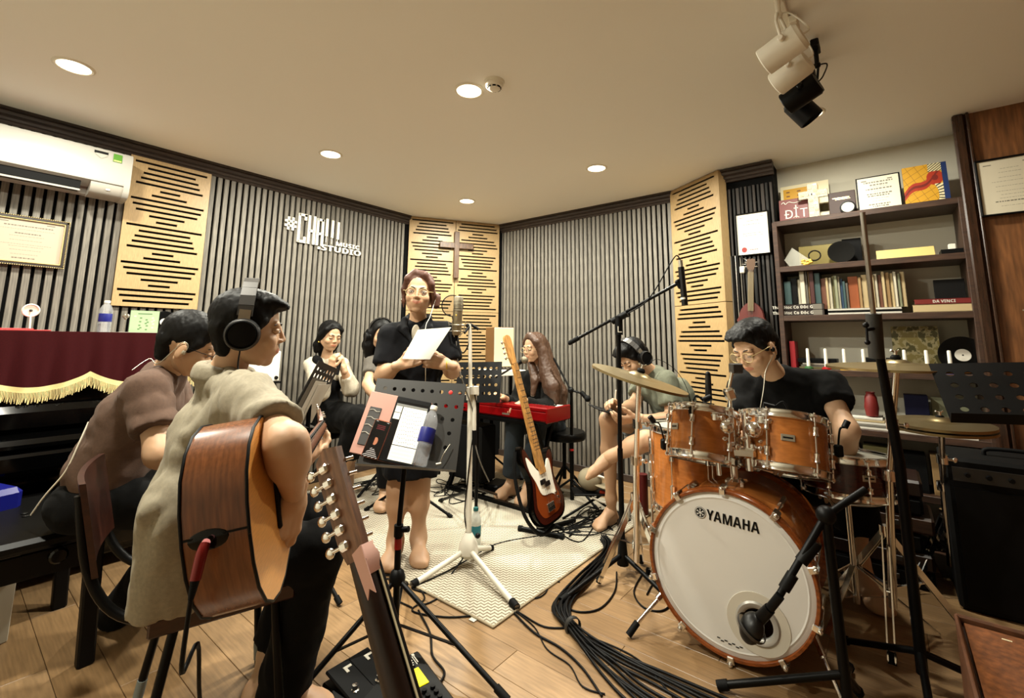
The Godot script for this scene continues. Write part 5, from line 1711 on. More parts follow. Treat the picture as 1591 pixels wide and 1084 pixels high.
# ---------------------------------------------------------------- keyboard corner
func build_keys() -> void:
	var KR: Vector3 = Vector3(0.252,0.72,-3.298)
	var o := thing("keyboard","red stage keyboard with white keys on a black stand","keyboard",KR + W(0.15,-0.55,-0.11),ROOM)
	part("body",Geo.new().box(Vector3(0,0.045,0),Vector3(1.1,0.07,0.30),Basis(),0.01),"red_lacquer",o)
	part("top_panel",Geo.new().box(Vector3(0,0.092,0.085),Vector3(1.1,0.034,0.13),Basis(),0.008),"red_lacquer",o)
	part("underside",Geo.new().box(Vector3(0,0.004,0),Vector3(1.06,0.02,0.28)),"black_plastic",o)
	for s in [-1,1]:
		part("end_cheek",Geo.new().box(Vector3(s * 0.545,0.055,0),Vector3(0.018,0.105,0.305),Basis(),0.006),"red_lacquer",o)
	for k in 43:
		part("white_key",Geo.new().box(Vector3(-0.518 + k * 0.0247,0.089,-0.068),Vector3(0.0235,0.018,0.135),Basis(),0.0015),"white_plastic",o)
	for k in 42:
		if k % 7 != 2 and k % 7 != 6:
			part("black_key",Geo.new().box(Vector3(-0.506 + k * 0.0247,0.102,-0.03),Vector3(0.011,0.014,0.085),Basis(),0.002),"black_plastic",o)
	part("maker_mark",Geo.new().box(Vector3(0.18,0.035,0.151),Vector3(0.07,0.012,0.002)),"silver",o)
	for k in 6:
		part("socket",Geo.new().lathe([Vector2(0,0.003),Vector2(0.007,0.003),Vector2(0.007,0)],Transform3D(Basis(Vector3.RIGHT,PI / 2),Vector3(-0.45 + 0.04 * k,0.04,0.15)),10),"black_plastic",o)
	var st := thing("keyboard_stand","black folding stand under the red keyboard","stand",Vector3(o.position.x,0,o.position.z),ROOM)
	for s in [-0.40,0.40]:
		part("leg",Geo.new().bar(Vector3(s,0.59,-0.14),Vector3(s,0.02,0.16),0.03,0.03,Vector3.RIGHT),"black_metal",st)
		part("leg",Geo.new().bar(Vector3(s + 0.035,0.59,0.14),Vector3(s + 0.035,0.02,-0.16),0.03,0.03,Vector3.RIGHT),"black_metal",st)
	for z in [-0.14,0.14]:
		part("crossbar",Geo.new().bar(Vector3(-0.42,0.595,z),Vector3(0.44,0.595,z),0.025,0.022),"black_metal",st)
		part("foot_bar",Geo.new().bar(Vector3(-0.42,0.02,z * 1.15),Vector3(0.44,0.02,z * 1.15),0.03,0.03),"black_metal",st)
	part("black_case",Geo.new().box(Vector3(-0.28,0.30,0.02),Vector3(0.36,0.42,0.18),Basis(),0.01),"black_matt",st)
	var sp: Vector3 = Vector3(0.333,0.5,-3.6)
	stool("piano_stool","black round-cornered stool under the keyboard player",W(3.22,-2.05,0),0.48)
	var TL: Vector3 = Vector3(-0.413,1.021,-3.22)
	var TR: Vector3 = Vector3(-0.162,1.03,-3.16)
	var BL: Vector3 = Vector3(-0.329,0.785,-3.12)
	var x := (TR - TL).normalized()
	var y := TL - BL
	y = (y - x * y.dot(x)).normalized()
	var F := Transform3D(Basis(x,y,x.cross(y)),(TR + BL) * 0.5 + x * 0.03)
	var m := thing("music_stand","black perforated music stand in front of the red keyboard","music stand",Vector3(F.origin.x,0,F.origin.z))
	var holes := []
	for r in 4:
		for c in 7:
			holes.append(Vector2(-0.125 + 0.041 * c,0.09 - 0.055 * r))
	desk_csg(m,F,0.31,0.27,holes,0.011,"black_plastic")
	wpart("pole",Geo.new().tube([F * Vector3(0,-0.08,-0.01),Vector3(F.origin.x,0.55,F.origin.z),Vector3(F.origin.x,0.04,F.origin.z)],0.011,10),"black_metal",m)
	tripod(m,Vector3(F.origin.x,0.24,F.origin.z),[Vector3(-0.071,0,-3.725),Vector3(-0.518,0,-3.6),Vector3(-0.254,0,-4.039)],"black_metal")
	var sk := thing("speaker","wooden bookshelf speaker with cream grille in the corner","speaker",Vector3(-0.089,0.945,-4.25),-0.55)
	part("cabinet",Geo.new().box(Vector3(0,0.18,-0.05),Vector3(0.20,0.355,0.20),Basis(),0.004),"speaker_wood",sk)
	part("grille",Geo.new().box(Vector3(0,0.18,0.056),Vector3(0.19,0.345,0.014),Basis(),0.005),"cream_cloth",sk)
	sk.rotation.y = 0.42
	var lg := thing("ledge_table","white ledge under the corner speaker","table",Vector3(-0.081,0.903,-4.2))
	var ly: float = lg.position.y
	wpart("top",Geo.new().box(lg.position,Vector3(0.34,0.045,0.30),Basis(Vector3.UP,0.42),0.004),"white_matt",lg)
	for s in [[-0.14,-0.12],[0.14,-0.12],[-0.14,0.12],[0.14,0.12]]:
		var q := Basis(Vector3.UP,0.42) * Vector3(s[0],0,s[1])
		wpart("leg",Geo.new().box(Vector3(lg.position.x + q.x,ly / 2 - 0.012,lg.position.z + q.z),Vector3(0.03,ly - 0.025,0.03)),"black_plastic",lg)
	var vm := thing("vocal_microphone","grey ball-grille vocal microphone at the keyboard player's mouth","microphone",Vector3(0.057,1.009,-3.55))
	wpart("handle",Geo.new().tube([Vector3(0.082,1.029,-3.55),Vector3(0.024,0.989,-3.57)],[0.017,0.011],12),"black_plastic",vm)
	wpart("grille",Geo.new().ball(Vector3(0.101,1.038,-3.55),0.029,14),"mic_grille",vm)
	var vs := thing("microphone_stand","black boom stand behind the perforated stand at the keyboard","microphone stand",Vector3(-0.172,0,-4.223))
	var vp: Vector3 = vs.position
	wpart("pole",Geo.new().tube([vp,Vector3(vp.x,0.82,vp.z)],0.011,8),"black_metal",vs)
	wpart("boom",Geo.new().tube([Vector3(vp.x - 0.06,0.79,vp.z),Vector3(vp.x,0.83,vp.z),Vector3(0.024,0.989,-3.57)],0.008,8),"black_metal",vs)
	tripod(vs,Vector3(vp.x,0.2,vp.z),ring_feet(vp,0.26,0.2),"black_metal")
	var bs := thing("microphone_stand","black boom stand between keyboard and the man in green","microphone stand",Vector3(0.466,0,-3.654))
	var bp: Vector3 = bs.position
	var jt: Vector3 = Vector3(0.451,0.818,-3.55)
	wpart("pole",Geo.new().tube([bp,Vector3(bp.x,0.45,bp.z)],0.016,10).tube([Vector3(bp.x,0.45,bp.z),jt],0.012,10),"black_metal",bs)
	wpart("joint",Geo.new().ball(jt,0.024,10),"black_plastic",bs)
	wpart("boom",Geo.new().tube([Vector3(0.328,1.052,-3.62),jt,Vector3(0.53,0.8,-3.5)],0.008,8),"black_metal",bs)
	wpart("pole_mark",Geo.new().tube([Vector3(bp.x,0.36,bp.z),Vector3(bp.x,0.375,bp.z)],0.0165,10),"sticker_red",bs)
	tripod(bs,Vector3(bp.x,0.16,bp.z),ring_feet(bp,0.24,0.9),"black_metal")
	var bm := thing("vocal_microphone","small black microphone hanging on the boom right of the keyboard","microphone",Vector3(0.551,0.775,-3.48))
	wpart("handle",Geo.new().tube([Vector3(0.521,0.81,-3.5),Vector3(0.555,0.771,-3.48)],0.017,10),"black_plastic",bm)
	wpart("grille",Geo.new().ball(Vector3(0.563,0.767,-3.47),0.024,12),"black_rubber",bm)
	var cp := thing("cap","beige cap on a low stand beside the crossed bare foot","cap",Vector3(0.552,0.195,-3.35))
	var c: Vector3 = cp.position
	wpart("crown",Geo.new().ball(c + Vector3(0,0.045,0),Vector3(0.085,0.075,0.075),16,Basis(Vector3.BACK,-0.3)),"cap_beige",cp)
	wpart("brim",Geo.new().ball(c + Vector3(0.085,0.01,0.03),Vector3(0.085,0.012,0.07),14,Basis(Vector3.BACK,-0.25)),"cap_beige",cp)
	wpart("strap",Geo.new().hose([c + Vector3(0.02,0.085,0.05),c + Vector3(0.1,0.06,0.05),c + Vector3(0.135,-0.03,0.05),c + Vector3(0.09,-0.085,0.06),c + Vector3(0.0,-0.05,0.07)],0.008,6),"white_plastic",cp)
	wpart("tag",Geo.new().box(c + Vector3(0.075,-0.025,0.05),Vector3(0.04,0.024,0.02),Basis(Vector3.BACK,-0.3),0.004),"tag_orange",cp)
	var lp := thing("folding_stand","black folding X stand holding the beige cap","stand",Vector3(c.x,0,c.z))
	wpart("leg",Geo.new().tube([c + Vector3(-0.12,0.02,0),Vector3(c.x + 0.22,0.012,c.z + 0.1)],0.008,6),"black_metal",lp)
	wpart("leg",Geo.new().tube([c + Vector3(0.14,-0.02,0),Vector3(c.x - 0.2,0.012,c.z + 0.08)],0.008,6),"black_metal",lp)
	wpart("shelf",Geo.new().box(c + Vector3(0.01,-0.035,0),Vector3(0.26,0.012,0.16),Basis(),0.003),"black_plastic",lp)
	single("pedal_box",Geo.new().box(Vector3(-0.106,0,-3.909) + Vector3(0,0.03,0),Vector3(0.14,0.055,0.2),Basis(Vector3.UP,-0.5),0.012),"black_plastic","black sustain pedal on the rug under the keyboard","pedal")
	single("red_tube",Geo.new().tube([Vector3(0.923,0,-3.382) + Vector3(0,0.0,0),Vector3(0.923,0,-3.382) + Vector3(0,0.27,0)],0.035,14),"flask_red","dark red flask standing behind the cymbal stand","flask")

func stool(called: String,label: String,at: Vector3,h: float,r := 0.17) -> void:
	var o := thing(called,label,"stool",at)
	part("cushion",Geo.new().lathe([Vector2(0,h - 0.06),Vector2(r * 0.95,h - 0.06),Vector2(r,h - 0.045),Vector2(r,h - 0.015),Vector2(r * 0.93,h),Vector2(0,h + 0.003)],Transform3D(),24),"black_leather",o)
	part("column",Geo.new().tube([Vector3(0,h - 0.06,0),Vector3(0,0.12,0)],0.016,10),"black_metal",o)
	for k in 3:
		part("leg",Geo.new().tube([Vector3(0,0.22,0),Vector3(0.21 * cos(k * 2.094 + 0.4),0.012,0.21 * sin(k * 2.094 + 0.4))],0.011,8),"black_metal",o)

# ---------------------------------------------------------------- drum kit
func hoop_prof(r: float,y: float,h: float) -> Array:
	return [Vector2(r - 0.004,y - h / 2),Vector2(r + 0.006,y - h / 2),Vector2(r + 0.010,y - h / 2 + 0.003),Vector2(r + 0.006,y - h / 2 + 0.006),Vector2(r + 0.004,y),Vector2(r + 0.006,y + h / 2 - 0.005),Vector2(r + 0.011,y + h / 2 - 0.002),Vector2(r + 0.006,y + h / 2),Vector2(r - 0.004,y + h / 2)]

func drum(o: Node3D,r: float,d: float,lugs: int,badge_an: float,wood: String,phase := 0.0) -> void:
	part("shell",Geo.new().lathe([Vector2(r - 0.006,-d / 2),Vector2(r,-d / 2 + 0.004),Vector2(r,d / 2 - 0.004),Vector2(r - 0.006,d / 2)],Transform3D(),40),wood,o)
	part("top_head",Geo.new().lathe([Vector2(0,d / 2 + 0.006),Vector2(r - 0.004,d / 2 + 0.006)],Transform3D(),32),"drum_head",o)
	part("bottom_head",Geo.new().lathe([Vector2(0,-d / 2 - 0.004),Vector2(r - 0.004,-d / 2 - 0.004)],Transform3D(),32),"drum_head",o)
	part("top_hoop",Geo.new().lathe(hoop_prof(r,d / 2 + 0.004,0.035),Transform3D(),40),"chrome",o)
	part("bottom_hoop",Geo.new().lathe(hoop_prof(r,-d / 2 - 0.004,0.035),Transform3D(),40),"chrome",o)
	for k in lugs:
		var an := TAU * k / lugs + phase
		var u := Vector3(cos(an),0,sin(an))
		var g := Geo.new()
		g.tube([u * (r + 0.013) + Vector3(0,-d / 2 - 0.022,0),u * (r + 0.013) + Vector3(0,d / 2 + 0.024,0)],0.0042,6)
		for s in [-1,1]:
			g.turned(u * (r + 0.013) + Vector3(0,s * d * 0.14,0),u * (r + 0.013) + Vector3(0,s * d * 0.36,0),[Vector2(0.004,0),Vector2(0.0125,0.006),Vector2(0.0095,d * 0.1),Vector2(0.012,d * 0.19),Vector2(0.004,d * 0.22)],8)
			g.tube([u * r + Vector3(0,s * d * 0.25,0),u * (r + 0.013) + Vector3(0,s * d * 0.25,0)],0.006,6)
			g.box(u * (r + 0.011) + Vector3(0,s * (d / 2 + 0.012),0),Vector3(0.016,0.014,0.02),Basis(Vector3.UP,-an),0.003)
		part("lug",g,"chrome",o)
	var bu := Vector3(cos(badge_an),0,sin(badge_an))
	part("badge",Geo.new().box(bu * (r + 0.001) + Vector3(0,0.01,0),Vector3(0.004,0.026,0.05),Basis(Vector3.UP,-badge_an),0.0015),"silver",o)
	part("badge_slot",Geo.new().box(bu * (r + 0.003) + Vector3(0,0.01,0),Vector3(0.002,0.006,0.036),Basis(Vector3.UP,-badge_an)),"black_plastic",o)

func oriented(o: Node3D,up: Vector3,zh: Vector3) -> void:
	o.basis = frame_of(Vector3.ZERO,up,zh).basis

func cymbal(called: String,label: String,at: Vector3,up: Vector3,r: float,two := false) -> void:
	var o := thing(called,label,"cymbal",at)
	oriented(o,up,Vector3.BACK)
	for k in (2 if two else 1):
		var s := -1.0 if k == 1 else 1.0
		var y := 0.012 * s if two else 0.0
		var pr := []
		for q in [[0.006,0.028],[0.03,0.026],[0.045,0.018],[0.055,0.011],[0.08,0.009]]:
			pr.append(Vector2(q[0],y + q[1] * s))
		for j in 10:
			var rr := 0.08 + (r - 0.08) * (j + 1) / 10.0
			pr.append(Vector2(rr,y + s * (0.009 - 0.016 * pow((rr - 0.08) / r,1.4)) + (0.0006 if j % 2 else 0.0)))
		pr.append(Vector2(r,y + s * (-0.0085)))
		pr.append(Vector2(0.006,y + s * 0.024 - 0.003))
		part(["cymbal_disc","lower_disc"][k],Geo.new().lathe(pr,Transform3D(),44),"cymbal_brass",o)
	part("felt",Geo.new().lathe([Vector2(0,0.027),Vector2(0.016,0.027),Vector2(0.018,0.036),Vector2(0.012,0.045),Vector2(0,0.045)],Transform3D(),14),"black_matt",o)
	part("wing_nut",Geo.new().tube([Vector3(0,0.04,0),Vector3(0,0.062,0)],0.006,8).tube([Vector3(-0.016,0.064,0),Vector3(0,0.054,0),Vector3(0.016,0.064,0)],0.004,6),"chrome",o)

func cymbal_stand(label: String,base: Vector3,top: Vector3,reach: float,a0: float,joint_y := 0.42) -> Node3D:
	var o := thing("cymbal_stand",label,"cymbal stand",base)
	var j := Vector3(base.x,joint_y,base.z)
	var up := (top - j)
	wpart("lower_tube",Geo.new().tube([Vector3(base.x,0.10,base.z),j.lerp(top,0.35)],0.0155,12),"chrome",o)
	wpart("upper_tube",Geo.new().tube([j.lerp(top,0.33),top],0.0115,12),"chrome",o)
	for w in [[0.35,0.026],[0.66,0.022]]:
		var c := j.lerp(top,w[0])
		wpart("height_clamp",Geo.new().tube([c - Vector3(0,0.02,0),c + Vector3(0,0.02,0)],w[1],10).tube([c,c + Vector3(0.035,0,0.02)],0.006,6).ball(c + Vector3(0.038,0,0.022),Vector3(0.012,0.012,0.005),8),"chrome",o)
	wpart("leg_collar",Geo.new().tube([j - Vector3(0,0.02,0),j + Vector3(0,0.02,0)],0.021,10),"chrome",o)
	wpart("lower_collar",Geo.new().tube([Vector3(base.x,0.16,base.z),Vector3(base.x,0.19,base.z)],0.02,10),"chrome",o)
	for k in 3:
		var an := a0 + TAU * k / 3
		var f := Vector3(base.x + reach * cos(an),0.02,base.z + reach * sin(an))
		var sd := Vector3(-sin(an),0,cos(an)) * 0.011
		var lg := wpart("leg",Geo.new().bar(j + sd,f + sd,0.005,0.022).bar(j - sd,f - sd,0.005,0.022).tube([f - sd,f + sd],0.006,6).tube([j - sd,j + sd],0.006,6),"chrome",o)
		part("rubber_foot",Geo.new().tube([f.lerp(j,0.07),f - Vector3(0,0.008,0)],0.014,8),"black_rubber",lg)
		var m := j.lerp(f,0.5)
		wpart("brace",Geo.new().bar(Vector3(base.x,0.175,base.z),m,0.012,0.004),"chrome",o)
	return o

func clip_mic(label: String,at: Vector3,tip: Vector3) -> void:
	var o := thing("clip_microphone",label,"microphone",at,0.0,"drum microphones")
	wpart("clip",Geo.new().box(at,Vector3(0.03,0.05,0.03),Basis(),0.006),"black_plastic",o)
	wpart("gooseneck",Geo.new().hose([at + Vector3(0,0.02,0),at.lerp(tip,0.4) + Vector3(0,0.05,0),tip],0.004,6),"black_rubber",o)
	wpart("capsule",Geo.new().tube([tip,tip + (tip - at).normalized() * 0.05 - Vector3(0,0.02,0)],0.013,10),"black_plastic",o)

func build_drums() -> void:
	var e := Vector3(0.796,0,0.605)
	var n := Vector3(-0.605,0,0.796)
	var K := Vector3(0.83,0.315,-1.9)
	var kd := thing("bass_drum","amber wood bass drum with white front head and black lettering","bass drum",Vector3(0.83,0,-1.9))
	kd.basis = Basis(e,Vector3.UP,n)
	var ax := Transform3D(Basis(Vector3.RIGHT,PI / 2),Vector3(0,0.315,0))
	var R := 0.279
	var dp := 0.45
	part("shell",Geo.new().lathe([Vector2(R - 0.006,-dp),Vector2(R,-dp + 0.01),Vector2(R,-0.02),Vector2(R - 0.006,-0.01)],ax,64),"drum_amber",kd)
	part("front_hoop",Geo.new().lathe([Vector2(R - 0.004,-0.04),Vector2(R + 0.018,-0.04),Vector2(R + 0.021,-0.035),Vector2(R + 0.021,0.006),Vector2(R + 0.018,0.011),Vector2(R + 0.009,0.011),Vector2(R + 0.007,0.008),Vector2(R + 0.007,-0.004)],ax,64),"drum_hoop",kd)
	part("rear_hoop",Geo.new().lathe([Vector2(R - 0.01,-dp - 0.025),Vector2(R + 0.021,-dp - 0.025),Vector2(R + 0.021,-dp + 0.02),Vector2(R,-dp + 0.02)],ax,64),"drum_hoop",kd)
	var rim := PackedVector2Array()
	for k in 72:
		rim.append(Vector2(cos(TAU * k / 72),sin(TAU * k / 72)) * (R - 0.01) + Vector2(0,0.315))
	part("front_head",Geo.new().holed(rim,Vector2(0.097,0.172),0.05,0.003,0.002).lathe([Vector2(R - 0.01,0.003),Vector2(R - 0.002,0.001),Vector2(R + 0.008,-0.003)],ax,72),"kick_head",kd)
	part("head_ring",Geo.new().lathe([Vector2(R - 0.018,0.0036),Vector2(R - 0.013,0.0052),Vector2(R - 0.008,0.0028)],ax,64),"kick_head",kd)
	part("rear_head",Geo.new().lathe([Vector2(0,-dp - 0.004),Vector2(R - 0.004,-dp - 0.004)],ax,48),"drum_head",kd)
	for k in 10:
		var an := TAU * k / 10 + 0.31
		var u := Vector3(cos(an),sin(an),0)
		var c := Vector3(0,0.315,0)
		var g := Geo.new()
		g.box(c + u * (R + 0.026) + Vector3(0,0,-0.012),Vector3(0.014,0.026,0.055),Basis(Vector3.BACK,an),0.004)
		g.box(c + u * (R + 0.016) + Vector3(0,0,0.016),Vector3(0.026,0.024,0.008),Basis(Vector3.BACK,an),0.003)
		g.tube([c + u * (R + 0.028) + Vector3(0,0,0.03),c + u * (R + 0.028) + Vector3(0,0,-0.15)],0.0035,6)
		g.ball(c + u * (R + 0.028) + Vector3(0,0,0.022),0.009,8)
		part("claw_hook",g,"chrome",kd)
		part("lug",Geo.new().box(c + u * (R + 0.014) + Vector3(0,0,-0.2),Vector3(0.028,0.018,0.11),Basis(Vector3.BACK,an),0.006),"chrome",kd)
	var t := part("lettering",letters("YAMAHA",0.052,0.0012,1),"ink_black",kd)
	t.position = Vector3(0.03,0.315 + 0.19,0.0048)
	t.rotation.z = -0.055
	t.scale = Vector3(0.86,1.0,1)
	part("emblem_disc",Geo.new().lathe([Vector2(0,0.001),Vector2(0.0215,0.001),Vector2(0.0215,0)],Transform3D(Basis(Vector3.RIGHT,PI / 2),Vector3(-0.087,0.512,0.0042)),28),"ink_black",kd)
	var em := Geo.new()
	var ec := Vector3(-0.087,0.512,0.0058)
	for k in 3:
		var d := Vector3(cos(PI / 2 + k * PI / 3),sin(PI / 2 + k * PI / 3),0)
		em.bar(ec - d * 0.015,ec + d * 0.015,0.0024,0.0008,Vector3.BACK)
		for s in [-1.0,1.0]:
			var q := Vector3(-d.y,d.x,0) * 0.004
			em.bar(ec + d * s * 0.013 - q,ec + d * s * 0.0105,0.0016,0.0008,Vector3.BACK)
			em.bar(ec + d * s * 0.013 + q,ec + d * s * 0.0105,0.0016,0.0008,Vector3.BACK)
	part("emblem_forks",em,"kick_head",kd)
	part("emblem_rim",Geo.new().lathe([Vector2(0.018,0.0012),Vector2(0.0192,0.0018),Vector2(0.0202,0.0012)],Transform3D(Basis(Vector3.RIGHT,PI / 2),Vector3(-0.087,0.512,0.0042)),28),"kick_head",kd)
	for k in 7:
		part("small_print",Geo.new().box(Vector3(-0.042 + 0.013 * k,0.078 - 0.0009 * k - 0.006 * (k % 2),0.0045),Vector3(0.011,0.0035,0.0006)),"ink_black",kd)
	var pc := Transform3D(Basis(Vector3.RIGHT,PI / 2),Vector3(0.097,0.172,0.003))
	part("port_patch",Geo.new().lathe([Vector2(0.07,0.003),Vector2(0.104,0.003),Vector2(0.105,0.0005)],pc,40),"patch_white",kd)
	part("port_ring",Geo.new().lathe([Vector2(0.05,-0.012),Vector2(0.05,0.003),Vector2(0.056,0.008),Vector2(0.068,0.009),Vector2(0.074,0.003)],pc,40),"port_metal",kd)
	var sp := part("spur",Geo.new().tube([Vector3(-0.22,0.20,-0.16),Vector3(-0.345,0.045,0.06)],0.008,8).tube([Vector3(-0.24,0.175,-0.125),Vector3(-0.29,0.115,-0.035)],0.012,8),"chrome",kd)
	part("spur_tip",Geo.new().tube([Vector3(-0.342,0.05,0.055),Vector3(-0.365,0.012,0.095)],0.013,8),"black_rubber",sp)
	sp = part("spur",Geo.new().tube([Vector3(0.22,0.20,-0.16),Vector3(0.345,0.045,0.06)],0.008,8).tube([Vector3(0.24,0.175,-0.125),Vector3(0.29,0.115,-0.035)],0.012,8),"chrome",kd)
	part("spur_tip",Geo.new().tube([Vector3(0.342,0.05,0.055),Vector3(0.365,0.012,0.095)],0.013,8),"black_rubber",sp)
	var tm := thing("tom_mount","chrome double tom holder standing on the bass drum","tom mount",Vector3(0.941,0.596,-2.03))
	var b: Vector3 = tm.position
	wpart("base_bracket",Geo.new().box(b + Vector3(0,0.0,0),Vector3(0.07,0.05,0.05),Basis(Vector3.UP,-0.65),0.01),"chrome",tm)
	wpart("post",Geo.new().tube([b,b + Vector3(0,0.31,-0.01)],0.016,12),"chrome",tm)
	wpart("post",Geo.new().tube([b + Vector3(0.055,0.06,0.02),b + Vector3(0.055,0.29,0.01)],0.016,12),"chrome",tm)
	wpart("post_tail",Geo.new().tube([b + Vector3(-0.055,0.03,-0.02),b + Vector3(-0.055,0.14,-0.03)],0.0105,10),"chrome",tm)
	wpart("clamp_block",Geo.new().box(b + Vector3(0.0,0.13,0.0),Vector3(0.17,0.045,0.045),Basis(Vector3.UP,-0.35),0.012),"chrome",tm)
	wpart("ball_clamp",Geo.new().ball(b + Vector3(-0.035,0.235,0.02),0.034,12).box(b + Vector3(-0.07,0.235,0.0),Vector3(0.06,0.05,0.05),Basis(),0.014),"chrome",tm)
	wpart("ball_clamp",Geo.new().ball(b + Vector3(0.075,0.225,0.03),0.034,12).box(b + Vector3(0.11,0.215,0.01),Vector3(0.06,0.05,0.05),Basis(),0.014),"chrome",tm)
	for q in [[-0.02,0.265,0.03],[0.03,0.19,0.035],[0.06,0.27,0.03],[-0.05,0.19,0.04],[0.1,0.18,0.04]]:
		wpart("wing_bolt",Geo.new().tube([b + Vector3(q[0],q[1],0.0),b + Vector3(q[0],q[1],q[2])],0.005,6).ball(b + Vector3(q[0],q[1],q[2]),Vector3(0.014,0.009,0.006),8),"chrome",tm)
	for q in [[-0.075,0.275],[0.12,0.265],[-0.02,0.16],[0.075,0.155]]:
		wpart("memory_clamp",Geo.new().turned(b + Vector3(q[0],q[1] - 0.016,0.012),b + Vector3(q[0],q[1] + 0.016,0.012),[Vector2(0.012,0),Vector2(0.024,0.004),Vector2(0.024,0.028),Vector2(0.012,0.032)],12).tube([b + Vector3(q[0],q[1],0.02),b + Vector3(q[0] + 0.012,q[1],0.052)],0.0055,8).ball(b + Vector3(q[0] + 0.014,q[1],0.055),Vector3(0.012,0.012,0.005),8),"chrome",tm)
	wpart("cymbal_arm",Geo.new().tube([b + Vector3(0,0.30,0),Vector3(0.927,0.998,-2),Vector3(0.944,1.065,-2)],0.007,8).box(Vector3(0.927,0.966,-2),Vector3(0.04,0.05,0.04),Basis(Vector3.BACK,0.3),0.008),"chrome",tm)
	wpart("weight",Geo.new().box(Vector3(0.959,1.073,-2),Vector3(0.045,0.042,0.04),Basis(),0.004),"grey_metal",tm)
	var lean := (Vector3.UP - n * 0.30).normalized()
	var o := thing("tom_drum","small amber rack tom left of the chrome tom holder","tom drum",Vector3(0.852,0.777,-2.12))
	oriented(o,lean,n)
	drum(o,0.135,0.185,6,2.3,"drum_amber",0.55)
	o = thing("tom_drum","amber rack tom right of the chrome tom holder","tom drum",Vector3(1.181,0.749,-2.07))
	oriented(o,lean + Vector3(0.0,0,0.0),n)
	drum(o,0.16,0.20,6,1.35,"drum_amber",0.75)
	o = thing("floor_tom","large amber floor tom left behind the bass drum","floor tom",Vector3(0.92,0.568,-2.42))
	oriented(o,Vector3.UP,n)
	var fy: float = o.position.y
	drum(o,0.195,0.36,8,3.4,"drum_amber",0.2)
	for k in 3:
		var an := TAU * k / 3 + 0.9
		var u := Vector3(cos(an),0,sin(an)) * 0.215
		var lg := part("leg",Geo.new().hose([u + Vector3(0,0.12,0),u + Vector3(0,-fy + 0.12,0),u * 1.12 + Vector3(0,-fy + 0.03,0)],0.006,8),"chrome",o)
		part("leg_bracket",Geo.new().box(u * 0.97 + Vector3(0,-0.03,0),Vector3(0.03,0.06,0.03),Basis(Vector3.UP,-an),0.008),"chrome",lg)
		part("rubber_foot",Geo.new().tube([u * 1.12 + Vector3(0,-fy + 0.04,0),u * 1.14 + Vector3(0,-fy + 0.006,0)],0.013,8),"black_rubber",lg)
	o = thing("snare_drum","dark wood snare drum beside the right rack tom","snare drum",Vector3(1.524,0.604,-2.2))
	oriented(o,(Vector3.UP - n * 0.06).normalized(),n)
	drum(o,0.175,0.14,8,1.05,"drum_dark",0.3)
	var sy: float = o.position.y
	var ss := thing("snare_stand","chrome basket stand under the snare drum","snare stand",Vector3(o.position.x,0,o.position.z))
	wpart("tube",Geo.new().tube([Vector3(ss.position.x,0.06,ss.position.z),Vector3(ss.position.x,sy - 0.14,ss.position.z)],0.0125,10),"chrome",ss)
	for k in 3:
		var an := TAU * k / 3 + 0.5
		var u := Vector3(cos(an),0,sin(an))
		wpart("basket_arm",Geo.new().hose([Vector3(ss.position.x,sy - 0.14,ss.position.z),ss.position + u * 0.12 + Vector3(0,sy - 0.12,0),ss.position + u * 0.19 + Vector3(0,sy - 0.06,0)],0.006,6),"chrome",ss)
		var f := ss.position + u * 0.27 + Vector3(0,0.012,0)
		wpart("leg",Geo.new().bar(Vector3(ss.position.x,0.22,ss.position.z),f,0.02,0.005),"chrome",ss)
		wpart("brace",Geo.new().bar(Vector3(ss.position.x,0.09,ss.position.z),f.lerp(Vector3(ss.position.x,0.22,ss.position.z),0.5),0.01,0.004),"chrome",ss)
	var lc: Vector3 = Vector3(0.55,1.025,-2.02)
	cymbal("crash_cymbal","brass crash cymbal tilted in front of the man in green",lc,Vector3(0.27,1,0.10).normalized(),0.205)
	var lb: Vector3 = Vector3(0.635,0,-2.48)
	cymbal_stand("chrome cymbal stand left of the bass drum",lb,lc,0.2,0.9,0.40)
	var rc: Vector3 = Vector3(1.532,1.094,-1.86)
	cymbal("crash_cymbal","dark brass crash cymbal seen edge-on before the bookshelf",rc,Vector3(-0.02,1,0.02).normalized(),0.235)
	cymbal_stand("chrome cymbal stand in front of the bookshelf",Vector3(1.594,0,-2.089),rc,0.27,0.2,0.40)
	var hc: Vector3 = Vector3(1.851,0.834,-2.05)
	cymbal("hi_hat","pair of dark brass hi-hat cymbals at the right of the kit",hc,Vector3(-0.03,1,0.03).normalized(),0.175,true)
	var hs := cymbal_stand("chrome hi-hat stand at the far right of the kit",Vector3(2.19,0,-2.464),hc,0.26,0.8,0.34)
	var hp: Vector3 = hs.position
	wpart("foot_pedal",Geo.new().bar(Vector3(hp.x,0.03,hp.z),Vector3(hp.x + 0.12,0.06,hp.z - 0.2),0.07,0.012),"chrome",hs)
	var kp := thing("drum_pedal","chrome bass drum pedal behind the bass drum","drum pedal",K - n * 0.52 - Vector3(0,0.315,0))
	wpart("footboard",Geo.new().bar(kp.position + Vector3(0,0.03,0),kp.position - n * 0.26 + Vector3(0,0.015,0) + n * 0.0,0.08,0.01),"chrome",kp)
	wpart("frame",Geo.new().tube([kp.position + e * 0.06,kp.position + e * 0.06 + Vector3(0,0.2,0),kp.position - e * 0.06 + Vector3(0,0.2,0),kp.position - e * 0.06],0.008,8),"chrome",kp)
	wpart("beater",Geo.new().tube([kp.position + Vector3(0,0.2,0),kp.position + Vector3(0,0.36,0) + n * 0.03],0.005,6).ball(kp.position + Vector3(0,0.37,0) + n * 0.03,0.025,10),"white_matt",kp)
	stool("drum_throne","black drum throne under the drummer",Vector3(1.52,0,-2.62),0.5,0.18)
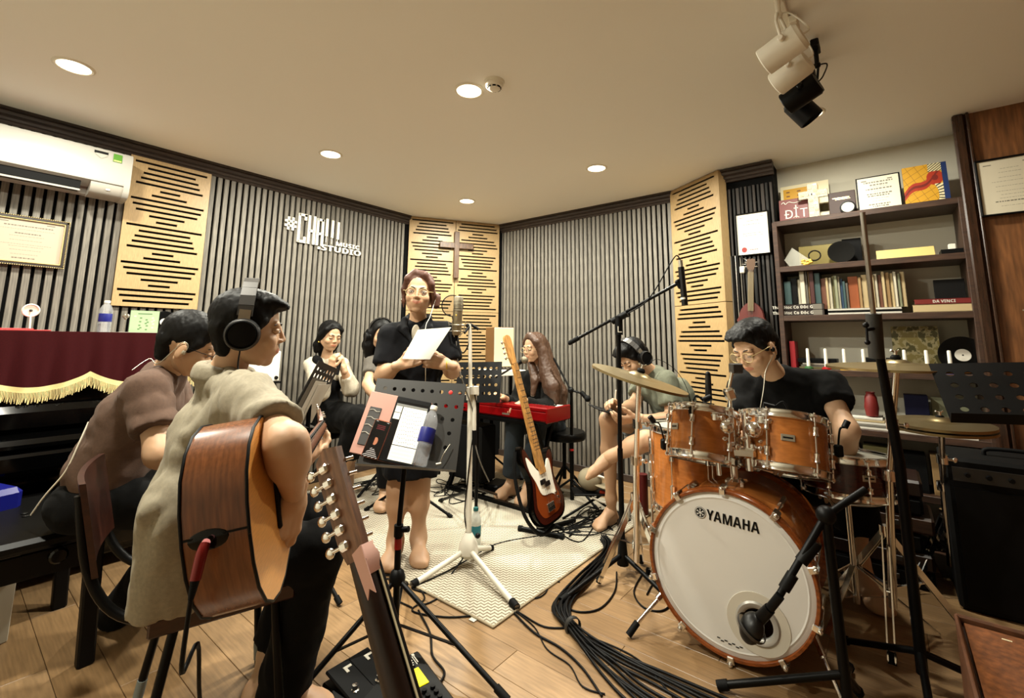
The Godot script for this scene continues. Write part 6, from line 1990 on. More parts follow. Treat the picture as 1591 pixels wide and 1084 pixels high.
	var m0: Vector3 = Vector3(0.815,0.235,-1.7)
	var m1: Vector3 = Vector3(0.86,0.316,-1.66)
	var km := thing("kick_microphone","dark egg-shaped microphone at the bass drum port","microphone",m0)
	wpart("body",Geo.new().ball(m0,Vector3(0.034,0.05,0.042),18,Basis(Vector3.BACK,-0.5)),"mic_dark",km)
	wpart("band",Geo.new().turned(m0 - (m1 - m0).normalized() * 0.006,m0 + (m1 - m0).normalized() * 0.006,[Vector2(0.0475,0),Vector2(0.049,0.005),Vector2(0.0475,0.011)],24),"grey_metal",km)
	wpart("holder",Geo.new().tube([m0 + Vector3(0.02,0.02,0),m1],[0.02,0.017],10),"black_plastic",km)
	wpart("plug",Geo.new().tube([m1,Vector3(0.886,0.365,-1.64)],0.014,10),"black_plastic",km)
	var kb := thing("microphone_stand","short black boom stand reaching over to the bass drum port","microphone stand",Vector3(1.208,0,-1.814))
	var bj: Vector3 = Vector3(1.045,0.62,-1.62)
	wpart("boom",Geo.new().tube([m1,Vector3(0.88,0.335,-1.66),bj,Vector3(1.171,0.707,-1.6)],[0.011,0.012,0.012,0.012],10),"black_metal",kb)
	wpart("boom_grip",Geo.new().tube([Vector3(0.908,0.377,-1.655),Vector3(0.939,0.425,-1.65)],0.018,10).tube([Vector3(0.962,0.467,-1.64),Vector3(1.015,0.53,-1.635)],0.02,10),"black_plastic",kb)
	wpart("joint",Geo.new().ball(bj,0.03,12),"black_plastic",kb)
	wpart("pole",Geo.new().tube([Vector3(bj.x + 0.02,0.04,bj.z),bj],0.016,10),"black_metal",kb)
	tripod(kb,Vector3(bj.x + 0.02,0.15,bj.z),[Vector3(0.719,0,-1.771),Vector3(1.188,0,-1.748),Vector3(bj.x + 0.2,0,bj.z - 0.25)],"black_metal",0.0125)
	clip_mic("small black clip microphone on the left rack tom",Vector3(0.782,0.883,-2.05),Vector3(0.832,0.932,-2.05))
	clip_mic("small black clip microphone on the right rack tom",Vector3(1.164,0.871,-1.98),Vector3(1.111,0.912,-2))
	clip_mic("black gooseneck microphone over the snare drum",Vector3(1.401,0.729,-2.05),Vector3(1.435,0.825,-2.05))
	clip_mic("black clip microphone on the floor tom",Vector3(0.737,0.697,-2.3),Vector3(0.692,0.8,-2.3))
	var pm := thing("pencil_microphone","upright dark microphone in front of the maple panel by the toms","microphone",Vector3(0.877,0.91,-2.1))
	wpart("body",Geo.new().tube([Vector3(0.878,0.927,-2.1),Vector3(0.881,1.036,-2.1)],[0.015,0.012],12),"mic_dark",pm)
	wpart("tip",Geo.new().ball(Vector3(0.881,1.038,-2.1),Vector3(0.012,0.016,0.012),10),"black_plastic",pm)
	wpart("cable_tail",Geo.new().hose([Vector3(0.888,0.96,-2.1),Vector3(0.841,0.787,-2),Vector3(0.823,0.702,-1.98)],0.003,5),"cable_black",pm)
	var s0: Vector3 = Vector3(0.583,0,-2.555)
	var bs := thing("microphone_stand","tall black boom stand with raised arm left of the kit","microphone stand",s0)
	var sj: Vector3 = Vector3(0.58,1.308,-2.5)
	wpart("pole",Geo.new().tube([Vector3(s0.x,0.06,s0.z),Vector3(s0.x,0.62,s0.z)],0.0145,12).tube([Vector3(s0.x,0.62,s0.z),sj],0.0115,12),"black_metal",bs)
	wpart("clutch",Geo.new().tube([sj - Vector3(0,0.09,0),sj + Vector3(0,0.01,0)],0.022,12),"black_plastic",bs)
	wpart("clutch_mark",Geo.new().box(sj + Vector3(0.0,-0.075,0.022),Vector3(0.022,0.004,0.003)).box(sj + Vector3(-0.009,-0.06,0.022),Vector3(0.004,0.03,0.003)),"white_plastic",bs)
	var e0: Vector3 = Vector3(0.329,1.17,-2.66)
	var e1: Vector3 = Vector3(0.847,1.477,-2.34)
	wpart("boom",Geo.new().tube([e0,e1],0.0085,10),"black_metal",bs)
	wpart("counterweight",Geo.new().tube([e0,e0.lerp(e1,0.1)],0.0135,10),"black_rubber",bs)
	wpart("joint",Geo.new().tube([sj + (e0 - e1) * 0.06,sj + (e1 - e0) * 0.08],0.018,10).ball(sj + Vector3(0.05,0.02,0),0.016,8),"black_plastic",bs)
	wpart("hub",Geo.new().tube([Vector3(s0.x,0.05,s0.z),Vector3(s0.x,0.17,s0.z)],[0.03,0.02],10),"black_plastic",bs)
	tripod(bs,Vector3(s0.x,0.10,s0.z),[Vector3(0.237,0,-2.287),Vector3(0.731,0,-2.338),Vector3(0.745,0,-3.377)],"black_metal",0.0115)
	var om := thing("pencil_microphone","long black pencil microphone on the raised boom arm","microphone",Vector3(0.865,1.379,-2.32))
	wpart("body",Geo.new().tube([Vector3(0.864,1.561,-2.32),Vector3(0.875,1.366,-2.32)],0.0155,14),"mic_dark",om)
	wpart("band",Geo.new().tube([Vector3(0.87,1.406,-2.32),Vector3(0.871,1.396,-2.32)],0.016,14),"white_plastic",om)
	wpart("connector",Geo.new().tube([Vector3(0.862,1.597,-2.32),Vector3(0.864,1.561,-2.32)],0.011,12),"silver",om)
	wpart("clip",Geo.new().box(Vector3(0.857,1.476,-2.33),Vector3(0.03,0.05,0.03),Basis(Vector3.BACK,0.5),0.006),"black_plastic",om)
	wpart("cable",Geo.new().hose([Vector3(0.862,1.597,-2.32),Vector3(0.843,1.621,-2.32),Vector3(0.808,1.572,-2.33),Vector3(0.74,1.448,-2.36),Vector3(0.69,1.378,-2.4),Vector3(0.619,1.33,-2.46)],0.0035,6),"cable_black",om)
	var b0: Vector3 = Vector3(1.437,0,-1.78)
	var os := thing("microphone_stand","tall black overhead stand crossing in front of the bookshelf","microphone stand",b0)
	var oj: Vector3 = Vector3(1.309,1.179,-1.66)
	wpart("pole",Geo.new().tube([Vector3(b0.x,0.05,b0.z),Vector3(b0.x,0.75,b0.z),oj],[0.0175,0.0175,0.0135],12),"black_metal",os)
	wpart("clutch",Geo.new().tube([Vector3(1.3,1.132,-1.66),Vector3(1.289,1.288,-1.64)],0.024,12),"stand_grey",os)
	wpart("boom",Geo.new().tube([oj,Vector3(1.289,1.288,-1.64),Vector3(1.257,1.648,-1.6)],0.0085,10),"steel",os)
	wpart("knob",Geo.new().tube([Vector3(1.297,1.236,-1.64),Vector3(1.245,1.23,-1.62)],0.006,8).tube([Vector3(1.245,1.257,-1.62),Vector3(1.242,1.186,-1.62)],0.004,8).ball(Vector3(1.242,1.246,-1.62),0.01,8).ball(Vector3(1.242,1.186,-1.62),0.009,8),"black_plastic",os)
	tripod(os,Vector3(b0.x,0.12,b0.z),ring_feet(b0,0.27,2.2),"black_metal",0.012)

# ---------------------------------------------------------------- things nearest the camera
func build_front() -> void:
	acoustic_guitar()
	leaning_guitar()
	pedals()
	var c0: Vector3 = Vector3(1.195,0.47,-1.353)
	var bx := thing("wooden_box","worn brown box with raised rim at the lower right corner","box",Vector3(c0.x,0,c0.z),ROOM)
	part("case",Geo.new().box(Vector3(0.21,0.225,0.26),Vector3(0.42,0.45,0.52),Basis(),0.004),"cajon_brown",bx)
	part("top_panel",Geo.new().box(Vector3(0.215,0.453,0.265),Vector3(0.40,0.01,0.50),Basis(),0.002),"cajon_face",bx)
	part("rim",Geo.new().box(Vector3(0.21,0.458,0.006),Vector3(0.42,0.026,0.014),Basis(),0.004),"cajon_brown",bx)
	part("rim",Geo.new().box(Vector3(0.004,0.458,0.26),Vector3(0.01,0.024,0.52),Basis(),0.004),"cajon_brown",bx)
	for k in 3:
		part("scratch",Geo.new().box(Vector3(0.09 + 0.11 * k,0.4585,0.05 + 0.06 * (k % 2)),Vector3(0.018,0.0008,0.004),Basis(Vector3.UP,0.6 * k)),"cream_cloth",bx)
	for k in 6:
		var q := thing("instrument_case","flat dark case, %s from the bottom of the stack behind snare" % ORD[k],"case",W(3.30,-0.22 + 0.02 * (k % 2),0.085 * k),ROOM,"stacked dark cases")
		part("shell",Geo.new().box(Vector3(0,0.041,0),Vector3(0.62 - 0.03 * (k % 3),0.08,0.30),Basis(),0.012),["black_matt","neck_dark","black_matt","shelf_wood","black_matt","neck_dark"][k],q)
		for x in [-0.16,0.16]:
			part("latch",Geo.new().box(Vector3(x,0.041,0.152),Vector3(0.03,0.024,0.006),Basis(),0.002),"grey_metal",q)
	var am := thing("amplifier","black amplifier cabinet behind the hi-hat stand","amplifier",W(3.22,0.42,0),ROOM)
	part("cabinet",Geo.new().box(Vector3(0,0.33,0),Vector3(0.52,0.66,0.34),Basis(),0.015),"black_matt",am)
	part("grille_cloth",Geo.new().box(Vector3(0,0.28,0.172),Vector3(0.46,0.5,0.008)),"black_plastic",am)
	part("control_strip",Geo.new().box(Vector3(0,0.59,0.172),Vector3(0.46,0.06,0.008)),"grey_metal",am)
	for k in 6:
		part("knob",Geo.new().lathe([Vector2(0.011,0),Vector2(0.009,0.014),Vector2(0,0.014)],Transform3D(Basis(Vector3.RIGHT,PI / 2),Vector3(-0.18 + 0.07 * k,0.59,0.176)),10),"black_plastic",am)
	part("handle",Geo.new().hose([Vector3(-0.1,0.66,0),Vector3(-0.08,0.69,0),Vector3(0.08,0.69,0),Vector3(0.1,0.66,0)],0.01,6),"black_rubber",am)
	var TL: Vector3 = Vector3(1.557,1.12,-1.62)
	var TR: Vector3 = Vector3(1.709,1.13,-1.52)
	var BL: Vector3 = Vector3(1.338,0.934,-1.54)
	var x := (TR - TL).normalized()
	var y := TL - BL
	y = (y - x * y.dot(x)).normalized()
	var F := Transform3D(Basis(x,y,x.cross(y)),(TL + BL) * 0.5 + x * 0.2)
	var m := thing("music_stand","black perforated music stand at the right edge before hi-hat","music stand",Vector3(F.origin.x,0,F.origin.z))
	var holes := []
	for r in 4:
		for c in 8:
			holes.append(Vector2(-0.165 + 0.047 * c,0.075 - 0.05 * r))
	desk_csg(m,F,0.42,0.25,holes,0.0105,"black_plastic")
	wpart("lip",Geo.new().box(F * Vector3(0,-0.125,0.02),Vector3(0.42,0.004,0.045),F.basis),"black_plastic",m)
	wpart("pole",Geo.new().tube([F * Vector3(0,-0.05,-0.012),Vector3(m.position.x,0.72,m.position.z),Vector3(m.position.x,0.05,m.position.z)],0.013,10),"black_metal",m)
	tripod(m,Vector3(m.position.x,0.26,m.position.z),ring_feet(m.position,0.29,0.4),"black_metal")
	single("wall_switch",Geo.new().box(W(3.492,0.585,1.36),Vector3(0.045,0.008,0.006),Basis(Vector3.UP,ROOM),0.002),"silver","thin silver label strip on the wooden wall","label")

func bout(y: float) -> float:
	var k := [[0.0,0.0],[0.004,0.06],[0.02,0.118],[0.05,0.162],[0.09,0.188],[0.14,0.198],[0.19,0.19],[0.25,0.160],[0.30,0.14],[0.34,0.137],[0.39,0.146],[0.43,0.147],[0.465,0.132],[0.49,0.1],[0.502,0.05],[0.505,0.0]]
	for j in k.size() - 1:
		if y <= k[j + 1][0]:
			return lerpf(k[j][1],k[j + 1][1],(y - k[j][0]) / (k[j + 1][0] - k[j][0]))
	return 0.0

func guitar_outline() -> PackedVector2Array:
	var ys := [0.0,0.001,0.004,0.01,0.02,0.035,0.05,0.07,0.09,0.115,0.14,0.165,0.19,0.22,0.25,0.275,0.30,0.32,0.34,0.365,0.39,0.41,0.43,0.45,0.465,0.48,0.49,0.498,0.503,0.505]
	var p := PackedVector2Array()
	for y in ys:
		p.append(Vector2(bout(y),y))
	for j in range(ys.size() - 2,0,-1):
		p.append(Vector2(-bout(ys[j]),ys[j]))
	return p

func acoustic_guitar() -> void:
	var E: Vector3 = Vector3(-0.577,0.787,-0.97)
	var Hd: Vector3 = Vector3(-0.815,0.859,-1.98)
	var y := (Hd - E).normalized()
	var zz := Vector3(0.97,0.16,-0.2)
	var x := y.cross(zz).normalized()
	var o := thing("acoustic_guitar","steel-string acoustic guitar with spruce top held by the guitarist","acoustic guitar",E)
	o.basis = Basis(x,y,x.cross(y))
	var out := guitar_outline()
	var D := 0.118
	part("sides",Geo.new().prism(out,D,Transform3D(Basis(),Vector3(0,0,-D / 2)),0.6,1),"guitar_side",o)
	part("top",Geo.new().holed(out,Vector2(0,0.345),0.05,D / 2 + 0.004,0.004).prism(out,0.004,Transform3D(Basis(),Vector3(0,0,D / 2)),0.6,0),"guitar_top",o)
	for z in [-D / 2,D / 2 + 0.002]:
		var ln := []
		for q in out:
			ln.append(Vector3(q.x,q.y,z))
		ln.append(ln[0])
		part("binding",Geo.new().tube(ln,0.0036,5,false),"black_plastic",o)
	var T := D / 2 + 0.004
	part("rosette",Geo.new().lathe([Vector2(0.05,0.0014),Vector2(0.06,0.0018),Vector2(0.062,0.0006)],Transform3D(Basis(Vector3.RIGHT,PI / 2),Vector3(0,0.345,T)),28),"plaque_brown",o)
	part("pickguard",Geo.new().prism(smooth_poly([Vector2(-0.03,0.31),Vector2(-0.055,0.36),Vector2(-0.075,0.37),Vector2(-0.10,0.32),Vector2(-0.12,0.25),Vector2(-0.10,0.215),Vector2(-0.05,0.26)],4),0.0015,Transform3D(Basis(),Vector3(0,0,T))),"black_gloss",o)
	part("bridge",Geo.new().box(Vector3(0,0.19,T + 0.004),Vector3(0.15,0.032,0.009),Basis(),0.003),"ebony",o)
	part("saddle",Geo.new().box(Vector3(0,0.196,T + 0.010),Vector3(0.075,0.003,0.005)),"white_plastic",o)
	part("neck",Geo.new().tube([Vector3(0,0.50,T - 0.012),Vector3(0,0.56,T - 0.006),Vector3(0,0.84,T - 0.004)],[0.03,0.022,0.019],12),"guitar_neck",o)
	part("fretboard",Geo.new().prism(PackedVector2Array([Vector2(-0.028,0.38),Vector2(0.028,0.38),Vector2(0.0215,0.845),Vector2(-0.0215,0.845)]),0.007,Transform3D(Basis(),Vector3(0,0,T))),"ebony",o)
	for k in 18:
		var fy := 0.196 + 0.649 * (1.0 - pow(0.9439,k + 1))
		fy = 0.845 - (fy - 0.196)
		if fy > 0.385:
			part("fret",Geo.new().box(Vector3(0,fy,T + 0.0075),Vector3(lerpf(0.055,0.043,(fy - 0.38) / 0.46),0.002,0.0015)),"steel",o)
	var hs := Transform3D(Basis(Vector3.RIGHT,-0.22),Vector3(0,0.845,T - 0.01))
	var g := Geo.new()
	g.xf = hs
	part("headstock",g.prism(PackedVector2Array([Vector2(-0.022,0),Vector2(0.022,0),Vector2(0.033,0.03),Vector2(0.038,0.17),Vector2(0.015,0.182),Vector2(0,0.178),Vector2(-0.015,0.182),Vector2(-0.038,0.17),Vector2(-0.033,0.03)]),0.014),"guitar_neck",o)
	for k in 6:
		var s := -1.0 if k < 3 else 1.0
		var yy := 0.045 + 0.046 * (k % 3)
		g = Geo.new()
		g.xf = hs
		part("tuning_machine",g.tube([Vector3(s * 0.024,yy,0.0),Vector3(s * 0.024,yy,0.026)],0.004,8).tube([Vector3(s * 0.024,yy,0.003),Vector3(s * 0.05,yy,0.003)],0.0035,6).ball(Vector3(s * 0.055,yy,0.003),Vector3(0.009,0.011,0.005),10),"chrome",o)
	for k in 6:
		part("string",Geo.new().tube([Vector3(-0.028 + 0.0112 * k,0.19,T + 0.012),Vector3(-0.017 + 0.0068 * k,0.845,T + 0.0095)],0.0008 - 0.00006 * k,4),"steel",o)
	part("end_strip",Geo.new().box(Vector3(-0.012,0.0008,0),Vector3(0.004,0.0035,D)),"black_plastic",o)
	var jp := Vector3(-0.005,0.0012,-0.012)
	part("jack_plate",Geo.new().ball(jp,Vector3(0.02,0.0035,0.038),20),"black_gloss",o)
	var dn := (o.basis.inverse() * Vector3(0.0,-1.0,0.25)).normalized()
	part("jack",Geo.new().tube([jp,jp + Vector3(0,-0.012,0.0)],0.008,10),"chrome",o)
	var js := jp + Vector3(0,-0.016,0)
	part("plug",Geo.new().hose([js,js + Vector3(0,-0.008,0) + dn * 0.015,js + Vector3(0,-0.01,0) + dn * 0.055],[0.0085,0.0105,0.0095],10),"plug_red",o)
	part("plug_sleeve",Geo.new().tube([js + Vector3(0,-0.01,0) + dn * 0.053,js + Vector3(0,-0.01,0) + dn * 0.085],[0.0085,0.005],10),"black_rubber",o)
	var w := o.transform * (js + Vector3(0,-0.01,0) + dn * 0.085)
	single("guitar_cable",Geo.new().hose([w,w + Vector3(-0.003,-0.12,0.0),Vector3(-0.598,0.599,-0.98),Vector3(-0.608,0.479,-1.02),Vector3(-0.627,0.345,-1.1)],0.0042,6),"cable_black","black cable hanging from the acoustic guitar's red plug","cable")

func leaning_guitar() -> void:
	var N: Vector3 = Vector3(-0.275,0.779,-0.92)
	var T: Vector3 = Vector3(-0.398,0.952,-0.98)
	var dn := ((Vector3(-0.179,0.586,-0.86) as Vector3) - N).normalized()
	var up := -dn
	var back := Vector3(-0.42,0.0,0.9)
	var x := up.cross(back).normalized()
	var o := thing("electric_guitar","brown-necked guitar on a stand at the bottom, seen from behind","guitar",N + dn * 0.74)
	o.basis = Basis(x,up,x.cross(up))
	var L := 0.74
	part("neck",Geo.new().tube([Vector3(0,0.26,0),Vector3(0,L,0)],[0.027,0.021],14),"neck_dark",o)
	part("fretboard",Geo.new().prism(PackedVector2Array([Vector2(-0.029,0.2),Vector2(0.029,0.2),Vector2(0.0225,L),Vector2(-0.0225,L)]),0.012,Transform3D(Basis(),Vector3(0,0,-0.022))),"ebony",o)
	part("binding",Geo.new().bar(Vector3(0.029,0.2,-0.012),Vector3(0.0228,L,-0.012),0.0025,0.004,Vector3.BACK).bar(Vector3(-0.029,0.2,-0.012),Vector3(-0.0228,L,-0.012),0.0025,0.004,Vector3.BACK),"cream_cloth",o)
	for k in 6:
		part("string",Geo.new().tube([Vector3(-0.024 + 0.0096 * k,0.1,-0.03),Vector3(-0.017 + 0.0068 * k,L,-0.027)],0.0008,4),"steel",o)
	var out := PackedVector2Array([Vector2(-0.023,0),Vector2(0.023,0),Vector2(0.026,0.03),Vector2(0.024,0.16),Vector2(0.026,0.205),Vector2(-0.008,0.215),Vector2(-0.036,0.195),Vector2(-0.04,0.16),Vector2(-0.034,0.03)])
	part("headstock",Geo.new().prism(out,0.016,Transform3D(Basis(),Vector3(0,L,-0.004))),"head_brown",o)
	for k in 6:
		var yy := L + 0.032 + 0.029 * k
		part("tuning_machine",Geo.new().box(Vector3(-0.014,yy,0.016),Vector3(0.022,0.017,0.012),Basis(),0.004).tube([Vector3(-0.02,yy,0.016),Vector3(-0.046,yy,0.016)],0.0035,8).ball(Vector3(-0.053,yy,0.016),Vector3(0.011,0.01,0.0055),10),"chrome",o)
		part("string_post",Geo.new().tube([Vector3(-0.012 + 0.005 * k * 0.3 + 0.03,yy,-0.004),Vector3(0.02 + 0.0015 * k,yy,-0.022)],0.0035,8),"chrome",o)
	part("nut",Geo.new().box(Vector3(0,L,-0.016),Vector3(0.046,0.005,0.012)),"white_plastic",o)
	part("ribbon",Geo.new().sheet(func(u: float,w: float) -> Vector3: return Vector3(0.026 + 0.004 * sin(w * 3.0),L + 0.02 - 0.05 * w,-0.014 + 0.034 * u + 0.003 * sin(w * 9.0)),4,8),"ribbon_pink",o)
	part("ribbon_tail",Geo.new().prism(PackedVector2Array([Vector2(0.008,0.012),Vector2(0.034,0.02),Vector2(0.038,-0.06),Vector2(0.026,-0.05),Vector2(0.016,-0.066)]),0.002,Transform3D(Basis(),Vector3(0,L,0.023))),"ribbon_pink",o)
	var body := smooth_poly([Vector2(0,0),Vector2(0.13,0.02),Vector2(0.16,0.10),Vector2(0.12,0.2),Vector2(0.13,0.30),Vector2(0.09,0.33),Vector2(0.03,0.28),Vector2(-0.03,0.28),Vector2(-0.1,0.35),Vector2(-0.14,0.33),Vector2(-0.12,0.2),Vector2(-0.16,0.10),Vector2(-0.12,0.02)])
	part("body",Geo.new().prism(body,0.042,Transform3D(Basis(),Vector3(0,-0.02,-0.02))),"bass_red",o)
	var st := thing("guitar_stand","black stand under the guitar at the bottom of the picture","guitar stand",Vector3(o.position.x,0,o.position.z))
	var p: Vector3 = o.position
	for s in [-0.12,0.12]:
		wpart("foot_bar",Geo.new().tube([Vector3(p.x + s,0.012,p.z + 0.12),Vector3(p.x + s * 0.4,maxf(p.y - 0.03,0.05),p.z),Vector3(p.x + s,0.012,p.z - 0.16)],0.01,8),"black_metal",st)
	wpart("cradle",Geo.new().tube([Vector3(p.x - 0.1,maxf(p.y - 0.035,0.04),p.z),Vector3(p.x + 0.1,maxf(p.y - 0.035,0.04),p.z)],0.012,8),"black_rubber",st)

func pedals() -> void:
	var c: Vector3 = Vector3(-0.328,0.05,-1.855)
	var dx: Vector3 = ((Vector3(-0.184,0.05,-1.653) as Vector3) - c).normalized()
	var up := (Vector3.UP * 1.0 + Vector3(-dx.z,0,dx.x) * 0.0).normalized()
	var o := thing("effects_processor","black floor effects processor with yellow display beside the leaning guitar","effects pedal",c)
	o.basis = Basis(dx,up,dx.cross(up).normalized()).scaled(Vector3(1.15,1.0,1.15))
	o.position = c - Vector3(0,0.05,0)
	part("case",Geo.new().box(Vector3(0.17,0.028,0.13),Vector3(0.36,0.05,0.27),Basis(Vector3.RIGHT,0.06),0.006),"pedal_black",o)
	part("display",Geo.new().box(Vector3(0.102,0.0595,0.05),Vector3(0.075,0.003,0.042),Basis(Vector3.RIGHT,0.06),0.001),"lcd_yellow",o)
	var t := part("lettering",letters("AX8",0.034,0.001,1),"pedal_black",o)
	part("name_plate",Geo.new().box(Vector3(0.026,0.0598,0.045),Vector3(0.048,0.002,0.024),Basis(Vector3.RIGHT,0.06)),"white_plastic",o)
	t.transform = Transform3D(Basis(Vector3.RIGHT,-PI / 2 + 0.06),Vector3(0.026,0.0612,0.045))
	part("maker_mark",Geo.new().box(Vector3(0.025,0.0598,0.02),Vector3(0.036,0.002,0.003)).box(Vector3(0.03,0.0598,0.026),Vector3(0.04,0.002,0.002)).box(Vector3(0.004,0.0598,0.02),Vector3(0.01,0.002,0.008)),"white_plastic",o)
	for k in 8:
		part("knob",Geo.new().lathe([Vector2(0.0075,0.0),Vector2(0.007,0.012),Vector2(0,0.012)],Transform3D(Basis(),Vector3(0.165 + 0.022 * (k % 4),0.056,0.03 + 0.026 * (k / 4))),10),"black_plastic",o)
		part("indicator",Geo.new().ball(Vector3(0.04 + 0.016 * k,0.056,0.083),0.0022,6),"lamp_green" if k % 2 else "white_plastic",o)
	for k in 8:
		part("foot_switch",Geo.new().lathe([Vector2(0.012,0),Vector2(0.012,0.006),Vector2(0.008,0.008),Vector2(0.008,0.02),Vector2(0,0.021)],Transform3D(Basis(),Vector3(0.04 + 0.08 * (k % 4),0.05,0.14 + 0.07 * (k / 4))),12),"chrome",o)
	for k in 2:
		var q: Vector3 = Vector3(-0.467,0,-1.769) if k == 0 else Vector3(-0.518,0,-1.706)
		var p := thing("expression_pedal","black expression pedal left of the processor, %s from it" % ORD[k],"effects pedal",q,0.9,"pedals left of the processor")
		part("base",Geo.new().box(Vector3(0,0.02,0),Vector3(0.1,0.04,0.2),Basis(),0.006),"pedal_black",p)
		part("treadle",Geo.new().box(Vector3(0,0.055,0),Vector3(0.085,0.012,0.19),Basis(Vector3.RIGHT,0.15),0.004),"black_rubber",p)
		part("print_mark",Geo.new().box(Vector3(0.02,0.07,-0.06),Vector3(0.03,0.002,0.01),Basis(Vector3.RIGHT,0.15)).box(Vector3(0.01,0.07,-0.05),Vector3(0.01,0.002,0.026),Basis(Vector3.RIGHT,0.15)),"white_plastic",p)

# ---------------------------------------------------------------- cables
func cable(label: String,pts: Array,r := 0.0036,m := "cable_black") -> void:
	for k in pts.size():
		pts[k].y = maxf(pts[k].y,r + 0.001)
	single("floor_cable",Geo.new().hose(pts,r,6,6),m,label,"cable","cables on the floor")

func build_cables() -> void:
	cable("white cable from the man in brown down to the bench",[Vector3(-1.521,0.878,-1.72),Vector3(-1.528,0.805,-1.7),Vector3(-1.56,0.714,-1.7),Vector3(-1.639,0.626,-1.72),Vector3(-1.707,0.551,-1.75)],0.003,"white_plastic")
	cable("thick cable from the white stand's foot to the bass stand",[Vector3(-0.465,0,-2.396),Vector3(-0.331,0,-2.539),Vector3(-0.224,0,-2.686),Vector3(-0.081,0,-2.878),Vector3(0.149,0,-2.989),Vector3(0.434,0,-3.07),Vector3(0.66,0,-3.009)],0.006)
	cable("cable crossing the rug corner towards the bundle",[Vector3(-0.504,0,-2.46),Vector3(-0.321,0,-2.463),Vector3(-0.466,0,-2.402),Vector3(-0.27,0,-2.321),Vector3(-0.089,0,-2.262),Vector3(0.026,0,-2.224),Vector3(0.146,0,-2.111),Vector3(0.266,0,-2.108)])
	cable("cable from the rug corner to the bottom edge",[Vector3(0.021,0,-2.209),Vector3(0.104,0,-2.068),Vector3(0.199,0,-1.978),Vector3(0.269,0,-1.866),Vector3(0.314,0,-1.732)],0.0045)
	cable("thin cable wandering to the bottom edge",[Vector3(0.026,0,-2.224),Vector3(0.106,0,-2.11),Vector3(0.149,0,-1.97),Vector3(0.225,0,-1.882),Vector3(0.256,0,-1.778),Vector3(0.327,0,-1.744)],0.0028)
	cable("looping cable on the rug left of the bundle",[Vector3(-0.158,0,-2.63),Vector3(-0.067,0,-2.468),Vector3(0.027,0,-2.353),Vector3(0.131,0,-2.328),Vector3(0.183,0,-2.413),Vector3(0.108,0,-2.471),Vector3(-0.019,0,-2.427),Vector3(-0.068,0,-2.499),Vector3(0.127,0,-2.547),Vector3(0.238,0,-2.602),Vector3(0.34,0,-2.804),Vector3(0.297,0,-2.911)],0.003)
	cable("cable looping around the white stand's leg",[Vector3(-0.454,0,-2.345),Vector3(-0.379,0,-2.267),Vector3(-0.281,0,-2.405),Vector3(-0.325,0,-2.494),Vector3(-0.431,0,-2.461),Vector3(-0.613,0,-2.489),Vector3(-0.652,0,-2.458),Vector3(-0.574,0,-2.344),Vector3(-0.432,0,-2.241)],0.0035)
	cable("cable from the front stand to the rug edge",[Vector3(-0.68,0,-2.533),Vector3(-0.553,0,-2.509),Vector3(-0.478,0,-2.461),Vector3(-0.389,0,-2.319),Vector3(-0.426,0,-2.217),Vector3(-0.278,0,-2.172),Vector3(-0.155,0,-2.183)],0.0035)
	cable("cable coiling by the effects processor",[Vector3(-0.398,0,-2.217),Vector3(-0.32,0,-2.061),Vector3(-0.287,0,-1.927),Vector3(-0.231,0,-1.843),Vector3(-0.236,0,-1.79)],0.0045)
	for k in 11:
		var s := (k - 5) * 4.0
		var j := 5.0 * sin(k * 2.3)
		var pts := [W(2.62,-1.42,0.02) + Vector3(0.004 * k,0.012 * (k % 3),0),Vector3(0.56,0,-2.808) + Vector3(0.006 * (k - 5),0.012 * (k % 3),0),Vector3(0.363,0,-2.475) + Vector3(0.008 * (k - 5),0.012 * ((k + 1) % 3),0),Vector3(0.234,0,-2.252) + Vector3(0.008 * (k - 5),0.012 * (k % 3),0),Vector3(0.269,0,-2.07) + Vector3(0.005 * (k - 5),0.012 * ((k + 2) % 3),0)]
		pts.append(Vector3(0.381,0,-1.894) + Vector3(0.01 * (k - 5) + 0.012 * sin(k * 1.7),0.01 * (k % 2),-0.01 * (k - 5)))
		pts.append(Vector3(0.486,0,-1.769) + Vector3(0.016 * (k - 5) + 0.015 * sin(k * 1.1),0.008 * ((k + 1) % 2),-0.016 * (k - 5)))
		pts.append(Vector3(0.641,0,-1.616) + Vector3(0.02 * (k - 5),0.004,-0.02 * (k - 5)))
		cable("black cable in the thick bundle, %s from the left where it fans out" % ORD[k],pts,0.0052)
	single("cable_tie",Geo.new().turned(Vector3(0.26,0,-2.099) + Vector3(0,0.02,0),Vector3(0.275,0,-2.058) + Vector3(0,0.02,0),[Vector2(0.032,0),Vector2(0.036,0.004),Vector2(0.036,0.018),Vector2(0.032,0.022)],16),"stand_grey","grey tie around the thick cable bundle","cable tie")
	cable("cable leaving the bundle in a wide arc to the right",[Vector3(0.269,0,-2.07),Vector3(0.381,0,-2.011),Vector3(0.483,0,-1.92),Vector3(0.531,0,-1.805),Vector3(0.552,0,-1.735)],0.003)
	cable("cable arching from the bundle past the black stand",[Vector3(0.245,0,-2.357),Vector3(0.282,0,-2.228),Vector3(0.398,0,-2.239),Vector3(0.503,0,-2.389),Vector3(0.554,0,-2.574)],0.004)
	cable("coil of cable on the floor left of the bass drum",[Vector3(0.694,0,-2.577),Vector3(0.595,0,-2.391),Vector3(0.603,0,-2.258),Vector3(0.682,0,-2.234),Vector3(0.761,0,-2.338),Vector3(0.731,0,-2.482),Vector3(0.649,0,-2.364)],0.004)
	cable("cable from the rug to the left hand stands",[Vector3(0.106,0,-2.865),Vector3(0.135,0,-2.707),Vector3(0.078,0,-2.533),Vector3(0.251,0,-2.473)],0.003)
	var r := RandomNumberGenerator.new()
	r.seed = 33
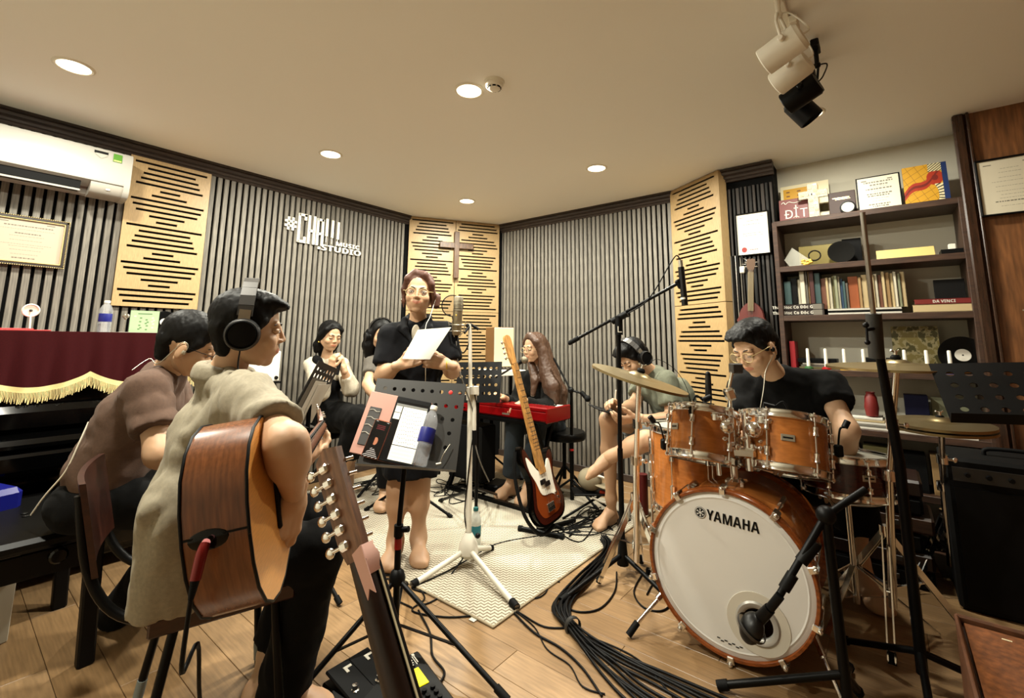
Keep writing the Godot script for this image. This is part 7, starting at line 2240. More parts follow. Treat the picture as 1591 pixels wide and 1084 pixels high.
	for k in 6:
		var pts := []
		for q in 8:
			pts.append(W(r.randf_range(2.55,3.15),r.randf_range(-1.75,-1.42),0.012 + 0.006 * (q % 3)))
		cable("tangled black cable on the rug beside the bare foot",pts,0.0036)
	for k in 5:
		var pts := []
		for q in 8:
			pts.append(W(r.randf_range(2.5,3.05),r.randf_range(-3.05,-2.5),0.012 + 0.006 * (q % 3)))
		cable("tangled black cable on the rug behind the singer",pts,0.0036)
	for k in 3:
		var pts := []
		for q in 7:
			pts.append(W(r.randf_range(2.1,2.7),r.randf_range(-3.5,-3.05),0.012 + 0.006 * (q % 3)))
		cable("tangled black cable on the rug in front of the girl",pts,0.0036)
	for k in 2:
		var pts := []
		for q in 7:
			pts.append(W(r.randf_range(2.85,3.2),r.randf_range(-2.45,-2.0),0.012 + 0.006 * (q % 3)))
		cable("loose cable on the rug under the keyboard",pts,0.0036)
	cable("grey microphone cable hanging beside the white stand",[Vector3(-0.308,1.176,-2.6),Vector3(-0.296,1.07,-2.58),Vector3(-0.266,0.968,-2.56),Vector3(-0.208,0.79,-2.62),Vector3(-0.198,0.654,-2.62),Vector3(-0.167,0.537,-2.62),Vector3(-0.117,0.405,-2.7)],0.004,"cable_grey")
	cable("black cable wound down the white stand",[Vector3(-0.209,0.931,-2.6),Vector3(-0.186,0.791,-2.62),Vector3(-0.211,0.62,-2.62),Vector3(-0.228,0.454,-2.62),Vector3(-0.241,0.258,-2.62),Vector3(-0.22,0.098,-2.62),Vector3(-0.297,0,-2.526)],0.004)

# ---------------------------------------------------------------- people
var skin_tint := Color(0.47,0.285,0.165)
var folds := FastNoiseLite.new()
var strands := FastNoiseLite.new()

func plane_at(p: Vector3,n: Vector3) -> Plane:
	return Plane(n.normalized(),p)

func hand(g: Geo,wrist: Vector3,dir: Vector3,palm: Vector3,thumb_side: Vector3,curl: Array,thumb_in := 0.4,s := 1.0) -> void:
	dir = dir.normalized()
	palm = (palm - dir * palm.dot(dir)).normalized()
	var ac := dir.cross(palm).normalized()
	if ac.dot(thumb_side) < 0:
		ac = -ac
	var f := Field.new(0.0034,260.0)
	f.cone(wrist - dir * 0.03 * s,wrist + dir * 0.01 * s,0.026 * s,0.025 * s)
	for q in [-0.026,-0.009,0.009,0.026]:
		f.cone(wrist + dir * 0.005 * s + ac * q * 0.7 * s,wrist + dir * 0.078 * s + ac * q * s,0.015 * s,0.0115 * s)
	f.ell(wrist + dir * 0.035 * s + ac * 0.022 * s + palm * 0.008 * s,Vector3(0.019,0.026,0.017) * s,Basis(ac,dir,ac.cross(dir)))
	var lens := [0.062,0.078,0.086,0.076]   # little finger first
	for k in 4:
		var p: Vector3 = wrist + dir * (0.078 + (0.004 if k in [1,2] else 0.0)) * s + ac * [-0.028,-0.01,0.0095,0.028][k] * s
		var an := 0.0
		var L: float = lens[k] * s
		var c: float = curl[k]
		var r := 0.0092 * s if k else 0.0082 * s
		for j in 3:
			an += c * [1.1,1.5,0.9][j]
			var dd: Vector3 = dir * cos(an) + palm * sin(an) + ac * [-0.12,-0.04,0.04,0.12][k] * (1.0 - c)
			var q: Vector3 = p + dd.normalized() * L * [0.44,0.31,0.25][j]
			f.cone(p,q,r,r * 0.9)
			r *= 0.9
			p = q
	var tp := wrist + dir * 0.02 * s + ac * 0.022 * s
	var td := (dir * (0.75 - 0.2 * thumb_in) + ac * (0.85 - 0.8 * thumb_in) + palm * (0.25 + 0.7 * thumb_in)).normalized()
	var t1 := tp + td * 0.042 * s
	var t2 := t1 + (td + dir * 0.35).normalized() * 0.034 * s
	var t3 := t2 + (td * 0.8 + dir * 0.5).normalized() * 0.026 * s
	f.cone(tp,t1,0.014 * s,0.0115 * s).cone(t1,t2,0.0108 * s,0.0095 * s).cone(t2,t3,0.0095 * s,0.008 * s)
	g.tint = skin_tint
	f.skin(g)

func head_basis(fwd: Vector3,up := Vector3.UP) -> Basis:
	var z := fwd.normalized()
	var x := up.cross(z).normalized()
	return Basis(x,z.cross(x),z)

func head(g: Geo,c: Vector3,b: Basis,s := 1.0,smile := 0.0,shut := true,cell := 0.004) -> void:
	var f := Field.new(cell,330.0)
	var at := func(x: float,y: float,z: float) -> Vector3: return c + b * (Vector3(x,y,z) * s)
	f.ell(at.call(0,0.032,-0.016),Vector3(0.075,0.086,0.093) * s,b)
	f.ell(at.call(0,-0.022,0.016),Vector3(0.064,0.078,0.069) * s,b)
	f.ell(at.call(0,-0.052,0.03),Vector3(0.053,0.052,0.055) * s,b)
	f.ell(at.call(0,-0.089,0.058),Vector3(0.023,0.018,0.019) * s,b)
	for x in [-1.0,1.0]:
		f.ell(at.call(x * 0.036,-0.028,0.056),Vector3(0.025,0.026,0.024) * s,b)
		f.cone(at.call(x * 0.06,-0.045,-0.005),at.call(x * 0.026,-0.09,0.042),0.014 * s,0.014 * s)
		f.ell(at.call(x * 0.079,-0.012,-0.008),Vector3(0.008,0.03,0.018) * s,b * Basis(Vector3.UP,x * 0.35))
		f.ell(at.call(x * 0.0095,-0.0275,0.0895),Vector3(0.007,0.006,0.0085) * s,b)
	f.cone(at.call(-0.034,0.02,0.07),at.call(0.034,0.02,0.07),0.013 * s,0.013 * s)
	f.cone(at.call(0,0.014,0.081),at.call(0,-0.022,0.0975),0.0055 * s,0.0078 * s)
	f.ell(at.call(0,-0.055,0.068),Vector3(0.028,0.022,0.017) * s,b)
	var my := -0.0535 + 0.003 * smile
	for q in [[0.0,0.0032],[-0.0078,0.004]]:
		for x in [-1.0,1.0]:
			f.cone(at.call(x * (0.0195 + 0.005 * smile),my + q[0] * 0.6 + 0.004 * smile,0.0765),at.call(x * 0.004,my + q[0],0.0845),q[1] * 0.6 * s,q[1] * s)
	for x in [-1.0,1.0]:
		f.carves.append([at.call(x * 0.032,0.002,0.094),Vector3(0.019,0.011,0.014) * s,b])
	g.tint = skin_tint
	var lip := skin_tint * Color(0.82,0.52,0.50)
	var inv := b.inverse()
	var paint := func(p: Vector3) -> Color:
		var l: Vector3 = (inv * (p - c)) / s
		if l.z > 0.07 and Vector2(l.x / 0.024,(l.y - my + 0.004 - 0.005 * smile * absf(l.x) / 0.02) / 0.0085).length() < 1.0:
			return lip
		return skin_tint
	f.skin(g,paint)
	for x in [-1.0,1.0]:
		g.tint = skin_tint
		g.ball(at.call(x * 0.032,0.003,0.0715),Vector3(0.017,0.0105,0.0125) * s,14,b)
		if not shut:
			g.tint = Color(0.62,0.58,0.52)
			g.ball(at.call(x * 0.032,0.0,0.0738),Vector3(0.0125,0.0042,0.0116) * s,12,b)
			g.tint = Color(0.02,0.013,0.01)
			g.ball(at.call(x * 0.032,0.0003,0.0812),Vector3(0.0046,0.0038,0.005) * s,10,b)
		g.tint = Color(0.015,0.011,0.009)
		var y := 0.0045 if not shut else -0.004
		g.hose([at.call(x * 0.017,y - 0.003,0.079),at.call(x * 0.026,y + 0.001,0.0838),at.call(x * 0.036,y + 0.0008,0.0832),at.call(x * 0.047,y - 0.003,0.0755)],[0.0008,0.0016,0.0016,0.0009],5)
		g.hose([at.call(x * 0.013,0.0205,0.0855),at.call(x * 0.026,0.0255,0.0845),at.call(x * 0.04,0.0245,0.0765),at.call(x * 0.05,0.0195,0.067)],[0.0022,0.003,0.0026,0.0012],5)
	if smile > 0.5:
		g.tint = Color(0.72,0.69,0.62)
		g.ball(at.call(0,my - 0.0036,0.0848),Vector3(0.0175,0.0034,0.0045) * s,12,b)
	g.tint = skin_tint

func hair_mesh(f: Field,amp := 0.004) -> Geo:
	strands.seed = 21
	strands.frequency = 1.0
	f.fold = strands
	f.fold_amp = amp
	f.fold_scale = Vector3(110,22,110)
	return f.skin(Geo.new())

func short_hair(o: Node3D,c: Vector3,b: Basis,s: float,m: String,quiff := 0.0) -> void:
	var f := Field.new(0.005,170.0)
	var at := func(x: float,y: float,z: float) -> Vector3: return c + b * (Vector3(x,y,z) * s)
	var hairline := plane_at(at.call(0,0.07,0.074),b * Vector3(0,-0.55,0.84))
	var low := plane_at(at.call(0,-0.022,-0.022),b * Vector3(0,-0.86,0.5))
	f.ell(at.call(0,0.044,-0.018),Vector3(0.079,0.08,0.096) * s,b,[hairline,low])
	f.ell(at.call(0,0.082,-0.003),Vector3(0.066,0.042,0.083) * s,b,[plane_at(at.call(0,0.05,0),b * Vector3(0,-1,0.3))])
	f.cone(at.call(-0.03,0.0,-0.07),at.call(-0.024,-0.06,-0.056),0.034 * s,0.024 * s).cone(at.call(0.03,0.0,-0.07),at.call(0.024,-0.06,-0.056),0.034 * s,0.024 * s)
	for x in [-1.0,1.0]:
		f.cone(at.call(x * 0.062,0.03,0.03),at.call(x * 0.069,-0.005,0.014),0.016 * s,0.008 * s)
	if quiff > 0.0:
		for q in 6:
			var x := -0.045 + 0.018 * q
			f.cone(at.call(x,0.088,0.05),at.call(x * 0.9 - 0.006,0.083 - 0.006 * (q % 2),0.082 + quiff * 0.012 - 4.0 * x * x),0.019 * s,0.007 * s)
	wpart("hair",hair_mesh(f),m,o)

func limb_basis(y: Vector3,zh: Vector3) -> Basis:
	return frame_of(Vector3.ZERO,y,zh).basis

func trunk(f: Field,J: Dictionary,grow: float,bulk: float,cut := []) -> void:
	var sx: Vector3 = (J.ls - J.rs).normalized()
	var up: Vector3 = (J.neck - J.hip).normalized()
	var B := Basis(sx,up,sx.cross(up)).orthonormalized()
	var g := Vector3(grow,grow,grow)
	f.ell(J.chest,Vector3(0.150,0.165,0.105) * bulk + g,B,cut)
	var mid: Vector3 = J.hip.lerp(J.chest,0.5)
	f.ell(mid,Vector3(0.138,0.15,0.105) * bulk + g,B,cut)
	f.ell(J.hip,Vector3(0.150,0.12,0.115) * bulk + g,B,cut)
	for s in ["ls","rs"]:
		f.cone(J.neck.lerp(J.chest,0.16),J[s],0.055 * bulk + grow,0.052 * bulk + grow,cut)
		f.cone(J.chest.lerp(J[s],0.35),J[s],0.085 * bulk + grow,0.05 * bulk + grow,cut)

func foot(f: Field,ankle: Vector3,toe_dir: Vector3) -> void:
	toe_dir.y = 0.0
	toe_dir = toe_dir.normalized()
	var sd := toe_dir.cross(Vector3.UP)
	var fl := Vector3(ankle.x,ankle.y - 0.052,ankle.z)
	f.cone(ankle,fl - toe_dir * 0.025,0.034,0.031)
	f.cone(fl - toe_dir * 0.02,fl + toe_dir * 0.11,0.03,0.026)
	f.cone(ankle + toe_dir * 0.02,fl + toe_dir * 0.12 + Vector3(0,-0.002,0),0.034,0.025)
	f.cone(fl + toe_dir * 0.11 - sd * 0.02,fl + toe_dir * 0.11 + sd * 0.02,0.022,0.022)
	for k in 5:
		var r := 0.0125 if k == 0 else 0.0088
		var q := fl + toe_dir * (0.118) + sd * (-0.032 + 0.0155 * k) + Vector3(0,-0.012,0)
		f.cone(q,q + toe_dir * (0.05 - 0.006 * k),r,r * 0.9)

func body_skin(J: Dictionary,bulk := 1.0,cell := 0.012,feet := true) -> Geo:
	var f := Field.new(cell,75.0)
	var g := Geo.new()
	g.colored = true
	g.tint = skin_tint
	trunk(f,J,-0.02,bulk)
	f.cone(J.neck - (J.neck - J.chest).normalized() * 0.03,J.head_c - J.head_b.y * 0.055 - J.head_b.z * 0.02,0.048 * bulk,0.045)
	for s in ["l","r"]:
		f.cone(J[s + "s"],J[s + "e"],0.044 * bulk,0.037 * bulk)
		var e: Vector3 = J[s + "e"]
		var w: Vector3 = J[s + "w"]
		f.cone(e,e.lerp(w,0.3),0.038 * bulk,0.039 * bulk)
		f.cone(e.lerp(w,0.3),w,0.037 * bulk,0.025)
		if J.has(s + "h"):
			f.cone(J[s + "h"],J[s + "k"],0.078 * bulk,0.05)
			var k: Vector3 = J[s + "k"]
			var a: Vector3 = J[s + "a"]
			f.cone(k,k.lerp(a,0.32),0.05,0.05)
			f.cone(k.lerp(a,0.32),k.lerp(a,0.85),0.05,0.031)
			f.cone(k.lerp(a,0.85),a,0.031,0.032)
			if feet:
				foot(f,a,J[s + "t"])
	f.skin(g)
	return g

func garment(o: Node3D,called: String,f: Field,m: String,amp := 0.006,scale := Vector3(9,5,9)) -> void:
	folds.seed = 5
	folds.frequency = 1.0
	folds.fractal_type = FastNoiseLite.FRACTAL_RIDGED
	folds.fractal_octaves = 2
	f.fold = folds
	f.fold_amp = amp
	f.fold_scale = scale
	wpart(called,f.skin(Geo.new()),m,o)

func sleeve(f: Field,s: Vector3,e: Vector3,t: float,r0: float,r1: float) -> void:
	var q := s.lerp(e,t)
	var c := plane_at(q,e - s)
	f.cone(s,s.lerp(e,t * 1.15),r0,r1,[c])

func leg_cloth(f: Field,h: Vector3,k: Vector3,a: Vector3,t: float,r: Array) -> void:
	f.cone(h,k,r[0],r[1])
	var q := k.lerp(a,t)
	f.cone(k,k.lerp(a,minf(t * 1.1,1.2)),r[1],r[2],[plane_at(q,a - k)])

func headphones(label: String,c: Vector3,b: Basis,s: float,cup := "black_plastic",band := "grey_metal") -> void:
	var o := thing("headphones",label,"headphones",c)
	var at := func(x: float,y: float,z: float) -> Vector3: return c + b * (Vector3(x,y,z) * s)
	var pts := []
	for k in 13:
		var an := PI * k / 12
		pts.append(at.call(cos(an) * 0.094,0.035 + sin(an) * 0.1,-0.012))
	var g := Geo.new()
	for k in 12:
		g.bar(pts[k],pts[k + 1],0.034 * s,0.008 * s,pts[k] - c)
	wpart("headband",g,band,o)
	for x in [-1.0,1.0]:
		wpart("slider",Geo.new().bar(at.call(x * 0.096,0.05,-0.012),at.call(x * 0.1,0.0,-0.012),0.026 * s,0.006 * s,b.x),"silver",o)
		wpart("ear_cushion",Geo.new().turned(at.call(x * 0.076,-0.012,-0.01),at.call(x * 0.1,-0.012,-0.01),[Vector2(0.02,0),Vector2(0.043,0.0),Vector2(0.047,0.008),Vector2(0.045,0.02),Vector2(0.02,0.022)],24),"black_leather",o)
		wpart("ear_cup",Geo.new().turned(at.call(x * 0.098,-0.012,-0.01),at.call(x * 0.125,-0.012,-0.01),[Vector2(0.044,0),Vector2(0.0455,0.008),Vector2(0.043,0.018),Vector2(0.036,0.022),Vector2(0.034,0.019),Vector2(0.012,0.021),Vector2(0,0.021)],28),cup,o)
		wpart("cup_ring",Geo.new().turned(at.call(x * 0.114,-0.012,-0.01),at.call(x * 0.125,-0.012,-0.01),[Vector2(0.041,0.003),Vector2(0.0425,0.006),Vector2(0.040,0.008)],28),"grey_metal",o)

func glasses(label: String,c: Vector3,b: Basis,s: float,m: String) -> void:
	var o := thing("glasses",label,"glasses",c)
	var at := func(x: float,y: float,z: float) -> Vector3: return c + b * (Vector3(x,y,z) * s)
	for x in [-1.0,1.0]:
		var ring := []
		for k in 21:
			var an := TAU * k / 20
			ring.append(at.call(x * 0.034 + 0.0235 * cos(an),-0.002 + 0.021 * sin(an),0.1 - 0.12 * absf(x * 0.034 + 0.0235 * cos(an)) * 0.5))
		wpart("rim",Geo.new().tube(ring,0.0013 * s,5),m,o)
		var ctr: Vector3 = at.call(x * 0.034,-0.002,0.098)
		var lens := Geo.new()
		for k in 20:
			lens.tri(ctr,ring[k],ring[k + 1])
		wpart("lens",lens,"clear",o)
		wpart("temple",Geo.new().hose([at.call(x * 0.058,0.004,0.096),at.call(x * 0.075,0.006,0.06),at.call(x * 0.083,0.004,0.0),at.call(x * 0.082,-0.012,-0.022)],0.0014 * s,5),m,o)
	wpart("bridge",Geo.new().hose([at.call(-0.0105,0.0,0.099),at.call(0,0.004,0.104),at.call(0.0105,0.0,0.099)],0.0013 * s,5),m,o)

func build_people() -> void:
	guitarist()
	pianist()
	girl()
	hidden_player()
	singer()
	keyboardist()
	writer()
	drummer()

func guitarist() -> void:
	var hc: Vector3 = Vector3(-0.804,1.207,-1.42)
	var hb := head_basis(Vector3(0.88,-0.07,-0.46),Vector3(0.06,1,0))
	var J := {
		hip = Vector3(-0.945,0.59,-1.475),chest = Vector3(-0.90,0.85,-1.44),neck = Vector3(-0.872,1.085,-1.43),
		rs = Vector3(-0.707,1.016,-1.27),ls = Vector3(-0.975,1.01,-1.585),re = Vector3(-0.507,0.944,-1.09),rw = Vector3(-0.532,0.796,-1.2),
		le = Vector3(-0.79,0.73,-1.62),lw = Vector3(-0.774,0.725,-1.82),
		rh = Vector3(-0.86,0.545,-1.40),lh = Vector3(-0.97,0.54,-1.56),rk = Vector3(-0.605,0.53,-1.56),lk = Vector3(-0.72,0.53,-1.82),
		ra = Vector3(-0.72,0.08,-1.66),la = Vector3(-0.845,0.08,-1.82),rt = Vector3(0.7,0,0.1),lt = Vector3(0.2,0,1.0),
		head_c = hc,head_b = hb,
	}
	var o := thing("person","man in beige shirt and headphones seated playing acoustic guitar","person",Vector3(-0.9,0,-1.5))
	var g := body_skin(J,1.04,0.011)
	head(g,hc,hb,1.0,0.0,false,0.0032)
	hand(g,J.rw,(Vector3(-0.542,0.736,-1.2) as Vector3) - J.rw,Vector3(-0.75,-0.2,-0.4),Vector3(0.2,0.4,-0.6),[0.5,0.45,0.4,0.3],0.5,1.05)
	hand(g,J.lw,Vector3(0.35,0.25,-0.9),Vector3(-0.6,0.6,0.1),Vector3(-0.5,0.8,0),[0.65,0.6,0.55,0.4],0.6,1.02)
	wpart("body",g,"skin",o)
	short_hair(o,hc,hb,1.0,"hair_black",1.0)
	var f := Field.new(0.0105,80.0)
	var tail := [plane_at(Vector3(0,0.468,0),Vector3(0,-1,0))]
	trunk(f,J,0.008,1.04,tail)
	for q in [[0.03,0.12],[0.0,0.04],[0.02,-0.08]]:
		f.cone(J.chest + Vector3(-0.02 + q[0],-0.12,q[1]),J.hip + Vector3(0.01 + q[0] * 0.6,-0.16,q[1] * 1.05),0.095,0.092,tail)
	sleeve(f,J.rs,J.re,0.72,0.074,0.07)
	sleeve(f,J.ls,J.le,0.66,0.07,0.07)
	garment(o,"shirt",f,"shirt_beige",0.013,Vector3(7,4.5,7))
	var cf := Field.new(0.006,160.0)
	var nk: Vector3 = J.neck + Vector3(0.005,0.0,0)
	for k in 16:
		var a0 := -2.5 + 5.0 * k / 16
		var a1 := -2.5 + 5.0 * (k + 1) / 16
		var q0 := nk + Vector3(-cos(a0) * 0.068,0.012 - 0.028 * (1 - cos(a0)) * 0.5,sin(a0) * 0.068)
		var q1 := nk + Vector3(-cos(a1) * 0.068,0.012 - 0.028 * (1 - cos(a1)) * 0.5,sin(a1) * 0.068)
		cf.cone(q0,q1,0.011,0.011)
		cf.cone(q0 + Vector3(0,-0.022,0),q1 + Vector3(0,-0.022,0),0.017,0.017)
	garment(o,"collar",cf,"shirt_beige",0.0)
	f = Field.new(0.012,80.0)
	f.ell(J.hip + Vector3(0.04,-0.07,0),Vector3(0.12,0.07,0.13))
	leg_cloth(f,J.rh,J.rk,J.ra,1.06,[0.092,0.078,0.086])
	leg_cloth(f,J.lh,J.lk,J.la,0.95,[0.092,0.075,0.075])
	garment(o,"trousers",f,"cloth_black",0.008)
	headphones("black over-ear headphones on the guitarist's head",hc,hb,1.14)
	single("headphone_cable",Geo.new().hose([hc + hb * Vector3(-0.11,-0.06,-0.01),Vector3(-0.756,1.093,-1.3),Vector3(-0.714,1.055,-1.28),Vector3(-0.717,1.026,-1.33)],0.0022,5),"cable_black","thin black headphone cable at the guitarist's neck","cable")

func pianist() -> void:
	var hc: Vector3 = Vector3(-1.245,1.155,-1.8)
	var hb := head_basis(Vector3(0.80,-0.42,-0.46),Vector3(0.4,1,0))
	var J := {
		hip = Vector3(-1.529,0.697,-1.85),chest = Vector3(-1.431,0.885,-1.83),neck = Vector3(-1.342,1.055,-1.84),
		rs = Vector3(-1.295,0.991,-1.68),ls = Vector3(-1.464,0.959,-2.02),re = Vector3(-1.179,0.794,-1.62),rw = Vector3(-1.109,0.749,-1.75),le = Vector3(-1.355,0.732,-2.05),lw = Vector3(-1.193,0.717,-1.95),
		rh = Vector3(-1.56,0.58,-1.77),lh = Vector3(-1.6,0.58,-1.95),rk = Vector3(-1.2,0.54,-1.9),lk = Vector3(-1.24,0.52,-2.08),
		ra = Vector3(-1.62,0.06,-2.1),la = Vector3(-1.6,0.06,-2.25),rt = Vector3(1,0,-0.2),lt = Vector3(1,0,-0.2),
		head_c = hc,head_b = hb,
	}
	var o := thing("person","man in brown T-shirt bending forward on the piano bench","person",Vector3(-1.65,0,-1.85))
	var g := body_skin(J,1.05,0.012,false)
	head(g,hc,hb,1.02,0.0,true,0.004)
	hand(g,J.rw,Vector3(1,-0.2,-0.2),Vector3(0,-1,0),Vector3(0,0,-1),[0.3,0.3,0.3,0.3])
	hand(g,J.lw,Vector3(1,-0.2,-0.2),Vector3(0,-1,0),Vector3(0,0,1),[0.3,0.3,0.3,0.3])
	wpart("body",g,"skin",o)
	short_hair(o,hc,hb,1.03,"hair_black",0.6)
	var f := Field.new(0.0115,80.0)
	trunk(f,J,0.008,1.08)
	sleeve(f,J.rs,J.re,0.66,0.075,0.082)
	sleeve(f,J.ls,J.le,0.66,0.07,0.08)
	garment(o,"shirt",f,"shirt_brown",0.012,Vector3(7,5,7))
	f = Field.new(0.013,80.0)
	f.ell(J.hip + Vector3(0.03,-0.09,0),Vector3(0.13,0.07,0.15))
	leg_cloth(f,J.rh,J.rk,J.ra,1.05,[0.095,0.075,0.07])
	leg_cloth(f,J.lh,J.lk,J.la,1.05,[0.095,0.075,0.07])
	garment(o,"trousers",f,"cloth_black",0.006)
	glasses("thin dark glasses on the man in brown",hc,hb,1.0,"black_plastic")
	single("in_ear_monitor",Geo.new().ball(hc + hb * Vector3(-0.084,-0.012,0.004),Vector3(0.008,0.011,0.009),10).hose([hc + hb * Vector3(-0.088,-0.015,0.008),hc + hb * Vector3(-0.088,0.015,0.006),hc + hb * Vector3(-0.086,0.02,-0.016),hc + hb * Vector3(-0.08,-0.03,-0.03),hc + hb * Vector3(-0.06,-0.09,-0.05),Vector3(-1.354,1.102,-1.75),Vector3(-1.373,1.063,-1.7)],0.0017,5),"silver","silver in-ear monitor and cable of the man in brown","earphone")

func girl() -> void:
	var hc: Vector3 = Vector3(-1.429,1.205,-3.66)
	var hb := head_basis(Vector3(0.74,-0.22,0.62),Vector3(0.05,1,0))
	var J := {
		hip = Vector3(-1.47,0.583,-3.78),chest = Vector3(-1.477,0.851,-3.74),neck = Vector3(-1.458,1.029,-3.7),
		rs = Vector3(-1.56,0.98,-3.66),ls = Vector3(-1.36,0.981,-3.76),re = Vector3(-1.394,0.792,-3.46),rw = Vector3(-1.315,0.966,-3.42),le = Vector3(-1.215,0.814,-3.58),lw = Vector3(-1.247,0.968,-3.48),
		rh = Vector3(-1.467,0.571,-3.7),lh = Vector3(-1.425,0.555,-3.8),rk = Vector3(-1.098,0.628,-3.42),lk = Vector3(-1.155,0.581,-3.6),ra = Vector3(-1.262,0.159,-3.62),la = Vector3(-1.254,0.146,-3.75),rt = Vector3(-0.2,0,1),lt = Vector3(0.2,0,1),
		head_c = hc,head_b = hb,
	}
	J.ra.y = 0.1
	J.la.y = 0.1
	var o := thing("person","girl in black pinafore and white blouse, hands raised to her chin","person",Vector3(J.hip.x,0,J.hip.z))
	var g := body_skin(J,0.86,0.012)
	head(g,hc,hb,0.98,0.0,true,0.0045)
	hand(g,J.rw,Vector3(0.12,0.9,0.1),Vector3(0.5,0.1,-0.8),Vector3(0.8,0,0.5),[0.5,0.45,0.4,0.4],0.5,0.85)
	hand(g,J.lw,Vector3(-0.35,0.85,0.1),Vector3(-0.5,0,-0.8),Vector3(-0.8,0.2,0.4),[0.5,0.5,0.45,0.4],0.5,0.85)
	wpart("body",g,"skin",o)
	var at := func(x: float,y: float,z: float) -> Vector3: return hc + hb * (Vector3(x,y,z) * 0.98)
	var f := Field.new(0.006,150.0)
	var face := plane_at(at.call(0,0.07,0.064),hb * Vector3(0,-0.40,0.9))
	f.ell(at.call(0,0.036,-0.02),Vector3(0.081,0.09,0.098),hb,[face])
	for x in [-1.0,1.0]:
		f.chain([at.call(x * 0.03,0.10,0.04),at.call(x * 0.064,0.06,0.04),at.call(x * 0.078,0.0,-0.01),at.call(x * 0.076,-0.08,-0.035),at.call(x * 0.07,-0.13,-0.04)],[0.014,0.015,0.02,0.026,0.02])
	f.chain([at.call(0,0.0,-0.05),at.call(0,-0.1,-0.05),at.call(0,-0.15,-0.045)],[0.066,0.056,0.04])
	wpart("hair",hair_mesh(f),"hair_black",o)
	f = Field.new(0.0115,90.0)
	trunk(f,J,0.006,0.88)
	f.cone(J.rs,J.re,0.055,0.062).cone(J.re,J.re.lerp(J.rw,0.75),0.062,0.04,[plane_at(J.re.lerp(J.rw,0.62),J.rw - J.re)])
	f.cone(J.ls,J.le,0.055,0.062).cone(J.le,J.le.lerp(J.lw,0.75),0.062,0.04,[plane_at(J.le.lerp(J.lw,0.62),J.lw - J.le)])
	garment(o,"blouse",f,"blouse_white",0.008)
	f = Field.new(0.0115,90.0)
	var fr: Vector3 = hb.z
	var sd: Vector3 = hb.x
	f.ell(J.chest + fr * 0.012 + Vector3(0,-0.03,0),Vector3(0.105,0.12,0.108),hb)
	f.ell(J.chest.lerp(J.hip,0.5),Vector3(0.135,0.13,0.122),hb)
	for x in [-1.0,1.0]:
		f.chain([J.chest + sd * x * 0.07 + fr * 0.07,J.chest + sd * x * 0.075 + fr * 0.06 + Vector3(0,0.12,0),J.neck + sd * x * 0.08 + Vector3(0,-0.015,0),J.chest + sd * x * 0.07 - fr * 0.09 + Vector3(0,0.06,0)],[0.045,0.04,0.034,0.03])
	f.cone(J.hip,J.rk,0.135,0.085)
	f.cone(J.hip,J.lk,0.135,0.085)
	f.cone(J.rk,J.rk.lerp(J.ra,0.65),0.085,0.1,[plane_at(J.rk.lerp(J.ra,0.52),J.ra - J.rk)])
	f.cone(J.lk,J.lk.lerp(J.la,0.65),0.085,0.1,[plane_at(J.lk.lerp(J.la,0.52),J.la - J.lk)])
	garment(o,"pinafore",f,"cloth_black",0.008)
	stool("bar_stool","black stool under the girl in the pinafore",Vector3(J.hip.x,0,J.hip.z),J.hip.y - 0.1,0.16)
	single("gold_earring",Geo.new().ball(at.call(-0.085,-0.05,0.0),0.006,8),"gold","tiny gold earring of the girl in the pinafore","earring")
	single("hand_microphone",Geo.new().tube([J.rw + hb * Vector3(0.03,-0.03,0.05),J.rw + hb * Vector3(0.045,0.07,0.02)],[0.011,0.016],10),"black_plastic","small black microphone between the girl's hands","microphone")

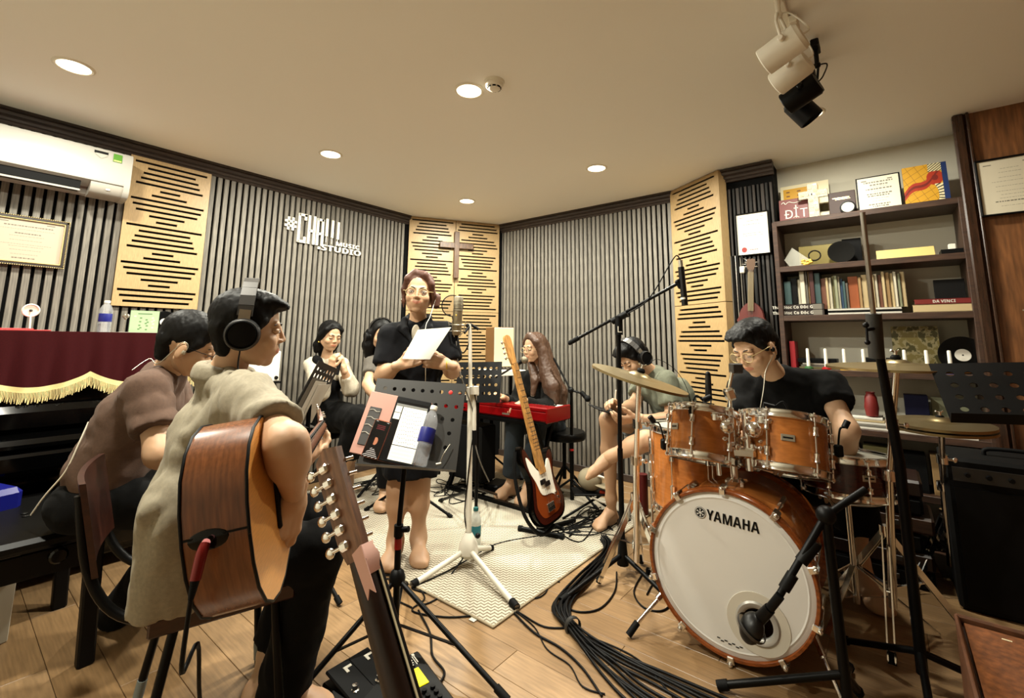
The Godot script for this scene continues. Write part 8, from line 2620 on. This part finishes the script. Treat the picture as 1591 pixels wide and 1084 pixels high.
func hidden_player() -> void:
	var hc: Vector3 = Vector3(-1.045,1.214,-3.72)
	var hb := head_basis(Vector3(0.5,-0.1,0.85))
	var J := {
		hip = Vector3(-0.974,0.587,-3.78),chest = Vector3(-0.987,0.852,-3.78),neck = Vector3(-1.006,1.035,-3.76),rs = Vector3(-1.106,0.991,-3.72),ls = Vector3(-0.857,0.979,-3.8),re = Vector3(-1.084,0.846,-3.56),rw = Vector3(-0.944,0.715,-3.45),le = Vector3(-0.776,0.796,-3.7),lw = Vector3(-0.815,0.701,-3.5),
		rh = Vector3(-0.983,0.572,-3.72),lh = Vector3(-0.932,0.56,-3.8),rk = Vector3(-0.887,0.58,-3.4),lk = Vector3(-0.79,0.578,-3.42),ra = Vector3(-0.891,0.117,-3.5),la = Vector3(-0.789,0.118,-3.5),rt = Vector3(0,0,1),lt = Vector3(0.2,0,1),head_c = hc,head_b = hb,
	}
	J.ra.y = 0.1
	J.la.y = 0.1
	var o := thing("person","black-haired person in grey top seated behind the singer","person",Vector3(J.hip.x,0,J.hip.z))
	var g := body_skin(J,0.9,0.013)
	head(g,hc,hb,1.0,0.0,true,0.005)
	hand(g,J.rw,Vector3(0.7,-0.5,0.5),Vector3(0,-0.4,1),Vector3(0,1,0),[0.3,0.3,0.3,0.3])
	hand(g,J.lw,Vector3(-0.7,-0.5,0.5),Vector3(0,-0.4,1),Vector3(0,1,0),[0.3,0.3,0.3,0.3])
	wpart("body",g,"skin",o)
	var at := func(x: float,y: float,z: float) -> Vector3: return hc + hb * Vector3(x,y,z)
	var f := Field.new(0.007,150.0)
	f.ell(at.call(0,0.035,-0.02),Vector3(0.09,0.1,0.105),hb,[plane_at(at.call(0,0.07,0.066),hb * Vector3(0,-0.4,0.9))])
	f.chain([at.call(-0.08,0.02,-0.01),at.call(-0.092,-0.08,-0.02),at.call(-0.085,-0.16,-0.02)],[0.04,0.045,0.03])
	f.chain([at.call(0,0.0,-0.08),at.call(0,-0.15,-0.07)],[0.07,0.05])
	wpart("hair",hair_mesh(f),"hair_black",o)
	f = Field.new(0.013,85.0)
	trunk(f,J,0.008,0.92)
	sleeve(f,J.rs,J.re,0.55,0.06,0.062)
	sleeve(f,J.ls,J.le,0.55,0.06,0.062)
	garment(o,"top",f,"cloth_grey",0.006)
	f = Field.new(0.014,85.0)
	f.ell(J.hip + Vector3(0,-0.05,0),Vector3(0.16,0.1,0.16))
	leg_cloth(f,J.rh,J.rk,J.ra,0.9,[0.09,0.07,0.07])
	leg_cloth(f,J.lh,J.lk,J.la,0.9,[0.09,0.07,0.07])
	garment(o,"trousers",f,"cloth_black",0.005)
	headphones("black headphones on the person behind the singer",hc,hb,1.05)
	stool("bar_stool","black stool under the person behind the singer",Vector3(J.hip.x,0,J.hip.z),J.hip.y - 0.1,0.16)

func singer() -> void:
	var hc: Vector3 = Vector3(-0.527,1.445,-2.6)
	var hb := head_basis(Vector3(0.10,-0.05,1.0),Vector3(0.06,1,0))
	var J := {
		hip = Vector3(-0.541,0.723,-2.7),chest = Vector3(-0.539,1.064,-2.68),neck = Vector3(-0.54,1.287,-2.66),rs = Vector3(-0.685,1.209,-2.66),ls = Vector3(-0.383,1.219,-2.66),
		re = Vector3(-0.712,0.985,-2.6),rw = Vector3(-0.585,1.052,-2.47),le = Vector3(-0.325,1.013,-2.6),lw = Vector3(-0.332,1.052,-2.46),
		rh = Vector3(-0.6,0.663,-2.7),lh = Vector3(-0.477,0.664,-2.7),rk = Vector3(-0.618,0.379,-2.66),lk = Vector3(-0.502,0.371,-2.7),ra = Vector3(-0.624,0.068,-2.7),la = Vector3(-0.505,0.06,-2.74),rt = Vector3(0.02,0,1),lt = Vector3(0.25,0,1),
		head_c = hc,head_b = hb,
	}
	J.ra.y = 0.095
	J.la.y = 0.095
	var o := thing("person","smiling woman in navy dress standing barefoot, holding a sheet of paper","person",Vector3(-0.54,0.009,-2.7))
	var g := body_skin(J,0.98,0.011)
	head(g,hc,hb,1.05,1.0,false,0.003)
	hand(g,J.rw,Vector3(0.8,0.25,0.05),Vector3(0.2,0.3,0.9),Vector3(0,1,0),[0.25,0.2,0.2,0.15],0.3,0.92)
	hand(g,J.lw,Vector3(-0.85,0.22,0.25),Vector3(-0.2,-0.2,-0.9),Vector3(0,1,0),[0.3,0.3,0.28,0.25],0.45,0.95)
	wpart("body",g,"skin",o)
	var at := func(x: float,y: float,z: float) -> Vector3: return hc + hb * (Vector3(x,y,z) * 1.05)
	var f := Field.new(0.0055,150.0)
	f.ell(at.call(0,0.04,-0.022),Vector3(0.085,0.09,0.098),hb,[plane_at(at.call(0,0.08,0.066),hb * Vector3(0.1,-0.5,0.86))])
	f.chain([at.call(-0.03,0.105,0.035),at.call(-0.062,0.072,0.042),at.call(-0.078,0.01,0.022),at.call(-0.076,-0.05,0.022),at.call(-0.07,-0.085,0.03)],[0.016,0.015,0.014,0.008,0.003])
	f.chain([at.call(-0.025,0.108,0.04),at.call(0.028,0.096,0.054),at.call(0.064,0.05,0.046),at.call(0.08,-0.01,0.02),at.call(0.076,-0.07,0.02)],[0.016,0.017,0.015,0.014,0.006])
	f.ell(at.call(0.03,-0.02,-0.085),Vector3(0.055,0.05,0.04),hb)
	f.cone(at.call(0.088,-0.02,-0.05),at.call(0.095,-0.06,-0.04),0.03,0.02)
	wpart("hair",hair_mesh(f),"hair_auburn",o)
	f = Field.new(0.0105,85.0)
	var neckcut := plane_at(J.neck + Vector3(0,0.02,0),Vector3(0,1,0.1))
	trunk(f,J,0.008,1.0,[neckcut])
	sleeve(f,J.rs,J.re,0.78,0.068,0.075)
	sleeve(f,J.ls,J.le,0.78,0.068,0.075)
	var hem := plane_at(Vector3(-0.543,0.441,-2.68),Vector3(0,-1,0))
	f.cone(J.hip + Vector3(-0.03,0.02,0),J.rk + Vector3(0.02,-0.05,0),0.135,0.11,[hem])
	f.cone(J.hip + Vector3(0.03,0.02,0),J.lk + Vector3(0.0,-0.05,0),0.135,0.11,[hem])
	garment(o,"dress",f,"dress_navy",0.009,Vector3(8,4,8))
	f = Field.new(0.0055,180.0)
	var n: Vector3 = J.neck
	for x in [-1.0,1.0]:
		f.chain([n + Vector3(0,0.03,-0.075),n + Vector3(x * 0.06,0.025,-0.03),n + Vector3(x * 0.068,0.005,0.03),n + Vector3(x * 0.05,-0.045,0.085)],[0.012,0.014,0.016,0.014])
		f.chain([n + Vector3(x * 0.075,-0.01,0.02),n + Vector3(x * 0.085,-0.04,0.07),n + Vector3(x * 0.04,-0.075,0.1)],[0.016,0.014,0.01])
		f.chain([n + Vector3(x * 0.045,-0.05,0.09),n + Vector3(x * 0.006,-0.12,0.118)],[0.013,0.008])
	garment(o,"collar",f,"dress_navy",0.0)
	f = Field.new(0.0055,180.0)
	f.ell(n + Vector3(0.008,-0.07,0.085),Vector3(0.024,0.05,0.012))
	garment(o,"inner_top",f,"blouse_white",0.0)
	glasses("thin round metal glasses on the singer",hc,hb,1.06,"gold_pale")
	var a: Vector3 = Vector3(-0.555,1.086,-2.38)
	var b: Vector3 = Vector3(-0.494,1.234,-2.44)
	var c: Vector3 = Vector3(-0.318,1.249,-2.44)
	var d: Vector3 = Vector3(-0.412,1.084,-2.37)
	single("paper_sheet",Geo.new().sheet(func(u: float,w: float) -> Vector3:
		return a.lerp(d,u).lerp(b.lerp(c,u),w) + Vector3(0,0,0.022) * sin(PI * u) * (1 - w),12,10),"paper_thin","white sheet of paper held by the singer","paper")
	single("bracelet",Geo.new().turned(J.lw - Vector3(0.012,0,0),J.lw + Vector3(0.012,0,0),[Vector2(0.027,0.004),Vector2(0.03,0.008),Vector2(0.027,0.012)],18),"gold","gold bracelet on the singer's wrist","bracelet")
	single("earphone_cable",Geo.new().hose([at.call(0.09,-0.03,0.0),Vector3(-0.451,1.308,-2.55),Vector3(-0.468,1.244,-2.52),Vector3(-0.458,1.072,-2.5),Vector3(-0.458,0.963,-2.52)],0.0018,5),"white_plastic","thin white earphone cable down the singer's dress","cable")
	single("earring",Geo.new().ball(at.call(-0.086,-0.045,0.0),0.008,8).hose([at.call(-0.086,-0.03,0.0),at.call(-0.09,0.0,0.005),at.call(-0.088,0.02,-0.01)],0.002,5),"silver","silver earpiece at the singer's right ear","earring")

func keyboardist() -> void:
	var hc: Vector3 = Vector3(0.186,1.122,-3.78)
	var hb := head_basis(Vector3(-0.80,-0.12,0.58))
	var J := {
		hip = Vector3(0.31,0.541,-3.92),chest = Vector3(0.26,0.782,-3.88),neck = Vector3(0.221,0.95,-3.84),ls = Vector3(0.319,0.865,-3.76),rs = Vector3(0.108,0.858,-3.94),
		le = Vector3(0.277,0.675,-3.62),lw = Vector3(0.088,0.725,-3.55),re = Vector3(0.033,0.655,-3.82),rw = Vector3(-0.053,0.749,-3.62),
		lh = Vector3(0.346,0.523,-3.85),rh = Vector3(0.261,0.5,-3.98),lk = Vector3(0.211,0.641,-3.5),rk = Vector3(0.032,0.55,-3.62),la = Vector3(0.141,0.171,-3.62),ra = Vector3(0.017,0.142,-3.72),lt = Vector3(-0.5,0,0.9),rt = Vector3(-0.7,0,0.7),
		head_c = hc,head_b = hb,
	}
	J.la.y = 0.1
	J.ra.y = 0.1
	var o := thing("person","long-haired woman in black jacket playing the red keyboard","person",Vector3(J.hip.x,0,J.hip.z))
	var g := body_skin(J,0.9,0.0125)
	head(g,hc,hb,0.98,0.0,true,0.0045)
	hand(g,J.lw,Vector3(-0.75,-0.25,0.1),Vector3(0,-1,0),Vector3(0,0,-1),[0.3,0.3,0.3,0.25],0.3,0.92)
	hand(g,J.rw,Vector3(-0.5,0.3,0.4),Vector3(-0.4,-0.6,0.4),Vector3(0.3,0.6,0.5),[0.3,0.3,0.3,0.25],0.3,0.92)
	wpart("body",g,"skin",o)
	var at := func(x: float,y: float,z: float) -> Vector3: return hc + hb * (Vector3(x,y,z) * 0.98)
	var f := Field.new(0.007,130.0)
	f.ell(at.call(0,0.035,-0.02),Vector3(0.088,0.097,0.103),hb,[plane_at(at.call(0,0.085,0.06),hb * Vector3(0,-0.35,0.9))])
	f.chain([at.call(0.02,0.11,0.03),at.call(0.075,0.06,0.03),at.call(0.092,-0.02,-0.01),Vector3(0.284,0.939,-3.7),Vector3(0.32,0.834,-3.66),Vector3(0.34,0.699,-3.66)],[0.025,0.028,0.038,0.06,0.072,0.05])
	f.chain([at.call(-0.02,0.11,0.03),at.call(-0.078,0.05,0.02),at.call(-0.085,-0.05,0.0),Vector3(0.193,0.877,-3.72),Vector3(0.172,0.77,-3.7)],[0.024,0.026,0.03,0.035,0.02])
	f.chain([at.call(0,0.0,-0.08),Vector3(0.302,0.923,-3.8),Vector3(0.38,0.775,-3.76),Vector3(0.398,0.679,-3.74)],[0.07,0.08,0.07,0.045])
	wpart("hair",hair_mesh(f,0.007),"hair_brown",o)
	f = Field.new(0.0125,85.0)
	trunk(f,J,0.014,0.95)
	for s in ["l","r"]:
		f.cone(J[s + "s"],J[s + "e"],0.064,0.06).cone(J[s + "e"],J[s + "e"].lerp(J[s + "w"],1.0),0.06,0.045,[plane_at(J[s + "e"].lerp(J[s + "w"],0.88),J[s + "w"] - J[s + "e"])])
	garment(o,"jacket",f,"jacket_black",0.008)
	f = Field.new(0.013,85.0)
	f.ell(J.hip + Vector3(-0.02,-0.04,0.03),Vector3(0.16,0.11,0.15))
	leg_cloth(f,J.lh,J.lk,J.la,0.85,[0.085,0.068,0.08])
	leg_cloth(f,J.rh,J.rk,J.ra,0.85,[0.085,0.07,0.085])
	garment(o,"jeans",f,"denim_dark",0.006)
	glasses("thin round metal glasses on the keyboard player",hc,hb,1.0,"gold_pale")

func writer() -> void:
	var hc: Vector3 = Vector3(0.789,1.078,-3.02)
	var hb := head_basis(Vector3(-0.72,-0.62,0.30),Vector3(-0.45,1,0.1))
	var J := {
		hip = Vector3(1.11,0.628,-3.18),chest = Vector3(1.014,0.832,-3.1),neck = Vector3(0.926,0.99,-3.07),ls = Vector3(0.97,0.933,-2.93),rs = Vector3(0.917,0.933,-3.22),
		le = Vector3(0.969,0.716,-2.84),lw = Vector3(0.737,0.735,-2.8),re = Vector3(0.811,0.766,-3.12),rw = Vector3(0.667,0.769,-2.92),
		lh = Vector3(1.05,0.577,-3.1),rh = Vector3(1.12,0.563,-3.24),lk = Vector3(0.77,0.629,-2.72),rk = Vector3(0.615,0.694,-3),la = Vector3(0.57,0.495,-2.86),ra = Vector3(0.665,0.133,-3.2),lt = Vector3(-1,0,0.2),rt = Vector3(-0.75,0,0.6),
		head_c = hc,head_b = hb,
	}
	J.ra.y = 0.085
	var o := thing("person","man in grey-green T-shirt and headphones bent over, writing on a tablet","person",Vector3(J.hip.x,0,J.hip.z))
	var f := Field.new(0.012,75.0)
	var g := body_skin(J,0.98,0.012,false)
	f = Field.new(0.009,110.0)
	foot(f,J.ra,J.rt)
	var la: Vector3 = J.la
	f.cone(la,la + Vector3(-0.03,-0.03,0.0),0.034,0.034).cone(la + Vector3(0.0,-0.02,0),la + Vector3(-0.085,-0.07,0.03),0.033,0.026).cone(la + Vector3(-0.08,-0.06,0.03),la + Vector3(-0.12,-0.10,0.04),0.024,0.014)
	g.tint = skin_tint
	f.skin(g)
	head(g,hc,hb,1.0,0.0,true,0.0045)
	hand(g,J.rw,Vector3(-0.6,0.5,0.4),Vector3(-0.2,-0.5,0.7),Vector3(0.3,0.7,0.4),[0.6,0.55,0.5,0.4],0.7)
	hand(g,J.lw,Vector3(-1,-0.1,0.2),Vector3(0,0.6,-0.5),Vector3(0,0.8,0.2),[0.4,0.4,0.35,0.3],0.4)
	wpart("body",g,"skin",o)
	short_hair(o,hc,hb,1.03,"hair_black",0.3)
	f = Field.new(0.0115,80.0)
	trunk(f,J,0.008,1.0)
	f.ell(Vector3(1.103,0.799,-3.14),Vector3(0.12,0.16,0.15))
	sleeve(f,J.ls,J.le,0.62,0.072,0.082)
	sleeve(f,J.rs,J.re,0.66,0.068,0.076)
	garment(o,"shirt",f,"shirt_sage",0.011,Vector3(7,5,7))
	f = Field.new(0.012,80.0)
	f.ell(J.hip + Vector3(-0.02,-0.05,0.02),Vector3(0.16,0.10,0.16))
	f.cone(J.lh,J.lk,0.095,0.085,[plane_at(J.lh.lerp(J.lk,0.94),J.lk - J.lh)])
	f.cone(J.rh,J.rk,0.095,0.085,[plane_at(J.rh.lerp(J.rk,0.7),J.rk - J.rh)])
	garment(o,"shorts",f,"denim_pale",0.007)
	headphones("black headphones with white slider on the man in green",hc,hb,1.04)
	stool("low_stool","low black stool under the man in green",Vector3(J.hip.x + 0.02,0,J.hip.z),J.hip.y - 0.1,0.17)
	var tp: Vector3 = Vector3(0.615,0.756,-2.9)
	single("slate_tablet",Geo.new().box(tp,Vector3(0.24,0.008,0.17),Basis(Vector3.BACK,-0.28) * Basis(Vector3.UP,0.3),0.003),"black_plastic","black tablet resting on the crossed knee of the man in green","tablet")
	single("pen",Geo.new().tube([Vector3(0.641,0.889,-2.88),Vector3(0.635,0.787,-2.9)],[0.004,0.003],8),"white_plastic","white pen in the hand of the man in green","pen")
	single("headphone_cable",Geo.new().hose([hc + hb * Vector3(0.1,-0.06,0),Vector3(0.925,1.074,-2.95),Vector3(1.036,1.007,-2.95),Vector3(1.115,0.886,-2.98),Vector3(1.148,0.746,-3)],0.002,5),"cable_black","black headphone cable over the back of the man in green","cable")

func drummer() -> void:
	var hc: Vector3 = Vector3(1.183,1.158,-2.26)
	var hb := head_basis(Vector3(-0.80,-0.42,0.34),Vector3(-0.32,1,0.05))
	var J := {
		hip = Vector3(1.52,0.512,-2.58),chest = Vector3(1.423,0.83,-2.45),neck = Vector3(1.333,1.021,-2.36),ls = Vector3(1.553,0.96,-2.32),rs = Vector3(1.24,0.942,-2.48),
		le = Vector3(1.522,0.795,-2.16),lw = Vector3(1.584,0.541,-2.34),re = Vector3(1.16,0.755,-2.36),rw = Vector3(1.122,0.73,-2.16),
		lh = Vector3(1.572,0.49,-2.52),rh = Vector3(1.453,0.461,-2.62),lk = Vector3(1.625,0.529,-2.3),rk = Vector3(1.143,0.481,-2.35),la = Vector3(1.662,0.225,-2.35),ra = Vector3(1.112,0.158,-2.3),lt = Vector3(-0.2,0,1),rt = Vector3(-0.5,0,0.8),
		head_c = hc,head_b = hb,
	}
	J.la.y = 0.1
	J.ra.y = 0.1
	var o := thing("person","stocky man in black T-shirt and glasses seated at the drums","person",Vector3(J.hip.x,0,J.hip.z))
	var g := body_skin(J,1.18,0.012)
	head(g,hc,hb,1.12,0.0,true,0.0038)
	var f := Field.new(0.005,150.0)
	hand(g,J.lw,Vector3(-0.6,-0.3,0.6),Vector3(0,-1,0),Vector3(-0.5,0,-0.5),[0.5,0.5,0.5,0.4],0.5,1.05)
	hand(g,J.rw,Vector3(0.2,-0.3,0.8),Vector3(0,-1,0),Vector3(0.5,0,0),[0.5,0.5,0.5,0.4],0.5,1.05)
	wpart("body",g,"skin",o)
	short_hair(o,hc,hb,1.13,"hair_black",0.7)
	f = Field.new(0.0115,80.0)
	trunk(f,J,0.012,1.3)
	sleeve(f,J.ls,J.le,0.45,0.095,0.092)
	sleeve(f,J.rs,J.re,0.72,0.09,0.088)
	garment(o,"shirt",f,"shirt_black",0.009)
	f = Field.new(0.013,80.0)
	f.ell(J.hip + Vector3(0,-0.05,0),Vector3(0.2,0.12,0.19))
	leg_cloth(f,J.lh,J.lk,J.la,0.5,[0.11,0.095,0.095])
	leg_cloth(f,J.rh,J.rk,J.ra,0.5,[0.11,0.095,0.095])
	garment(o,"shorts",f,"cloth_black",0.006)
	glasses("clear-framed glasses on the drummer",hc,hb,1.12,"gold_pale")
	single("in_ear_monitor",Geo.new().ball(hc + hb * Vector3(0.094,-0.012,0.002),Vector3(0.009,0.013,0.011),10),"black_plastic","black in-ear monitor in the drummer's ear","earphone")
	single("earphone_cable",Geo.new().hose([hc + hb * Vector3(0.096,-0.03,0.0),Vector3(1.169,1.058,-2.15),Vector3(1.144,0.987,-2.13),Vector3(1.122,0.918,-2.12),Vector3(1.107,0.862,-2.12),Vector3(1.111,0.843,-2.12)],0.0022,5),"silver","grey earphone cable hanging before the drummer's shirt","cable")
